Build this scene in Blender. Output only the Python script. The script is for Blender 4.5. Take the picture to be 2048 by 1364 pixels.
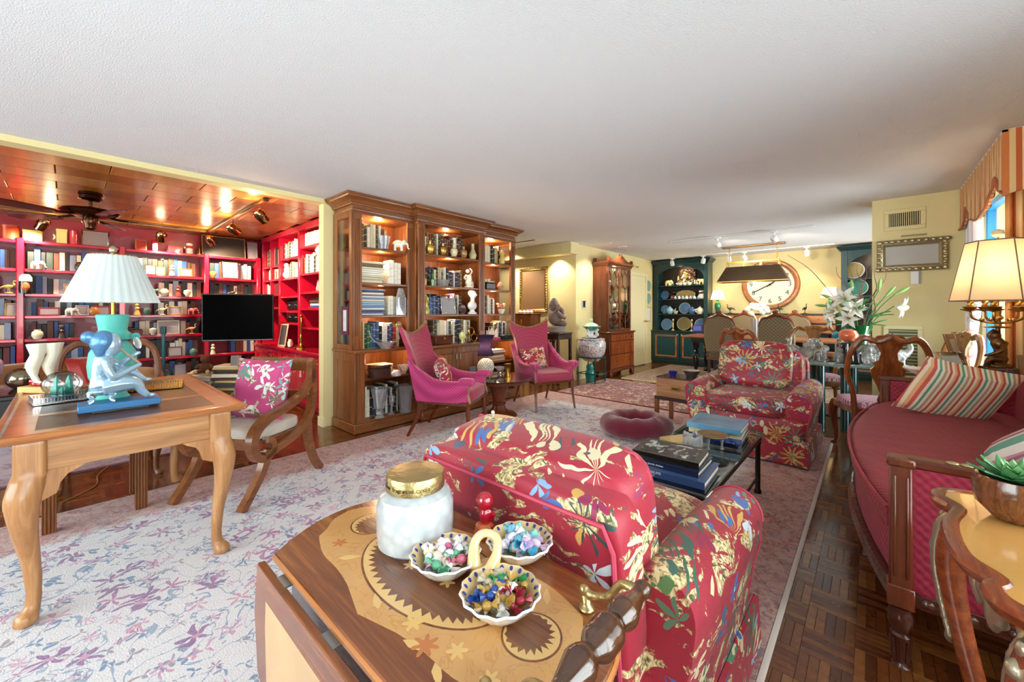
import bpy, bmesh, math, random
from math import sin, cos, pi, radians as R, atan2, sqrt, hypot
from mathutils import Matrix, Vector, noise
for o in list(bpy.data.objects): bpy.data.objects.remove(o)
scene = bpy.context.scene
COL = scene.collection
# ------------------------------------------------------------------ camera
cam = bpy.data.cameras.new('camera'); cam.lens = 14.06; cam.sensor_width = 36; cam.sensor_fit = 'HORIZONTAL'
cam.shift_y = -62/2048; cam.clip_start = 0.05
co = bpy.data.objects.new('camera', cam); COL.objects.link(co)
co.location = (0, 0, 1.26); co.rotation_euler = (R(90), 0, R(42)); scene.camera = co
# ------------------------------------------------------------------ world, daylight, exposure
world = bpy.data.worlds.new('sky'); scene.world = world; world.use_nodes = True
bg = world.node_tree.nodes['Background']; bg.inputs[0].default_value = (.78, .88, 1, 1); bg.inputs[1].default_value = 2.0
vs = scene.view_settings; vs.view_transform = 'Standard'; vs.look = 'None'; vs.gamma = 1; vs.exposure = 1.0
vs.use_curve_mapping = False
scene.cycles.use_denoising = True
scene.cycles.use_adaptive_sampling = True; scene.cycles.adaptive_threshold = .08; scene.cycles.adaptive_min_samples = 12; scene.cycles.light_sampling_threshold = .03
scene.cycles.max_bounces = 7; scene.cycles.diffuse_bounces = 4; scene.cycles.glossy_bounces = 3
scene.cycles.transmission_bounces = 6; scene.cycles.transparent_max_bounces = 10
scene.cycles.caustics_reflective = False; scene.cycles.caustics_refractive = False
scene.cycles.sample_clamp_indirect = 4
def area(name, loc, rot, sx, sy, power, col=(1, 1, 1)):
    l = bpy.data.lights.new(name, 'AREA'); l.shape = 'RECTANGLE'; l.size = sx; l.size_y = sy; l.energy = power; l.color = col
    o = bpy.data.objects.new(name, l); COL.objects.link(o); o.location = loc; o.rotation_euler = rot; return o
def point(name, loc, power, col=(1, .78, .5), r=.04, parent=None):
    l = bpy.data.lights.new(name, 'POINT'); l.energy = power; l.color = col; l.shadow_soft_size = r
    o = bpy.data.objects.new(name, l); COL.objects.link(o); o.location = loc
    if parent: o.parent = parent
    return o
def spot(name, loc, to, power, col=(1, .86, .66), ang=70, r=.04, blend=.6):
    l = bpy.data.lights.new(name, 'SPOT'); l.energy = power; l.color = col; l.shadow_soft_size = r; l.spot_size = R(ang); l.spot_blend = blend
    o = bpy.data.objects.new(name, l); COL.objects.link(o); o.location = loc
    d = Vector(to) - Vector(loc); o.rotation_euler = d.to_track_quat('-Z', 'Y').to_euler(); return o
WARM = (1, .74, .45); DAY = (.93, .97, 1)
# daylight by the right-hand windows and assumed rear ones; the dining source is added
area('daylight_right_window', (1.3, .3, 1.25), (0, R(90), 0), 1.9, 4.6, 105, DAY)
area('daylight_far_window', (1.0, 5.4, 1.3), (0, R(90), 0), 1.9, .85, 50, DAY)
area('added_dining_daylight', (.86, 8.0, 1.3), (0, R(90), 0), 1.9, 2.6, 85, DAY)  # lamp of an unseen window, added to brighten the dining end
area('daylight_rear_windows', (-3.5, -3.25, 1.35), (R(-90), 0, R(180)), 6.8, 2.0, 190, DAY)
# ------------------------------------------------------------------ helpers: mesh building
def V(*a): return Vector(a)
class MB:
    def __init__(s): s.v = []; s.f = []; s.m = []; s.c = 0; s.T = Matrix.Identity(4)
    def at(s, loc=(0, 0, 0), rz=0, rx=0, ry=0, sc=1):
        s.T = Matrix.Translation(loc) @ Matrix.Rotation(rz, 4, 'Z') @ Matrix.Rotation(ry, 4, 'Y') @ Matrix.Rotation(rx, 4, 'X') @ Matrix.Scale(sc, 4); return s
    def add(s, vs, fs):
        b = len(s.v)
        for p in vs: s.v.append(s.T @ Vector(p))
        for f in fs: s.f.append([b+i for i in f]); s.m.append(s.c)
        return s
    def mi(s, i): s.c = i; return s
    def box(s, c, z, b=0):
        x, y, w = c; a, d, h = z[0]/2, z[1]/2, z[2]/2
        if b <= 0:
            vs = [(x+i*a, y+j*d, w+k*h) for i in (-1, 1) for j in (-1, 1) for k in (-1, 1)]
            return s.add(vs, [(0, 1, 3, 2), (4, 6, 7, 5), (0, 4, 5, 1), (2, 3, 7, 6), (0, 2, 6, 4), (1, 5, 7, 3)])
        b = min(b, a*.99, d*.99, h*.99); vs = []; ix = {}
        for i in (-1, 1):
            for j in (-1, 1):
                for k in (-1, 1):
                    for ax in range(3):
                        q = [a, d, h]; r = [t-b for t in q]; r[ax] = q[ax]
                        ix[(i, j, k, ax)] = len(vs); vs.append((x+i*r[0], y+j*r[1], w+k*r[2]))
        F = []
        for sg in (-1, 1):
            F.append([ix[(sg, j, k, 0)] for j, k in ((-1, -1), (1, -1), (1, 1), (-1, 1))][::sg])
            F.append([ix[(i, sg, k, 1)] for i, k in ((-1, -1), (1, -1), (1, 1), (-1, 1))][::-sg])
            F.append([ix[(i, j, sg, 2)] for i, j in ((-1, -1), (1, -1), (1, 1), (-1, 1))][::sg])
        for i in (-1, 1):
            for j in (-1, 1):
                F.append([ix[(i, j, -1, 0)], ix[(i, j, 1, 0)], ix[(i, j, 1, 1)], ix[(i, j, -1, 1)]][::-i*j])
                F.append([ix[(i, -1, j, 0)], ix[(i, 1, j, 0)], ix[(i, 1, j, 2)], ix[(i, -1, j, 2)]][::i*j])
                F.append([ix[(-1, i, j, 1)], ix[(1, i, j, 1)], ix[(1, i, j, 2)], ix[(-1, i, j, 2)]][::-i*j])
                for k in (-1, 1): F.append([ix[(i, j, k, q)] for q in range(3)][::i*j*k])
        return s.add(vs, F)
    def bb(s, x0, x1, y0, y1, z0, z1, b=0): return s.box(((x0+x1)/2, (y0+y1)/2, (z0+z1)/2), (abs(x1-x0), abs(y1-y0), abs(z1-z0)), b)
    def grid(s, fn, nu, nv, cu=False, cv=False):
        vs = [fn(i/nu, j/nv) for i in range(nu+(0 if cu else 1)) for j in range(nv+(0 if cv else 1))]
        U = nu if cu else nu+1; W = nv if cv else nv+1; F = []
        for i in range(nu):
            for j in range(nv):
                a, b = i % U, (i+1) % U; c, d = j % W, (j+1) % W
                F.append((a*W+c, b*W+c, b*W+d, a*W+d))
        return s.add(vs, F)
    def lathe(s, prof, c=(0, 0, 0), n=16, sx=1, sy=1):
        vs = []; F = []; N = len(prof)
        for r, z in prof:
            for i in range(n): vs.append((c[0]+r*sx*cos(2*pi*i/n), c[1]+r*sy*sin(2*pi*i/n), c[2]+z))
        for k in range(N-1):
            for i in range(n): j = (i+1) % n; F.append((k*n+i, k*n+j, k*n+n+j, k*n+n+i))
        if prof[0][0] > 1e-5: F.append(list(range(n))[::-1])
        if prof[-1][0] > 1e-5: F.append([(N-1)*n+i for i in range(n)])
        return s.add(vs, F)
    def cyl(s, a, b, r0, r1=None, n=12): return s.tube([a, b], [r0, r0 if r1 is None else r1], n)
    def tube(s, pts, r, n=8, closed=False, flat=1):
        pts = [Vector(p) for p in pts]; N = len(pts)
        rs = list(r) if isinstance(r, (list, tuple)) else [r]*N
        vs = []; F = []; up = None
        for k in range(N):
            if closed: t = pts[(k+1) % N]-pts[k-1]
            else: t = pts[min(k+1, N-1)]-pts[max(k-1, 0)]
            if t.length < 1e-9: t = Vector((0, 0, 1))
            t.normalize()
            if up is None:
                up = Vector((0, 0, 1)) if abs(t.z) < .9 else Vector((1, 0, 0))
            a = t.cross(up)
            if a.length < 1e-6: a = t.cross(Vector((0, 1, 0)))
            a.normalize(); b = a.cross(t).normalized(); up = b
            for i in range(n):
                q = 2*pi*i/n; vs.append(pts[k]+a*(cos(q)*rs[k])+b*(sin(q)*rs[k]*flat))
        for k in range(N if closed else N-1):
            k2 = (k+1) % N
            for i in range(n): j = (i+1) % n; F.append((k*n+i, k2*n+i, k2*n+j, k*n+j))
        if not closed: F.append(list(range(n))); F.append([(N-1)*n+i for i in range(n)][::-1])
        return s.add(vs, [f[::-1] for f in F])
    def ball(s, c, r, n=14, m=9):
        if not isinstance(r, (tuple, list)): r = (r, r, r)
        pr = [(max(1e-6, sin(pi*k/m)), -cos(pi*k/m)) for k in range(m+1)]
        vs = []; F = []
        vs.append((c[0], c[1], c[2]-r[2]))
        for k in range(1, m):
            for i in range(n): vs.append((c[0]+r[0]*pr[k][0]*cos(2*pi*i/n), c[1]+r[1]*pr[k][0]*sin(2*pi*i/n), c[2]+r[2]*pr[k][1]))
        vs.append((c[0], c[1], c[2]+r[2])); L = len(vs)-1
        for i in range(n):
            j = (i+1) % n; F.append((0, 1+j, 1+i)); F.append((L, L-n+i, L-n+j))
            for k in range(m-2): F.append((1+k*n+i, 1+k*n+j, 1+k*n+n+j, 1+k*n+n+i))
        return s.add(vs, F)
    def soft(s, c, z, e=.35, nu=20, nv=12, fn=None):
        """superellipsoid: an upholstered block with rounded edges"""
        def pw(t, e): return math.copysign(abs(t)**e, t)
        def P(u, v):
            th = -pi+2*pi*u; ph = -pi/2+pi*v
            p = Vector((z[0]/2*pw(cos(ph), e)*pw(cos(th), e), z[1]/2*pw(cos(ph), e)*pw(sin(th), e), z[2]/2*pw(sin(ph), e)))
            if fn: p = Vector(fn(p))
            return (c[0]+p.x, c[1]+p.y, c[2]+p.z)
        return s.grid(P, nu, nv, cu=True)
    def prism(s, poly, z0, z1, b=0, hole=None):
        if area2(poly) < 0: poly = poly[::-1]
        n = len(poly)
        if b > 0:
            ins = inset(poly, b); vs = [(x, y, z0) for x, y in ins]+[(x, y, z0+b) for x, y in poly]+[(x, y, z1-b) for x, y in poly]+[(x, y, z1) for x, y in ins]; L = 4
        else: vs = [(x, y, z0) for x, y in poly]+[(x, y, z1) for x, y in poly]; L = 2
        F = [list(range(n))[::-1], [(L-1)*n+i for i in range(n)]]
        for k in range(L-1):
            for i in range(n): j = (i+1) % n; F.append((k*n+i, k*n+j, k*n+n+j, k*n+n+i))
        return s.add(vs, F)
    def mold(s, path, prof, closed=False):
        """sweep profile (outward offset, z) along a 2D path, mitred; outward = right of travel"""
        n = len(path); k = len(prof); vs = []; F = []
        P2 = [Vector((p[0], p[1])) for p in path]; z = [(p[2] if len(p) > 2 else 0) for p in path]
        for i in range(n):
            if closed: a = (P2[i]-P2[i-1]).normalized(); b = (P2[(i+1) % n]-P2[i]).normalized()
            else:
                a = (P2[i]-P2[i-1]).normalized() if i else None; b = (P2[i+1]-P2[i]).normalized() if i < n-1 else None
                a = a or b; b = b or a
            na = Vector((a.y, -a.x)); nb = Vector((b.y, -b.x)); m = na+nb
            m = m/max(.3, m.length_squared)*2 if m.length > 1e-6 else na
            for o, h in prof: vs.append((P2[i].x+m.x*o, P2[i].y+m.y*o, z[i]+h))
        for i in range(n if closed else n-1):
            i2 = (i+1) % n
            for j in range(k-1): F.append((i*k+j, i2*k+j, i2*k+j+1, i*k+j+1))
        if not closed: F.append([j for j in range(k)]); F.append([(n-1)*k+j for j in range(k)][::-1])
        return s.add(vs, F)
    def pillow(s, c, w, h, t, n=10, pinch=.06):
        """square cushion lying in local XZ, thickness along Y"""
        def P(sg):
            def f(u, v):
                a, b = 2*u-1, 2*v-1
                d = max(0, (1-a**4)*(1-b**4))**.5
                k = 1-pinch*(1-abs(a)**2)*(abs(b)**3); k2 = 1-pinch*(1-abs(b)**2)*(abs(a)**3)
                return (c[0]+w/2*a*k2, c[1]+sg*t/2*d, c[2]+h/2*b*k)
            return f
        s.grid(P(-1), n, n); s.grid(lambda u, v: P(1)(1-u, v), n, n); return s
    def build(s, name, mat, parent=None, smooth=40, loc=None, rz=0, flip=False):
        me = bpy.data.meshes.new(name); me.from_pydata([tuple(p) for p in s.v], [], s.f)
        mats = mat if isinstance(mat, (list, tuple)) else [mat]
        for m in mats: me.materials.append(m)
        if len(mats) > 1: me.polygons.foreach_set('material_index', s.m)
        bm = bmesh.new(); bm.from_mesh(me); bmesh.ops.remove_doubles(bm, verts=bm.verts, dist=1e-6)
        bmesh.ops.recalc_face_normals(bm, faces=bm.faces); bm.to_mesh(me); bm.free()
        if smooth:
            me.shade_smooth(); me.set_sharp_from_angle(angle=R(smooth))
        o = bpy.data.objects.new(name, me); COL.objects.link(o)
        if parent: o.parent = parent
        if loc is not None: o.location = loc
        if rz: o.rotation_euler = (0, 0, rz)
        return o
def area2(p): return sum(p[i-1][0]*p[i][1]-p[i][0]*p[i-1][1] for i in range(len(p)))
def inset(poly, b):
    n = len(poly); out = []
    for i in range(n):
        p = Vector(poly[i]); a = (p-Vector(poly[i-1])).normalized(); c = (Vector(poly[(i+1) % n])-p).normalized()
        m = Vector((-a.y-c.y, a.x+c.x)); m = m/max(.5, m.length_squared)*2
        out.append((p.x+m.x*b, p.y+m.y*b))
    return out
def circ(cx, cy, r, n=24, r2=None, a0=0): return [(cx+r*cos(a0+2*pi*i/n), cy+(r2 or r)*sin(a0+2*pi*i/n)) for i in range(n)]
def bez(pts, n=12):
    """Catmull-Rom through the points"""
    P = [Vector(p) for p in pts]; P = [2*P[0]-P[1]]+P+[2*P[-1]-P[-2]]; out = []
    for i in range(1, len(P)-2):
        for k in range(n):
            t = k/n; a, b, c, d = P[i-1:i+3]
            out.append(.5*((2*b)+(c-a)*t+(2*a-5*b+4*c-d)*t*t+(3*b-a-3*c+d)*t**3))
    out.append(P[-2]); return out
def lerps(rs, n):
    out = []
    for i in range(n):
        t = i/(n-1)*(len(rs)-1); k = min(int(t), len(rs)-2); out.append(rs[k]+(rs[k+1]-rs[k])*(t-k))
    return out
def face(fx, fy): return atan2(-fx, fy)
def tag(o, label, cat, group=None):
    o['label'] = label; o['category'] = cat
    if group: o['group'] = group
    return o
def struct(o): o['kind'] = 'structure'; return o
def thing(name, label, cat, loc=(0, 0, 0), rz=0, group=None):
    o = bpy.data.objects.new(name, None); COL.objects.link(o); o.location = loc; o.rotation_euler = (0, 0, rz); o.empty_display_size = .05
    return tag(o, label, cat, group)
KIDS = {}
def dup(root, loc, rz, label, group=None):
    def cp(o, par):
        c = o.copy(); COL.objects.link(c)
        if par: c.parent = par
        for ch in [x for x in ALLOBJ() if x.parent == o]: cp(ch, c)
        return c
    ALLOBJ.cache = list(bpy.data.objects)
    r = cp(root, None); r.location = loc; r.rotation_euler = (0, 0, rz); r['label'] = label
    if group: r['group'] = group
    return r
def ALLOBJ(): return ALLOBJ.cache
def text(name, body, size, mat, parent, loc, rot, depth=.0004, align='LEFT', font_sx=1):
    cu = bpy.data.curves.new(name, 'FONT'); cu.body = body; cu.size = size; cu.extrude = depth; cu.align_x = align; cu.align_y = 'CENTER'; cu.resolution_u = 3
    t = bpy.data.objects.new('tmp', cu); COL.objects.link(t); dg = bpy.context.evaluated_depsgraph_get()
    me = bpy.data.meshes.new_from_object(t.evaluated_get(dg)); bpy.data.objects.remove(t); me.name = name
    me.materials.clear(); me.materials.append(mat)
    o = bpy.data.objects.new(name, me); COL.objects.link(o); o.parent = parent; o.location = loc; o.rotation_euler = rot; o.scale = (font_sx, 1, 1); return o
# ------------------------------------------------------------------ helpers: materials
def srgb(h):
    if isinstance(h, str):
        c = [int(h[i:i+2], 16)/255 for i in (0, 2, 4)]
        return tuple((x/12.92 if x < .04045 else ((x+.055)/1.055)**2.4) for x in c)+(1,)
    return tuple(h)+(1,) if len(h) == 3 else h
class NT:
    def __init__(s, name):
        s.m = bpy.data.materials.new(name); s.m.use_nodes = True; s.t = s.m.node_tree; s.b = s.t.nodes['Principled BSDF']; s.out = s.t.nodes['Material Output']
    def n(s, typ, **kw):
        nd = s.t.nodes.new(typ)
        for k, v in kw.items():
            if k in nd.inputs and k not in ('operation', 'type'): s.set(nd.inputs[k], v)
            else: setattr(nd, k, v)
        return nd
    def set(s, inp, v):
        if isinstance(v, bpy.types.NodeSocket): s.t.links.new(v, inp)
        else: inp.default_value = v
    def math(s, op, a, b=0, c=None, clamp=False):
        nd = s.t.nodes.new('ShaderNodeMath'); nd.operation = op; nd.use_clamp = clamp; s.set(nd.inputs[0], a); s.set(nd.inputs[1], b)
        if c is not None: s.set(nd.inputs[2], c)
        return nd.outputs[0]
    def vmath(s, op, a, b=(0, 0, 0)):
        nd = s.t.nodes.new('ShaderNodeVectorMath'); nd.operation = op; s.set(nd.inputs[0], a); s.set(nd.inputs[1], b); return nd.outputs[0]
    def obj(s): return s.n('ShaderNodeTexCoord').outputs['Object']
    def map(s, v, scale=(1, 1, 1), rot=(0, 0, 0), loc=(0, 0, 0)):
        nd = s.n('ShaderNodeMapping'); s.set(nd.inputs['Vector'], v); nd.inputs['Scale'].default_value = scale; nd.inputs['Rotation'].default_value = rot; nd.inputs['Location'].default_value = loc; return nd.outputs[0]
    def noise(s, v, sc=5, det=4, rough=.5, dist=0, col=False):
        nd = s.n('ShaderNodeTexNoise'); s.set(nd.inputs['Vector'], v); nd.inputs['Scale'].default_value = sc; nd.inputs['Detail'].default_value = det; nd.inputs['Roughness'].default_value = rough; nd.inputs['Distortion'].default_value = dist
        return nd.outputs['Color' if col else 'Fac']
    def vor(s, v, sc=5, feat='F1', rnd=1):
        nd = s.n('ShaderNodeTexVoronoi'); nd.feature = feat; s.set(nd.inputs['Vector'], v); nd.inputs['Scale'].default_value = sc; nd.inputs['Randomness'].default_value = rnd; return nd
    def ramp(s, f, stops, interp='LINEAR'):
        nd = s.n('ShaderNodeValToRGB'); s.set(nd.inputs[0], f); cr = nd.color_ramp; cr.interpolation = interp
        while len(cr.elements) < len(stops): cr.elements.new(.5)
        for e, (p, c) in zip(cr.elements, stops): e.position = p; e.color = srgb(c)
        return nd.outputs[0]
    def mix(s, f, a, b, typ='MIX'):
        nd = s.n('ShaderNodeMix'); nd.data_type = 'RGBA'; nd.blend_type = typ; nd.clamp_factor = True
        s.set(nd.inputs[0], f); s.set(nd.inputs[6], srgb(a) if isinstance(a, (str, tuple)) else a); s.set(nd.inputs[7], srgb(b) if isinstance(b, (str, tuple)) else b); return nd.outputs[2]
    def sep(s, v): return s.n('ShaderNodeSeparateXYZ', Vector=v).outputs
    def bump(s, h, st=.3, d=.01):
        nd = s.n('ShaderNodeBump'); s.set(nd.inputs['Height'], h); nd.inputs['Strength'].default_value = st; nd.inputs['Distance'].default_value = d; s.t.links.new(nd.outputs[0], s.b.inputs['Normal'])
    def fin(s, color=None, rough=None, **kw):
        if color is not None: s.set(s.b.inputs['Base Color'], srgb(color) if isinstance(color, (str, tuple)) else color)
        if rough is not None: s.set(s.b.inputs['Roughness'], rough)
        for k, v in kw.items(): s.set(s.b.inputs[k.replace('_', ' ')], v)
        return s.m
def plain(name, col, rough=.5, metal=0, coat=0, var=0, bump=0, bs=60, **kw):
    m = NT(name); c = srgb(col)
    if var or bump:
        o = m.obj()
        if var: c = m.mix(m.noise(o, 9, 3), tuple(x*(1-var) for x in c[:3]), tuple(min(1, x*(1+var)) for x in c[:3]))
        if bump: m.bump(m.noise(o, bs, 3), bump, .004)
    return m.fin(c, rough, Metallic=metal, Coat_Weight=coat, **kw)
def wood(name, c1, c2, ax=0, sc=1, rough=.32, coat=.25, c3=None, rings=0.):
    m = NT(name); o = m.obj(); s = [14*sc]*3; s[ax] = 1.1*sc
    v = m.map(o, s); f = m.noise(v, 1.6, 6, .6, 1.2); g = m.noise(m.map(o, [60*sc if i != ax else 2*sc for i in range(3)]), 2, 2)
    f = m.math('ADD', m.math('MULTIPLY', f, .8), m.math('MULTIPLY', g, .2))
    c = m.ramp(f, [(.3, c1), (.68, c2)] if c3 is None else [(.28, c1), (.5, c3), (.72, c2)])
    m.bump(g, .08, .002); return m.fin(c, rough, Coat_Weight=coat, Coat_Roughness=.15)
def thin_glass(name, tint=(1, 1, 1), refl=.12):
    m = NT(name); t = m.n('ShaderNodeBsdfTransparent'); t.inputs[0].default_value = srgb(tint); g = m.n('ShaderNodeBsdfGlossy'); g.inputs['Roughness'].default_value = .02
    lw = m.n('ShaderNodeLayerWeight'); lw.inputs[0].default_value = .35; f = m.math('ADD', m.math('MULTIPLY', lw.outputs['Fresnel'], .7), refl*.5, clamp=True)
    mx = m.n('ShaderNodeMixShader'); m.t.links.new(f, mx.inputs[0]); m.t.links.new(t.outputs[0], mx.inputs[1]); m.t.links.new(g.outputs[0], mx.inputs[2]); m.t.links.new(mx.outputs[0], m.out.inputs[0]); return m.m
def shade_mat(name, col, tr=.45):
    m = NT(name); d = m.n('ShaderNodeBsdfDiffuse'); d.inputs[0].default_value = srgb(col); t = m.n('ShaderNodeBsdfTranslucent'); t.inputs[0].default_value = srgb(col)
    mx = m.n('ShaderNodeMixShader'); mx.inputs[0].default_value = tr; m.t.links.new(d.outputs[0], mx.inputs[1]); m.t.links.new(t.outputs[0], mx.inputs[2]); m.t.links.new(mx.outputs[0], m.out.inputs[0]); return m.m
def emit(name, col, st):
    return NT(name).fin(col, .5, Emission_Color=srgb(col), Emission_Strength=st)
def glass(name, col=(1, 1, 1), rough=.02, ior=1.5): return NT(name).fin(col, rough, Transmission_Weight=1, IOR=ior)
# ------------------------------------------------------------------ material library
def motif(m, P, sc, n, rad, keep, stops, amp=.45, ax=(1, .6, 1)):
    """petalled motifs scattered by Voronoi cells: returns (mask, colour)"""
    v = m.vor(P, sc); off = m.vmath('SUBTRACT', P, v.outputs['Position']); x, y, z = m.sep(off)[:3]
    a = m.math('ARCTAN2', m.math('MULTIPLY', z, ax[2]) if ax[2] else y, m.math('ADD', x, m.math('MULTIPLY', y, ax[1] if ax[2] else 0)))
    rnd = m.sep(v.outputs['Color'])
    pet = m.math('COSINE', m.math('ADD', m.math('MULTIPLY', a, n), m.math('MULTIPLY', rnd[0], 6.28)))
    lim = m.math('MULTIPLY', m.math('ADD', m.math('MULTIPLY', pet, amp), 1-amp), rad)
    d = m.math('SUBTRACT', lim, v.outputs['Distance']); mask = m.math('MULTIPLY', d, 60, clamp=True)
    mask = m.math('MULTIPLY', mask, m.math('GREATER_THAN', rnd[1], 1-keep))
    core = m.math('MULTIPLY', m.math('SUBTRACT', v.outputs['Distance'], rad*.22), 40, clamp=True)
    col = m.ramp(m.math('FRACT', m.math('ADD', m.math('MULTIPLY', rnd[2], 1.0), m.math('MULTIPLY', core, .13))), stops, 'CONSTANT')
    return mask, col
def chintz(name, base='96142a'):
    m = NT(name); o = m.obj(); w = m.noise(o, 7, 2, .5, 0, True)
    P = m.vmath('ADD', o, m.vmath('MULTIPLY', m.vmath('SUBTRACT', w, (.5, .5, .5)), (.07, .07, .07)))
    c = m.mix(m.noise(o, 3, 2), base, 'a41c32')
    # tan landscape islands with dark drawing in them
    isl = m.noise(m.map(P, (1, 1, 1.9)), 6.5, 5, .62, .8); im = m.math('MULTIPLY', m.math('SUBTRACT', isl, .545), 45, clamp=True)
    draw = m.noise(P, 55, 2, .5, 1.5); tan = m.ramp(draw, [(.36, '3d4a33'), (.43, '8d7a4c'), (.5, 'c9ad76'), (.62, 'e6d6a8')])
    c = m.mix(im, c, tan)
    mk, cl = motif(m, m.map(P, (1, 1, 1)), 6.2, 11, .58, .7, [(0, '2d5a4c'), (.25, 'e2d5a6'), (.45, '4f7d62'), (.62, 'c8a04e'), (.8, '223f3c')], .6); c = m.mix(mk, c, cl)
    mk, cl = motif(m, m.map(P, (1, 1, 1), loc=(.31, .17, .4)), 10.5, 5, .52, .55, [(0, 'c8d0d8'), (.22, '3e63a0'), (.45, 'd8c498'), (.62, '7fa6cf'), (.78, '8c1848'), (.88, '56755a')], .35); c = m.mix(mk, c, cl)
    mk, cl = motif(m, m.map(P, (1, 1, .55), loc=(.7, .2, .1)), 9, 2, .36, .55, [(0, '35506e'), (.3, 'd8c8a0'), (.6, 'c89a4a'), (.8, '5a7f4e')], .5); c = m.mix(mk, c, cl)
    m.bump(m.noise(o, 240, 2), .12, .002)
    return m.fin(c, .5, Sheen_Weight=.15)
def dotted(name, c1, c2, s=95):
    m = NT(name); x, y, z = m.sep(m.obj())[:3]; k = m.math('ADD', x, y); k2 = m.math('SUBTRACT', x, y)
    f = m.math('MULTIPLY', m.math('SINE', m.math('MULTIPLY', m.math('ADD', k, z), s)), m.math('SINE', m.math('MULTIPLY', m.math('SUBTRACT', k2, z), s)))
    f = m.math('MULTIPLY', m.math('ADD', f, .1), 2.2, clamp=True); m.bump(f, .2, .003); return m.fin(m.mix(f, c1, c2), .6, Sheen_Weight=.3)
def weave(name, c1, c2, s=150, b=.5):
    m = NT(name); x, y, z = m.sep(m.obj())[:3]
    a = m.math('SINE', m.math('MULTIPLY', m.math('ADD', x, y), s)); d = m.math('SINE', m.math('MULTIPLY', m.math('ADD', z, m.math('MULTIPLY', y, .6)), s))
    f = m.math('ADD', m.math('MULTIPLY', m.math('MULTIPLY', a, d), .5), .5); n = m.noise(m.obj(), 4, 2); m.bump(f, b, .003)
    return m.fin(m.mix(m.math('ADD', m.math('MULTIPLY', f, .6), m.math('MULTIPLY', n, .4)), c1, c2), .65, Sheen_Weight=.06)
def stripes(name, cols, period, ax=0, rough=.7, wob=0, bump=.2):
    m = NT(name); o = m.obj(); c = m.sep(o)[ax]
    if ax == 3: pass
    if wob: c = m.math('ADD', c, m.math('MULTIPLY', m.noise(o, 30, 1), wob))
    f = m.math('FRACT', m.math('DIVIDE', c, period)); n = len(cols); m.bump(m.noise(o, 300, 2), bump, .002)
    return m.fin(m.ramp(f, [(i/n, q) for i, q in enumerate(cols)], 'CONSTANT'), rough)
def diag_stripes(name, cols, period):
    m = NT(name); o = m.obj(); x, y, z = m.sep(o)[:3]; f = m.math('FRACT', m.math('DIVIDE', m.math('ADD', x, y), period)); n = len(cols)
    return m.fin(m.ramp(f, [(i/n, q) for i, q in enumerate(cols)], 'CONSTANT'), .7)
def diamonds(name, c1, c2, c3, s=.05, swap=False):
    m = NT(name); x, y, z = m.sep(m.obj())[:3]; h = m.math('ADD', x, 0); k = y if swap else z
    def tri(q): return m.math('ABSOLUTE', m.math('SUBTRACT', m.math('FRACT', m.math('DIVIDE', q, s)), .5))
    a = tri(m.math('ADD', h, k)); b = tri(m.math('SUBTRACT', h, k)); e = m.math('MAXIMUM', a, b); lo = m.math('MINIMUM', a, b)
    c = m.mix(m.math('GREATER_THAN', e, .4), c1, c2); c = m.mix(m.math('LESS_THAN', m.math('MAXIMUM', a, b), .16), c, c3); return m.fin(c, .75)
def rugmat(name, x0, x1, y0, y1, ground, flowers, leaves, border, bw, fsc=5.5):
    m = NT(name); o = m.obj(); w = m.noise(o, 9, 2, .5, 0, True); P = m.vmath('ADD', o, m.vmath('MULTIPLY', m.vmath('SUBTRACT', w, (.5, .5, .5)), (.12, .12, .12)))
    P = m.vmath('MULTIPLY', P, (1, 1, 0)); c = m.mix(m.noise(o, 60, 3), ground[0], ground[1])
    st = m.math('ABSOLUTE', m.math('SUBTRACT', m.noise(o, 5.5, 3, .5, 1.2), .5)); c = m.mix(m.math('MULTIPLY', m.math('LESS_THAN', st, .012), .7), c, leaves[0])
    mk, cl = motif(m, m.map(P, (1, 1, 1), loc=(.3, .6, 0)), fsc*1.9, 3, .46, .62, [(i/len(leaves), q) for i, q in enumerate(leaves)], .5, (1, 0, 0)); c = m.mix(m.math('MULTIPLY', mk, .95), c, cl)
    mk, cl = motif(m, P, fsc, 5, .45, .85, [(i/len(flowers), q) for i, q in enumerate(flowers)], .4, (1, 0, 0)); c = m.mix(m.math('MULTIPLY', mk, .85), c, cl)
    mk, cl = motif(m, m.map(P, (1, 1, 1), loc=(.9, .2, 0)), fsc*1.45, 6, .38, .7, [(i/len(flowers), q) for i, q in enumerate(flowers[::-1])], .5, (1, 0, 0)); c = m.mix(m.math('MULTIPLY', mk, .7), c, cl)
    x, y, z = m.sep(o)[:3]
    e = m.math('MINIMUM', m.math('MINIMUM', m.math('SUBTRACT', x, x0), m.math('SUBTRACT', x1, x)), m.math('MINIMUM', m.math('SUBTRACT', y, y0), m.math('SUBTRACT', y1, y)))
    e = m.math('ADD', e, m.math('MULTIPLY', m.math('SUBTRACT', m.noise(o, 11, 4, .65), .5), .28)); bm_ = m.math('MULTIPLY', m.math('SUBTRACT', bw, e), 9, clamp=True)
    bc = m.ramp(m.noise(o, 22, 4, .65, .8), [(.36, border[0]), (.45, border[1]), (.54, border[2]), (.66, border[3])]); c = m.mix(m.math('MULTIPLY', bm_, .74), c, bc)
    m.bump(m.noise(o, 160, 3), .5, .006); return m.fin(c, .95, Sheen_Weight=.2)
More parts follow.
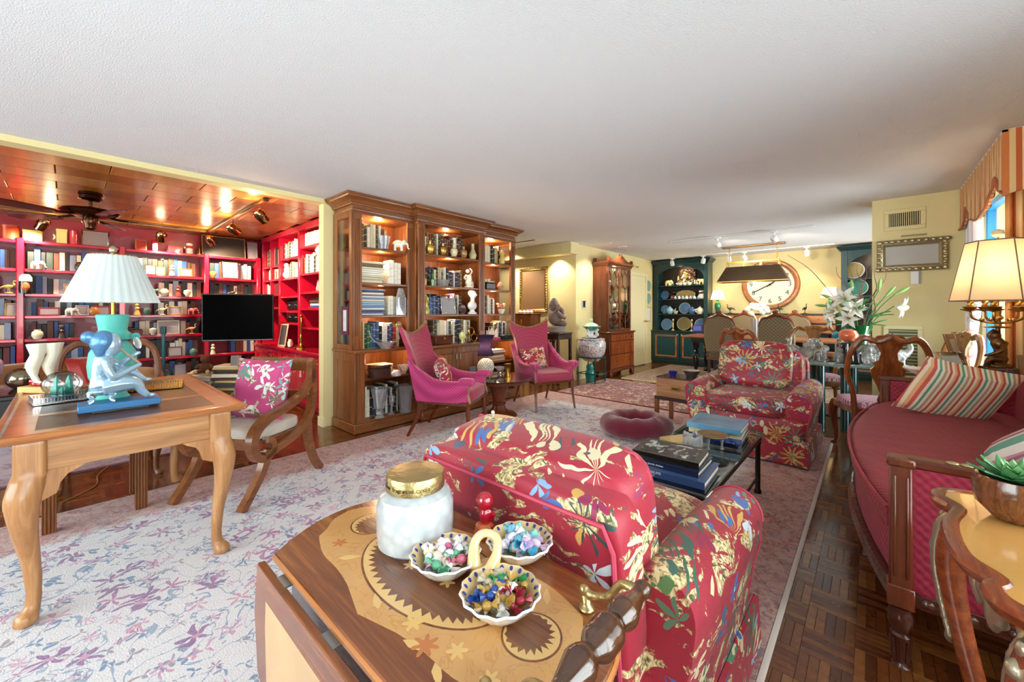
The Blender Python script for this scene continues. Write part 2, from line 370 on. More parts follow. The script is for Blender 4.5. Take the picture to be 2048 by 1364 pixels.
def rnd_colour(name, stops, rough=.4, interp='LINEAR', grain=None, coat=0):
    """colour per loose piece: works for separate objects and for joined ones"""
    m = NT(name); r = m.math('FRACT', m.math('ADD', m.n('ShaderNodeObjectInfo').outputs['Random'], m.n('ShaderNodeNewGeometry').outputs['Random Per Island']))
    c = m.ramp(r, stops, interp)
    if grain:
        g = m.noise(m.map(m.obj(), grain), 1, 4, .6, .5); c = m.mix(m.math('MULTIPLY', m.math('SUBTRACT', g, .3), 1.5, clamp=True), m.mix(.55, c, '2a1206'), c)
    return m.fin(c, rough, Coat_Weight=coat, Coat_Roughness=.12)
def objcol(name, rough=.45, bands=False):
    m = NT(name); oi = m.n('ShaderNodeObjectInfo'); c = oi.outputs['Color']
    if bands:
        z = m.sep(m.n('ShaderNodeTexCoord').outputs['Generated'])[2]; f = m.math('ABSOLUTE', m.math('SUBTRACT', m.math('FRACT', m.math('MULTIPLY', z, m.math('ADD', 3, m.math('FLOOR', m.math('MULTIPLY', oi.outputs['Random'], 3))))), .5))
        c = m.mix(m.math('MULTIPLY', m.math('GREATER_THAN', f, .44), .75), c, 'd8bf80')
    return m.fin(c, rough)
W_YEL = plain('yellow_paint', 'e4d39a', .6, var=.02, bump=.05, bs=120)
W_RED = plain('red_paint', 'a80c22', .35, coat=.2)
W_RED2 = plain('red_lacquer', 'ae0f2a', .22, coat=.5)
W_CEIL = plain('stippled_ceiling_paint', 'e4e4e6', .8, bump=.6, bs=140)
W_WHITE = plain('white_paint', 'efeee8', .5)
W_CREAM = plain('cream_paint', 'ece0b0', .45)
WAL = wood('walnut_upright', '5c3016', 'a0622f', 2, 1, c3='7e4822'); WAL_Y = wood('walnut_lengthwise', '5c3016', 'a0622f', 1, 1, c3='7e4822'); WAL_X = wood('walnut_crosswise', '55290f', '97582b', 0, 1, c3='73401d')
BURL = wood('burl_wood', '7a3f16', 'c98a4a', 0, .35, c3='a05f28'); MAHO = wood('mahogany', '46190a', '8a3f1b', 2, 1, c3='642a10'); MAHO_X = wood('mahogany_crosswise', '46190a', '8a3f1b', 0, 1, c3='642a10')
OAKL = wood('honey_walnut_upright', '8a5a32', 'c69462', 2, 1, .38, .2, c3='a87446'); OAKX = wood('honey_walnut_lengthwise', '8a5a32', 'cfa06e', 1, .8, .38, .2, c3='b07d4d'); OAKT = wood('honey_walnut_top', '8f4f22', 'c48048', 1, .8, .3, .4, c3='a86632')
CHER = wood('cherry_upright', '6a2a12', 'a8592c', 2, 1, .3, .4); DARKW = wood('dark_stained_wood', '1d0f0a', '3d2216', 2, 1, .3, .4)
BRASS = plain('brass', 'b98a3e', .25, 1); GOLD = plain('antique_gilt', 'a88548', .35, 1, var=.25, bump=.3, bs=50); SILVER = plain('silver', 'd8d8d8', .15, 1); STEEL = plain('brushed_steel', '8f9aa0', .3, .9)
PEWTER = plain('antique_pewter', 'b6ad94', .3, .85, bump=.4, bs=90); BLACK = plain('black_lacquer', '0b0a0a', .25); IRON = plain('dark_bronze', '2b2620', .4, .7); BRONZE = plain('bronze', '6b4728', .35, .8, var=.3)
CRYST = NT('crystal').fin((.96, .98, 1), .03, Transmission_Weight=.78, IOR=1.45, Coat_Weight=.4); PANE = thin_glass('window_glass', (.97, 1, .98)); GTOP = thin_glass('tabletop_glass', (.9, .97, .94), .2)
CHINTZ = chintz('chintz_red'); MAG = dotted('magenta_dotted_weave', 'a51c5a', 'cc3c80'); ROSE = dotted('rose_dotted_weave', '9a2046', 'b02c4c', 110); CRIM = weave('crimson_waffle_weave', '780826', 'a81838', 190, .8); CRIM2 = weave('crimson_seat_weave', '780a20', '9c1428', 150, .6)
CREAMP = plain('ivory_ceramic', 'eee6d2', .3, coat=.3); WHITEP = plain('white_porcelain', 'f1efea', .2, coat=.4); STONE = plain('carved_grey_stone', '8d7f78', .7, var=.3, bump=.5, bs=40)
GREEN_P = plain('dark_green_lacquer', '0c3232', .35, coat=.2); TEAL = plain('teal_glaze', '1d8a82', .2, coat=.5, var=.3); GREY_PIC = plain('grey_photo_print', '8d8084', .3); BROWN_PIC = plain('brown_canvas', '8a6848', .4, var=.08)
# ------------------------------------------------------------------ room shell
def slab(name, *a, mat, b=0): return struct(MB().bb(*a, b).build(name, mat, smooth=None if not b else 40))
FLOORM = wood('floor_underlay', '3a1c0b', '6d3b18', 0, 1, .2, .5)
floor = slab('floor', -7.9, 1.3, -3.1, 9.95, -.12, -.004, mat=FLOORM)
PARQ = rnd_colour('parquet_oak', [(0, '5a2c12'), (.35, '7a401c'), (.7, '8c5024'), (1, 'a46832')], .22, grain=(30, 30, 30), coat=.4)
SL = .152; NS = 5; rugs = [(-3.66, -.32, -1.9, 4.9), (-3.5, -1.3, 5.1, 6.5), (-3.35, -.3, 6.9, 9.2)]
def slat_rects():
    for bi in range(int(9.1/SL)):
        for bj in range(int(12.9/SL)):
            bx = -7.8+bi*SL; by = -3.05+bj*SL; cx = bx+SL/2; cy = by+SL/2
            if any(a < bx and bx+SL < b and c < by and by+SL < d for a, b, c, d in rugs): continue
            if cy > 5.9 and cx > .9: continue
            if cy > 6.2 and cx < -4.1: continue
            if cx < -4.5 and cy > 2.6: continue
            if -.669*cx+.743*cy < .7 and cx > -4: continue
            for k in range(NS):
                w = SL/NS
                if (bi+bj) % 2: yield (bx+k*w, by, w, SL, 0)
                else: yield (bx, by+k*w, SL, w, 1)
rects = list(slat_rects())
near = sorted([r for r in rects if -.29 < r[0] < .2 and r[1] > 1.15], key=lambda r: hypot(r[0]+.1, r[1]))[:300]; ns_ = set(near)
smesh = {}
for ax in (0, 1):
    w, h = (SL/NS, SL) if ax == 0 else (SL, SL/NS); b = MB().box((0, 0, -.004), (w-.0012, h-.0012, .008), .0006); o = b.build('parquet_slat', PARQ, smooth=None); smesh[ax] = o.data; bpy.data.objects.remove(o)
for i, r in enumerate(near):
    o = bpy.data.objects.new('parquet_slat', smesh[r[4]]); COL.objects.link(o); o.parent = floor; o.location = (r[0]+r[2]/2, r[1]+r[3]/2, ((i*37) % 7)*.00006)
vs_ = []; fs_ = []
for r in rects:
    if r in ns_: continue
    x0, y0 = r[0]+.0006, r[1]+.0006; x1, y1 = r[0]+r[2]-.0006, r[1]+r[3]-.0006; k = len(vs_)
    vs_ += [(x0, y0, 0), (x1, y0, 0), (x1, y1, 0), (x0, y1, 0), (x0, y0, -.004), (x1, y0, -.004), (x1, y1, -.004), (x0, y1, -.004)]
    fs_ += [(k, k+1, k+2, k+3), (k, k+4, k+5, k+1), (k+1, k+5, k+6, k+2), (k+2, k+6, k+7, k+3), (k+3, k+7, k+4, k)]
me = bpy.data.meshes.new('parquet_field'); me.from_pydata(vs_, [], fs_); me.materials.append(PARQ); o = bpy.data.objects.new('parquet_field', me); COL.objects.link(o); o.parent = floor; o['kind'] = 'stuff'
# ceilings
slab('ceiling', -4.36, 1.3, -3.1, 6.55, 2.45, 2.6, mat=W_CEIL)
slab('ceiling_hall', -6.75, -4.36, 2.5, 6.3, 2.451, 2.6, mat=W_CEIL)
slab('ceiling_dining', -4.1, 1.3, 6.55, 9.95, 2.451, 2.6, mat=W_CEIL)
cden = slab('ceiling_den', -7.9, -4.5, -3.1, 2.62, 2.425, 2.6, mat=plain('ceiling_batten_shadow', '2a0f04', .6))
tm = rnd_colour('ceiling_veneer', [(0, 'b0601c'), (.5, 'c47426'), (1, 'd89040')], .32, grain=(1.5, 22, 22), coat=.12)
tile = None
for i in range(11):
    for j in range(7):
        if tile is None:
            tile = MB().box((0, 0, 0), (.299, .604, .014), .003).build('ceiling_panel', tm, cden, smooth=None); t = tile
        else: t = tile.copy(); COL.objects.link(t)
        t.location = (-4.66-.305*i, -1.9+.61*j+(.305 if i % 2 else 0), 2.418)
# walls
slab('wall_back', -4.1, 1.3, 9.8, 9.92, 0, 2.6, mat=W_YEL)
slab('wall_left', -4.07, -3.95, 6.1, 9.8, 0, 2.6, mat=W_YEL)
slab('wall_hall', -6.7, -4.07, 6.1, 6.22, 0, 2.6, mat=W_YEL)
slab('wall_hall_end', -6.75, -6.63, 2.6, 6.1, 0, 2.6, mat=W_YEL)
slab('trim_soffit', -6.62, -3.89, 5.85, 6.1, 2.25, 2.45, mat=W_YEL)
slab('wall_partition', -4.5, -4.385, 1.84, 4.5, 0, 2.45, mat=W_YEL)
slab('wall_den_side', -7.9, -4.5, 2.5, 2.6, 0, 2.42, mat=W_RED)
slab('wall_den_back', -7.9, -7.72, -3.1, 2.5, 0, 2.42, mat=W_RED)
slab('trim_header', -4.5, -4.36, -3.0, 1.84, 2.405, 2.45, mat=W_YEL)
slab('wall_pier', 0, 1.22, 5.9, 6.25, 0, 2.6, mat=W_YEL)
slab('baseboard_pier', -4.51, -4.375, 1.83, 1.86, .0, .1, mat=W_CREAM)
slab('baseboard_left', -3.95, -3.935, 6.1, 8.0, 0, .09, mat=W_CREAM); slab('baseboard_hall', -6.6, -3.95, 6.085, 6.1, 0, .09, mat=W_CREAM)
BLUEF = plain('blue_window_frame', '1f6f9c', .35)
def window_wall(name, n, axis, pos, th, lo, hi, openings, mat):
    """a wall with window openings; axis 0: wall at constant x"""
    def bx(b, a0, a1, z0, z1, p0=pos, p1=pos+th, bev=0):
        return b.bb(p0, p1, a0, a1, z0, z1, bev) if axis == 0 else b.bb(a0, a1, p0, p1, z0, z1, bev)
    b = MB(); a = lo
    for (o0, o1, z0, z1) in openings:
        bx(b, a, o0, 0, 2.6); bx(b, o0, o1, 0, z0); bx(b, o0, o1, z1, 2.6); a = o1
    bx(b, a, hi, 0, 2.6); struct(b.build(name, mat, smooth=None))
    for k, (o0, o1, z0, z1) in enumerate(openings):
        w = bpy.data.objects.new('window_%d' % (n+k), None); COL.objects.link(w); struct(w)
        f = MB(); t = .06; c0, c1 = pos+.02, pos+.08
        for q in ((o0, o0+t, z0, z1), (o1-t, o1, z0, z1), (o0+t, o1-t, z0, z0+t), (o0+t, o1-t, z1-t, z1)): bx(f, *q, c0, c1, .005)
        m_ = max(1, round((o1-o0)/1.3))
        for j in range(1, m_): x = o0+(o1-o0)*j/m_; bx(f, x-t/2, x+t/2, z0+t, z1-t, c0, c1, .005)
        f.build('window_frame', BLUEF, w)
        for j in range(m_):
            g = MB(); bx(g, o0+(o1-o0)*j/m_+t*.6, o0+(o1-o0)*(j+1)/m_-t*.6, z0+t, z1-t, pos+.046, pos+.05); g.build('pane', PANE, w, smooth=None)
window_wall('wall_right', 1, 0, 1.1, .12, -3.0, 4.85, [(-2.0, 2.6, .3, 2.2)], W_YEL); window_wall('wall_right_far', 2, 0, .78, .12, 4.85, 5.9, [(4.93, 5.82, .3, 2.25)], W_YEL); slab('wall_return', .78, 1.1, 4.75, 4.85, 0, 2.6, mat=W_YEL)
window_wall('wall_dining_right', 5, 0, .62, .12, 6.25, 9.8, [(6.7, 9.3, .4, 2.2)], W_YEL)  # unseen wall; its window is added to let in the dining daylight
window_wall('wall_rear', 3, 1, -3.1, .12, -7.9, 1.3, [(-6.9, -4.7, .4, 2.3), (-4.2, -.2, .4, 2.3)], W_YEL)
# door in the left-hand wall
d = bpy.data.objects.new('door_1', None); COL.objects.link(d); struct(d)
MB().bb(-3.965, -3.925, 8.28, 9.0, 0.01, 2.03, .004).build('door_leaf', plain('cream_door_paint', 'efe4b8', .4), d)
b = MB(); b.bb(-3.95, -3.91, 8.2, 8.28, 0, 2.11, .006); b.bb(-3.95, -3.91, 9.0, 9.08, 0, 2.11, .006); b.bb(-3.95, -3.91, 8.28, 9.0, 2.03, 2.11, .006); b.build('door_frame', W_CREAM, d)
b = MB(); b.cyl((-3.925, 8.92, 1.0), (-3.88, 8.92, 1.0), .012); b.ball((-3.87, 8.92, 1.0), .026); b.build('door_knob', BRASS, d)
# rugs
def rug(name, x0, x1, y0, y1, mat, label, edge, h=.012, fringe=None):
    t = thing(name, label, 'rug', ((x0+x1)/2, (y0+y1)/2, 0)); w, l = (x1-x0)/2, (y1-y0)/2
    MB().bb(-w+.02, w-.02, -l+.02, l-.02, .0005, h, .004).build('pile', mat, t)
    b = MB(); b.mold([(-w+.02, -l+.02), (w-.02, -l+.02), (w-.02, l-.02), (-w+.02, l-.02)], [(0, .001), (.018, .001), (.02, .006), (.014, h-.001), (0, h)], True); b.build('binding', edge, t)
    if fringe:
        f = MB(); n = 70
        for sgn in (-1, 1):
            for i in range(n):
                x = -w+.02+(2*w-.04)*(i+.5)/n; f.tube([(x, sgn*l, .004), (x+random.uniform(-.01, .01), sgn*(l+.05), .003)], .004, 4)
        o = f.build('fringe', fringe, t); o['kind'] = 'stuff'
    return t
EDG = plain('rug_binding_ivory', 'd9cbbf', .9); random.seed(3)
rug('floral_area_rug', -3.72, -.27, -1.95, 4.98, rugmat('floral_rug_wool', -1.725, 1.725, -3.465, 3.465, ('dcd7d4', 'cfcad0'), ['8a5a8c', 'b06a96', '6f5c96', 'a04878', 'c48aa6'], ['7089a8', '8a93a4', '5a6f98', '9a8f96'], ['6e3440', 'a85a48', 'c08a70', '74587c'], .5, 8),
    'large ivory rug with mauve and blue flowers under the armchairs', EDG)
rug('red_patterned_rug', -3.62, -1.25, 5.02, 6.62, rugmat('red_rug_wool', -1.185, 1.185, -.8, .8, ('863a3c', '6c2a32'), ['d8c2a0', '4f4a5c', 'c98f7c', '6f2430'], ['d9cdb2', '7a3038', '59606a'], ['5a1d28', '7a2c34', 'c8b290', '4a1c26'], .1, 8), 'red and cream patterned rug between the magenta chair and the china cabinet', plain('rug_binding_red', '6e1f2e', .9))
rug('tan_dining_rug', -3.45, -.2, 6.85, 9.25, rugmat('tan_rug_wool', -1.625, 1.625, -1.2, 1.2, ('8a6644', '745236'), ['6f4a34', 'c8aa80', '7d4a38', '4f4436'], ['c9b088', '5f4a38', '8a5a44'], ['4a3228', '6a4632', 'b8986c', '3f2f2a'], .22, 9), 'tan fringed rug under the dining table', plain('rug_binding_tan', 'c8b48c', .9), fringe=plain('cream_fringe', 'e2d8be', .9))
rug('den_rug', -6.6, -4.55, -1.6, .75, rugmat('den_rug_wool', -1.025, 1.025, -1.175, 1.175, ('b9a8b4', 'a2909e'), ['7a4a68', '9a6a80', '5c5a78'], ['8a8f9a', '6a6f86'], ['6a3a48', '8a5460', 'b49a9c', '5a3f54'], .25, 7), 'mauve patterned rug in the red den behind the desk', plain('rug_binding_mauve', '7d5566', .9))
# ------------------------------------------------------------------ small shared builders
def fuse(o, vox=.004, smooth=60):
    m = o.modifiers.new('r', 'REMESH'); m.mode = 'VOXEL'; m.voxel_size = vox; dg = bpy.context.evaluated_depsgraph_get()
    me = bpy.data.meshes.new_from_object(o.evaluated_get(dg)); o.modifiers.clear(); old = o.data; mats = [x for x in old.materials]; o.data = me
    me.materials.clear()
    for q in mats: me.materials.append(q)
    bm = bmesh.new(); bm.from_mesh(me)
    for _ in range(2): bmesh.ops.smooth_vert(bm, verts=bm.verts, factor=.5, use_axis_x=True, use_axis_y=True, use_axis_z=True)
    bm.to_mesh(me); bm.free(); me.shade_smooth(); return o
BOOKM = objcol('book_cloth', .5, True); PAGES = plain('book_pages', 'e4dac2', .8)
def _bookmesh(flat):
    b = MB(); t = .09
    if not flat:  # x thickness, y depth from spine, z height
        prof = [(-.5, 1), (-.5, .05), (-.38, 0), (.38, 0), (.5, .05), (.5, 1), (.5-t, 1), (.5-t, .06), (-.5+t, .06), (-.5+t, 1)]
        b.prism(prof, 0, 1); b.mi(1).bb(-.5+t, .5-t, .05, .97, .012, .985)
    else:         # x height of book, y depth, z thickness
        b.T = Matrix.Rotation(pi/2, 4, 'Y') @ Matrix.Scale(-1, 4, (1, 0, 0)) @ Matrix.Translation((.5, 0, 0))
        prof = [(-.5, 1), (-.5, .05), (-.38, 0), (.38, 0), (.5, .05), (.5, 1), (.5-t, 1), (.5-t, .06), (-.5+t, .06), (-.5+t, 1)]
        b.prism(prof, -.5, .5); b.mi(1).bb(-.5+t, .5-t, .05, .97, -.488, .488)
    o = b.build('book', [BOOKM, PAGES], smooth=None); me = o.data; bpy.data.objects.remove(o); return me
BKU, BKF = _bookmesh(False), _bookmesh(True); BN = [0]; BSTUFF = {}
def pal(*h): return [srgb(x) for x in h]
P_OLD = pal('3a2416', '5a3420', '20302c', '6b4a2a', '7a2a20', '241c18', '8a6a3c', '3a2a4a'); P_MIX = pal('e6e0d0', '1f2f57', '7a1f22', 'd8cfb8', '25443a', '14161c', 'c9b27a', '9aa6b4', '5a2a52', 'e9e6dd', '3d5a86', '2a2320')
P_PALE = pal('e8e2d0', 'd9cfb4', 'f0ece0', 'cdbf9a', 'b9a67c', 'e2d6bc', '6a5638', 'efeade'); P_BLUE = pal('2c4f86', '5f86b4', 'd8dde2', '1d2c4e', '8fb0cc', 'e4e0d4', '33566e', '7a6a9a'); P_DARK = pal('1a1a22', '2a2430', '16304a', '3a1f2a', '43506a', 'b8b0a0', '22382f')
ORD = 'first second third fourth fifth sixth seventh eighth ninth tenth eleventh twelfth thirteenth fourteenth fifteenth sixteenth seventeenth eighteenth nineteenth twentieth'.split()+['%dth' % k for k in range(21, 60)]
def cname(c):
    r, g, b = [x**.4545 for x in c[:3]]; mx, mn = max(r, g, b), min(r, g, b); L = (mx+mn)/2
    if mx-mn < .12: return 'white' if L > .82 else 'grey' if L > .4 else 'black'
    pre = 'pale ' if L > .68 else 'dark ' if L < .3 else ''
    h = (g-b)/(mx-mn) % 6 if mx == r else (b-r)/(mx-mn)+2 if mx == g else (r-g)/(mx-mn)+4
    if L > .78 and h < 1.3: return 'cream'
    return pre+('red' if h < .35 else 'brown' if h < .75 and L < .45 else 'tan' if h < 1.2 else 'green' if h < 3 else 'blue' if h < 4.4 else 'purple')
def put_book(x, y, z, rz, t, d, h, col, label, group, flat=False, lean=0):
    if BN[0] >= 300:
        k = BSTUFF.setdefault('den', MB()); k.T = Matrix.Translation((x, y, z)) @ Matrix.Rotation(rz, 4, 'Z'); k.box((0, d/2, (t if flat else h)/2), (h if flat else t, d, t if flat else h), .002); return
    BN[0] += 1; o = bpy.data.objects.new('book', BKF if flat else BKU); COL.objects.link(o); o.location = (x, y, z); o.rotation_euler = (0, lean, rz); o.scale = (h, d, t) if flat else (t, d, h); o.color = col; tag(o, label, 'book', group)
def book_row(origin, rz, length, hmax, seed, label, pl, t=(.018, .04), hv=.75, d=.19, skip=()):
    rn = random.Random(seed); s = 0; n_ = 0; X, Y, Z = origin; ux, uy = cos(rz), sin(rz); vx, vy = -sin(rz), cos(rz)
    while True:
        w = rn.uniform(*t)
        if s+w > length: break
        h = hmax*rn.uniform(hv, 1); of = rn.uniform(0, .015); c = s+w/2
        cc = rn.choice(pl)
        if not any(a < c < b for a, b in skip): put_book(X+ux*c+vx*of, Y+uy*c+vy*of, Z, rz, w-.001, d*rn.uniform(.85, 1), h, cc, '%s book, %s from the left %s' % (cname(cc), ORD[n_], label), label); n_ += 1
        s += w+rn.choice((.0005, .0005, .001, .004))
def book_stack(c, rz, n, label, pl, seed, L=(.2, .28), t=(.014, .035), d=.2):
    rn = random.Random(seed); z = c[2]
    for i in range(n):
        w = rn.uniform(*t); a = rz+rn.uniform(-.06, .06); o = rn.uniform(-.012, .012); cc = rn.choice(pl); put_book(c[0]+o*cos(rz), c[1]+o*sin(rz), z, a, w, d*rn.uniform(.88, 1), rn.uniform(*L), cc, '%s book, %s from the bottom %s' % (cname(cc), ORD[i], label), label, True); z += w+.0005
    return z
def photo(name, loc, w, h, rz, label, fm, pm=None, tilt=.16, depth=.012, fw=None, cat='picture frame', group=None):
    """standing frame; local -Y is its front; leans back"""
    t = thing(name, label, cat, loc, rz, group); fw = fw or min(w, h)*.1; T = Matrix.Rotation(-tilt, 4, 'X')
    f = MB(); f.T = T; f.bb(-w/2, -w/2+fw, 0, depth, 0, h, .002); f.bb(w/2-fw, w/2, 0, depth, 0, h, .002); f.bb(-w/2+fw, w/2-fw, 0, depth, 0, fw, .002); f.bb(-w/2+fw, w/2-fw, 0, depth, h-fw, h, .002); f.build('frame', fm, t)
    p = MB(); p.T = T; p.bb(-w/2+fw*.9, w/2-fw*.9, depth*.35, depth*.9, fw*.9, h-fw*.9); p.build('print', pm or GREY_PIC, t, smooth=None)
    if tilt: s = MB(); s.T = T; s.add([(-.01, depth, h*.7), (.01, depth, h*.7), (.012, depth+h*.7*math.tan(tilt*2.0), .0+h*.02), (-.012, depth+h*.7*math.tan(tilt*2.0), h*.02), (-.01, depth+.004, h*.7), (.01, depth+.004, h*.7), (.012, depth+.004+h*.7*math.tan(tilt*2.0), h*.02), (-.012, depth+.004+h*.7*math.tan(tilt*2.0), h*.02)], [(0, 1, 2, 3), (7, 6, 5, 4), (0, 4, 5, 1), (2, 6, 7, 3), (1, 5, 6, 2), (0, 3, 7, 4)]); s.build('easel_back', fm, t, smooth=None)
    return t
def vase(name, prof, loc, mat, label, cat='vase', n=20, group=None, flute=0, fl=.06):
    b = MB()
    if flute: b.grid(lambda u, v: (lambda r, z: (r*(1+fl*cos(flute*2*pi*u))*cos(2*pi*u), r*(1+fl*cos(flute*2*pi*u))*sin(2*pi*u), z))(*lerp2(prof, v)), flute*4, (len(prof)-1)*2, cu=True)
    else: b.lathe(prof, (0, 0, 0), n)
    return tag(b.build(name, mat, loc=loc), label, cat, group)
def lerp2(p, v):
    t = v*(len(p)-1); k = min(int(t), len(p)-2); f = t-k; return (p[k][0]+(p[k+1][0]-p[k][0])*f, p[k][1]+(p[k+1][1]-p[k][1])*f)
def elephant(s=.1):
    """standing elephant facing local +X, height about s"""
    b = MB(); b.T = Matrix.Scale(s, 4)
    b.ball((0, 0, .62), (.48, .3, .33)); b.ball((.5, 0, .74), (.22, .2, .25)); b.tube(bez([(.62, 0, .75), (.78, 0, .6), (.8, 0, .35), (.88, 0, .2), (.98, 0, .26)], 4), lerps([.1, .085, .065, .05, .045], 17), 8)
    for x in (-.28, .27):
        for y in (-.16, .16): b.cyl((x, y, 0), (x, y, .6), .12, .13, 10)
    for y in (-1, 1): b.ball((.42, .22*y, .74), (.13, .04, .2)); b.tube([(.6, .1*y, .62), (.72, .12*y, .55), (.82, .12*y, .57)], [.03, .025, .01], 6)
    b.tube([(-.46, 0, .7), (-.53, 0, .55), (-.52, 0, .38)], [.03, .02, .02], 6); return b
def bust(s=.2):
    b = MB(); b.T = Matrix.Scale(s, 4); b.lathe([(.2, 0), (.2, .06), (.12, .1), (.1, .16)], n=14); b.ball((0, 0, .34), (.28, .17, .2)); b.cyl((0, 0, .4), (0, .02, .66), .1, .085); b.ball((0, .03, .8), (.13, .16, .18)); b.ball((0, -.04, .86), (.14, .15, .14)); b.tube([(0, .17, .84), (0, .21, .77), (0, .18, .74)], [.02, .03, .02], 6); return b
def bird(s=.15):
    b = MB(); b.T = Matrix.Scale(s, 4); b.lathe([(.22, 0), (.2, .05), (0, .06)], n=10); b.cyl((-.05, 0, .04), (-.03, 0, .42), .025); b.cyl((.06, 0, .04), (.04, 0, .42), .025); b.ball((0, 0, .5), (.24, .12, .14)); b.tube([(-.18, 0, .52), (-.4, 0, .42), (-.5, 0, .3)], [.09, .06, .02], 6); b.tube(bez([(.16, 0, .54), (.3, 0, .64), (.22, 0, .8), (.3, 0, .94)], 4), lerps([.07, .05, .04, .05], 13), 6); b.cyl((.3, 0, .94), (.46, 0, .9), .03, .008, 6); return b
# ------------------------------------------------------------------ walnut breakfront bookcase
wb = thing('walnut_bookcase', 'tall walnut breakfront bookcase with crown moulding and lit shelves', 'bookcase', (0, 0, 0))
XB = -4.37; SEC = [(1.95, 2.68, -3.95, -3.88, 2.05, 2.6), (2.68, 3.74, -3.86, -3.80, 2.78, 3.64), (3.74, 4.45, -3.95, -3.88, 3.83, 4.36)]
GLOW = wood('walnut_interior', '6a3214', 'a8622e', 2, 1, .4, .2, c3='8a481f')
for si, (y0, y1, xf, xb, o0, o1) in enumerate(SEC):
    # base
    b = MB(); b.bb(XB, xb+.025, y0-(.03 if si == 0 else 0), y1+(.03 if si == 2 else 0), .003, .1, .008); b.build('plinth', WAL_Y, wb)
    b = MB(); b.bb(XB, xb+.03, y0-(.03 if si == 0 else 0), y1+(.03 if si == 2 else 0), .815, .845, .008); b.build('countertop', WAL_Y, wb)
    b = MB(); b.bb(XB, xb, y0, y1, .1, .12); b.build('base_floor', WAL_Y, wb, smooth=None)
    for (a, c) in ((y0, o0), (o1, y1)): MB().bb(XB+.02 if True else 0, xb, a, c, .12, .815, .004).build('base_stile', WAL, wb)
    MB().bb(XB, XB+.02, y0, y1, .1, 2.42).build('back_panel', GLOW, wb, smooth=None)
    if si != 1: MB().bb(XB+.02, xb-.03, o0, o1, .52, .542, .003).build('base_shelf', WAL_Y, wb)
    else:
        MB().bb(XB+.02, xb-.02, o0, o1, .12, .815).build('base_carcass', WAL, wb, smooth=None)
        m_ = (o0+o1)/2
        for k, (a, c) in enumerate(((o0, m_-.002), (m_+.002, o1))):
            dr = MB(); st = .07
            for q in ((a, a+st, .13, .8), (c-st, c, .13, .8), (a+st, c-st, .13, .21), (a+st, c-st, .73, .8)): dr.bb(xb-.02, xb+.004, q[0], q[1], q[2], q[3], .004)
            dr = dr.build('door', WAL, wb); MB().bb(xb-.02, xb-.004, a+st-.004, c-st+.004, .206, .734, .012).build('panel', wood('walnut_figured_%d' % k, '5f3014', 'a0602e', 2, .6), dr)
            h = MB(); y = m_+(.03 if k else -.03); h.tube([(xb+.004, y, .66), (xb+.03, y, .66), (xb+.03, y, .72), (xb+.004, y, .72)], .006, 6); h.build('handle', PEWTER, dr)
    # uppers
    if si == 1:
        for a, c in ((y0, y0+.022), (y1-.022, y1)): MB().bb(XB+.02, xf-.012, a, c, .845, 2.26).build('divider', WAL, wb, smooth=None)
    for (a, c) in ((y0, o0), (o1, y1)):   # fluted pilasters
        p = MB(); w = c-a; n = 3
        prof = [(a, xf-.03), (a, xf)]
        for i in range(n):
            s0 = a+w*(.2+.6*i/n); s1 = a+w*(.2+.6*(i+1)/n)-.004; prof += [(s0, xf), (s0+.003, xf-.007), (s1-.003, xf-.007), (s1, xf)]
        prof += [(c, xf), (c, xf-.03)]; p.prism([(x, y) for y, x in prof], .99, 2.2)
        p.bb(xf-.03, xf+.006, a, c, .845, .99, .004); p.bb(xf-.03, xf+.006, a, c, 2.2, 2.26, .003); p.build('pilaster', WAL, wb)
    for z in (1.205, 1.55, 1.925): MB().bb(XB+.02, xf-.012, o0-.06 if si != 1 else o0-.07, o1+.06, z-.026, z, .005).build('shelf', WAL_Y, wb)
    MB().bb(XB+.02, xf-.005, y0+.002, y1-.002, 2.26, 2.3).build('soffit', WAL_Y, wb, smooth=None)
    MB().bb(XB+.02, xf, y0, y1, 2.3, 2.36, .003).build('frieze', WAL_Y, wb)
    point('bookcase_light', (xf-.16, (o0+o1)/2, 2.22), 7.0, WARM, .03, wb); point('bookcase_light', (xf-.1, (o0+o1)/2, 1.86), 3.4, WARM, .03, wb)
    if si != 1: point('bookcase_light', (xb-.1, (o0+o1)/2, .78), 3, WARM, .03, wb)
    point('bookcase_light', (xf-.1, (o0+o1)/2, 1.48), 3, WARM, .03, wb); point('bookcase_light', (xf-.1, (o0+o1)/2, 1.14), 3, WARM, .03, wb)
# ends: panelled base, glazed uppers
for k, (ye, sg) in enumerate(((1.95, -1), (4.45, 1))):
    b = MB()
    for q in ((XB, XB+.09, .1, .815), (-3.97, -3.88, .1, .815), (XB+.09, -3.97, .1, .2), (XB+.09, -3.97, .73, .815)): b.bb(q[0], q[1], ye-.012, ye+.012, q[2], q[3], .004)
    p = b.build('end_frame', WAL, wb); MB().bb(XB+.085, -3.965, ye-.008, ye+.008, .195, .735, .007).build('end_panel', WAL, p)
    b = MB()
    for q in ((XB, XB+.1, .845, 2.3), (-4.0, -3.95, .845, 2.3), (XB+.1, -4.0, .845, .9), (XB+.1, -4.0, 2.22, 2.3)): b.bb(q[0], q[1], ye-.014*(sg < 0), ye+.014*(sg > 0), q[2], q[3], .003)
    p = b.build('end_frame', WAL, wb); MB().bb(XB+.095, -3.995, ye-.004, ye+.004, .895, 2.225).build('side_glass', PANE, p, smooth=None)
cp = [(XB, 1.95), (-3.95, 1.95), (-3.95, 2.68), (-3.86, 2.68), (-3.86, 3.74), (-3.95, 3.74), (-3.95, 4.45), (XB, 4.45)]
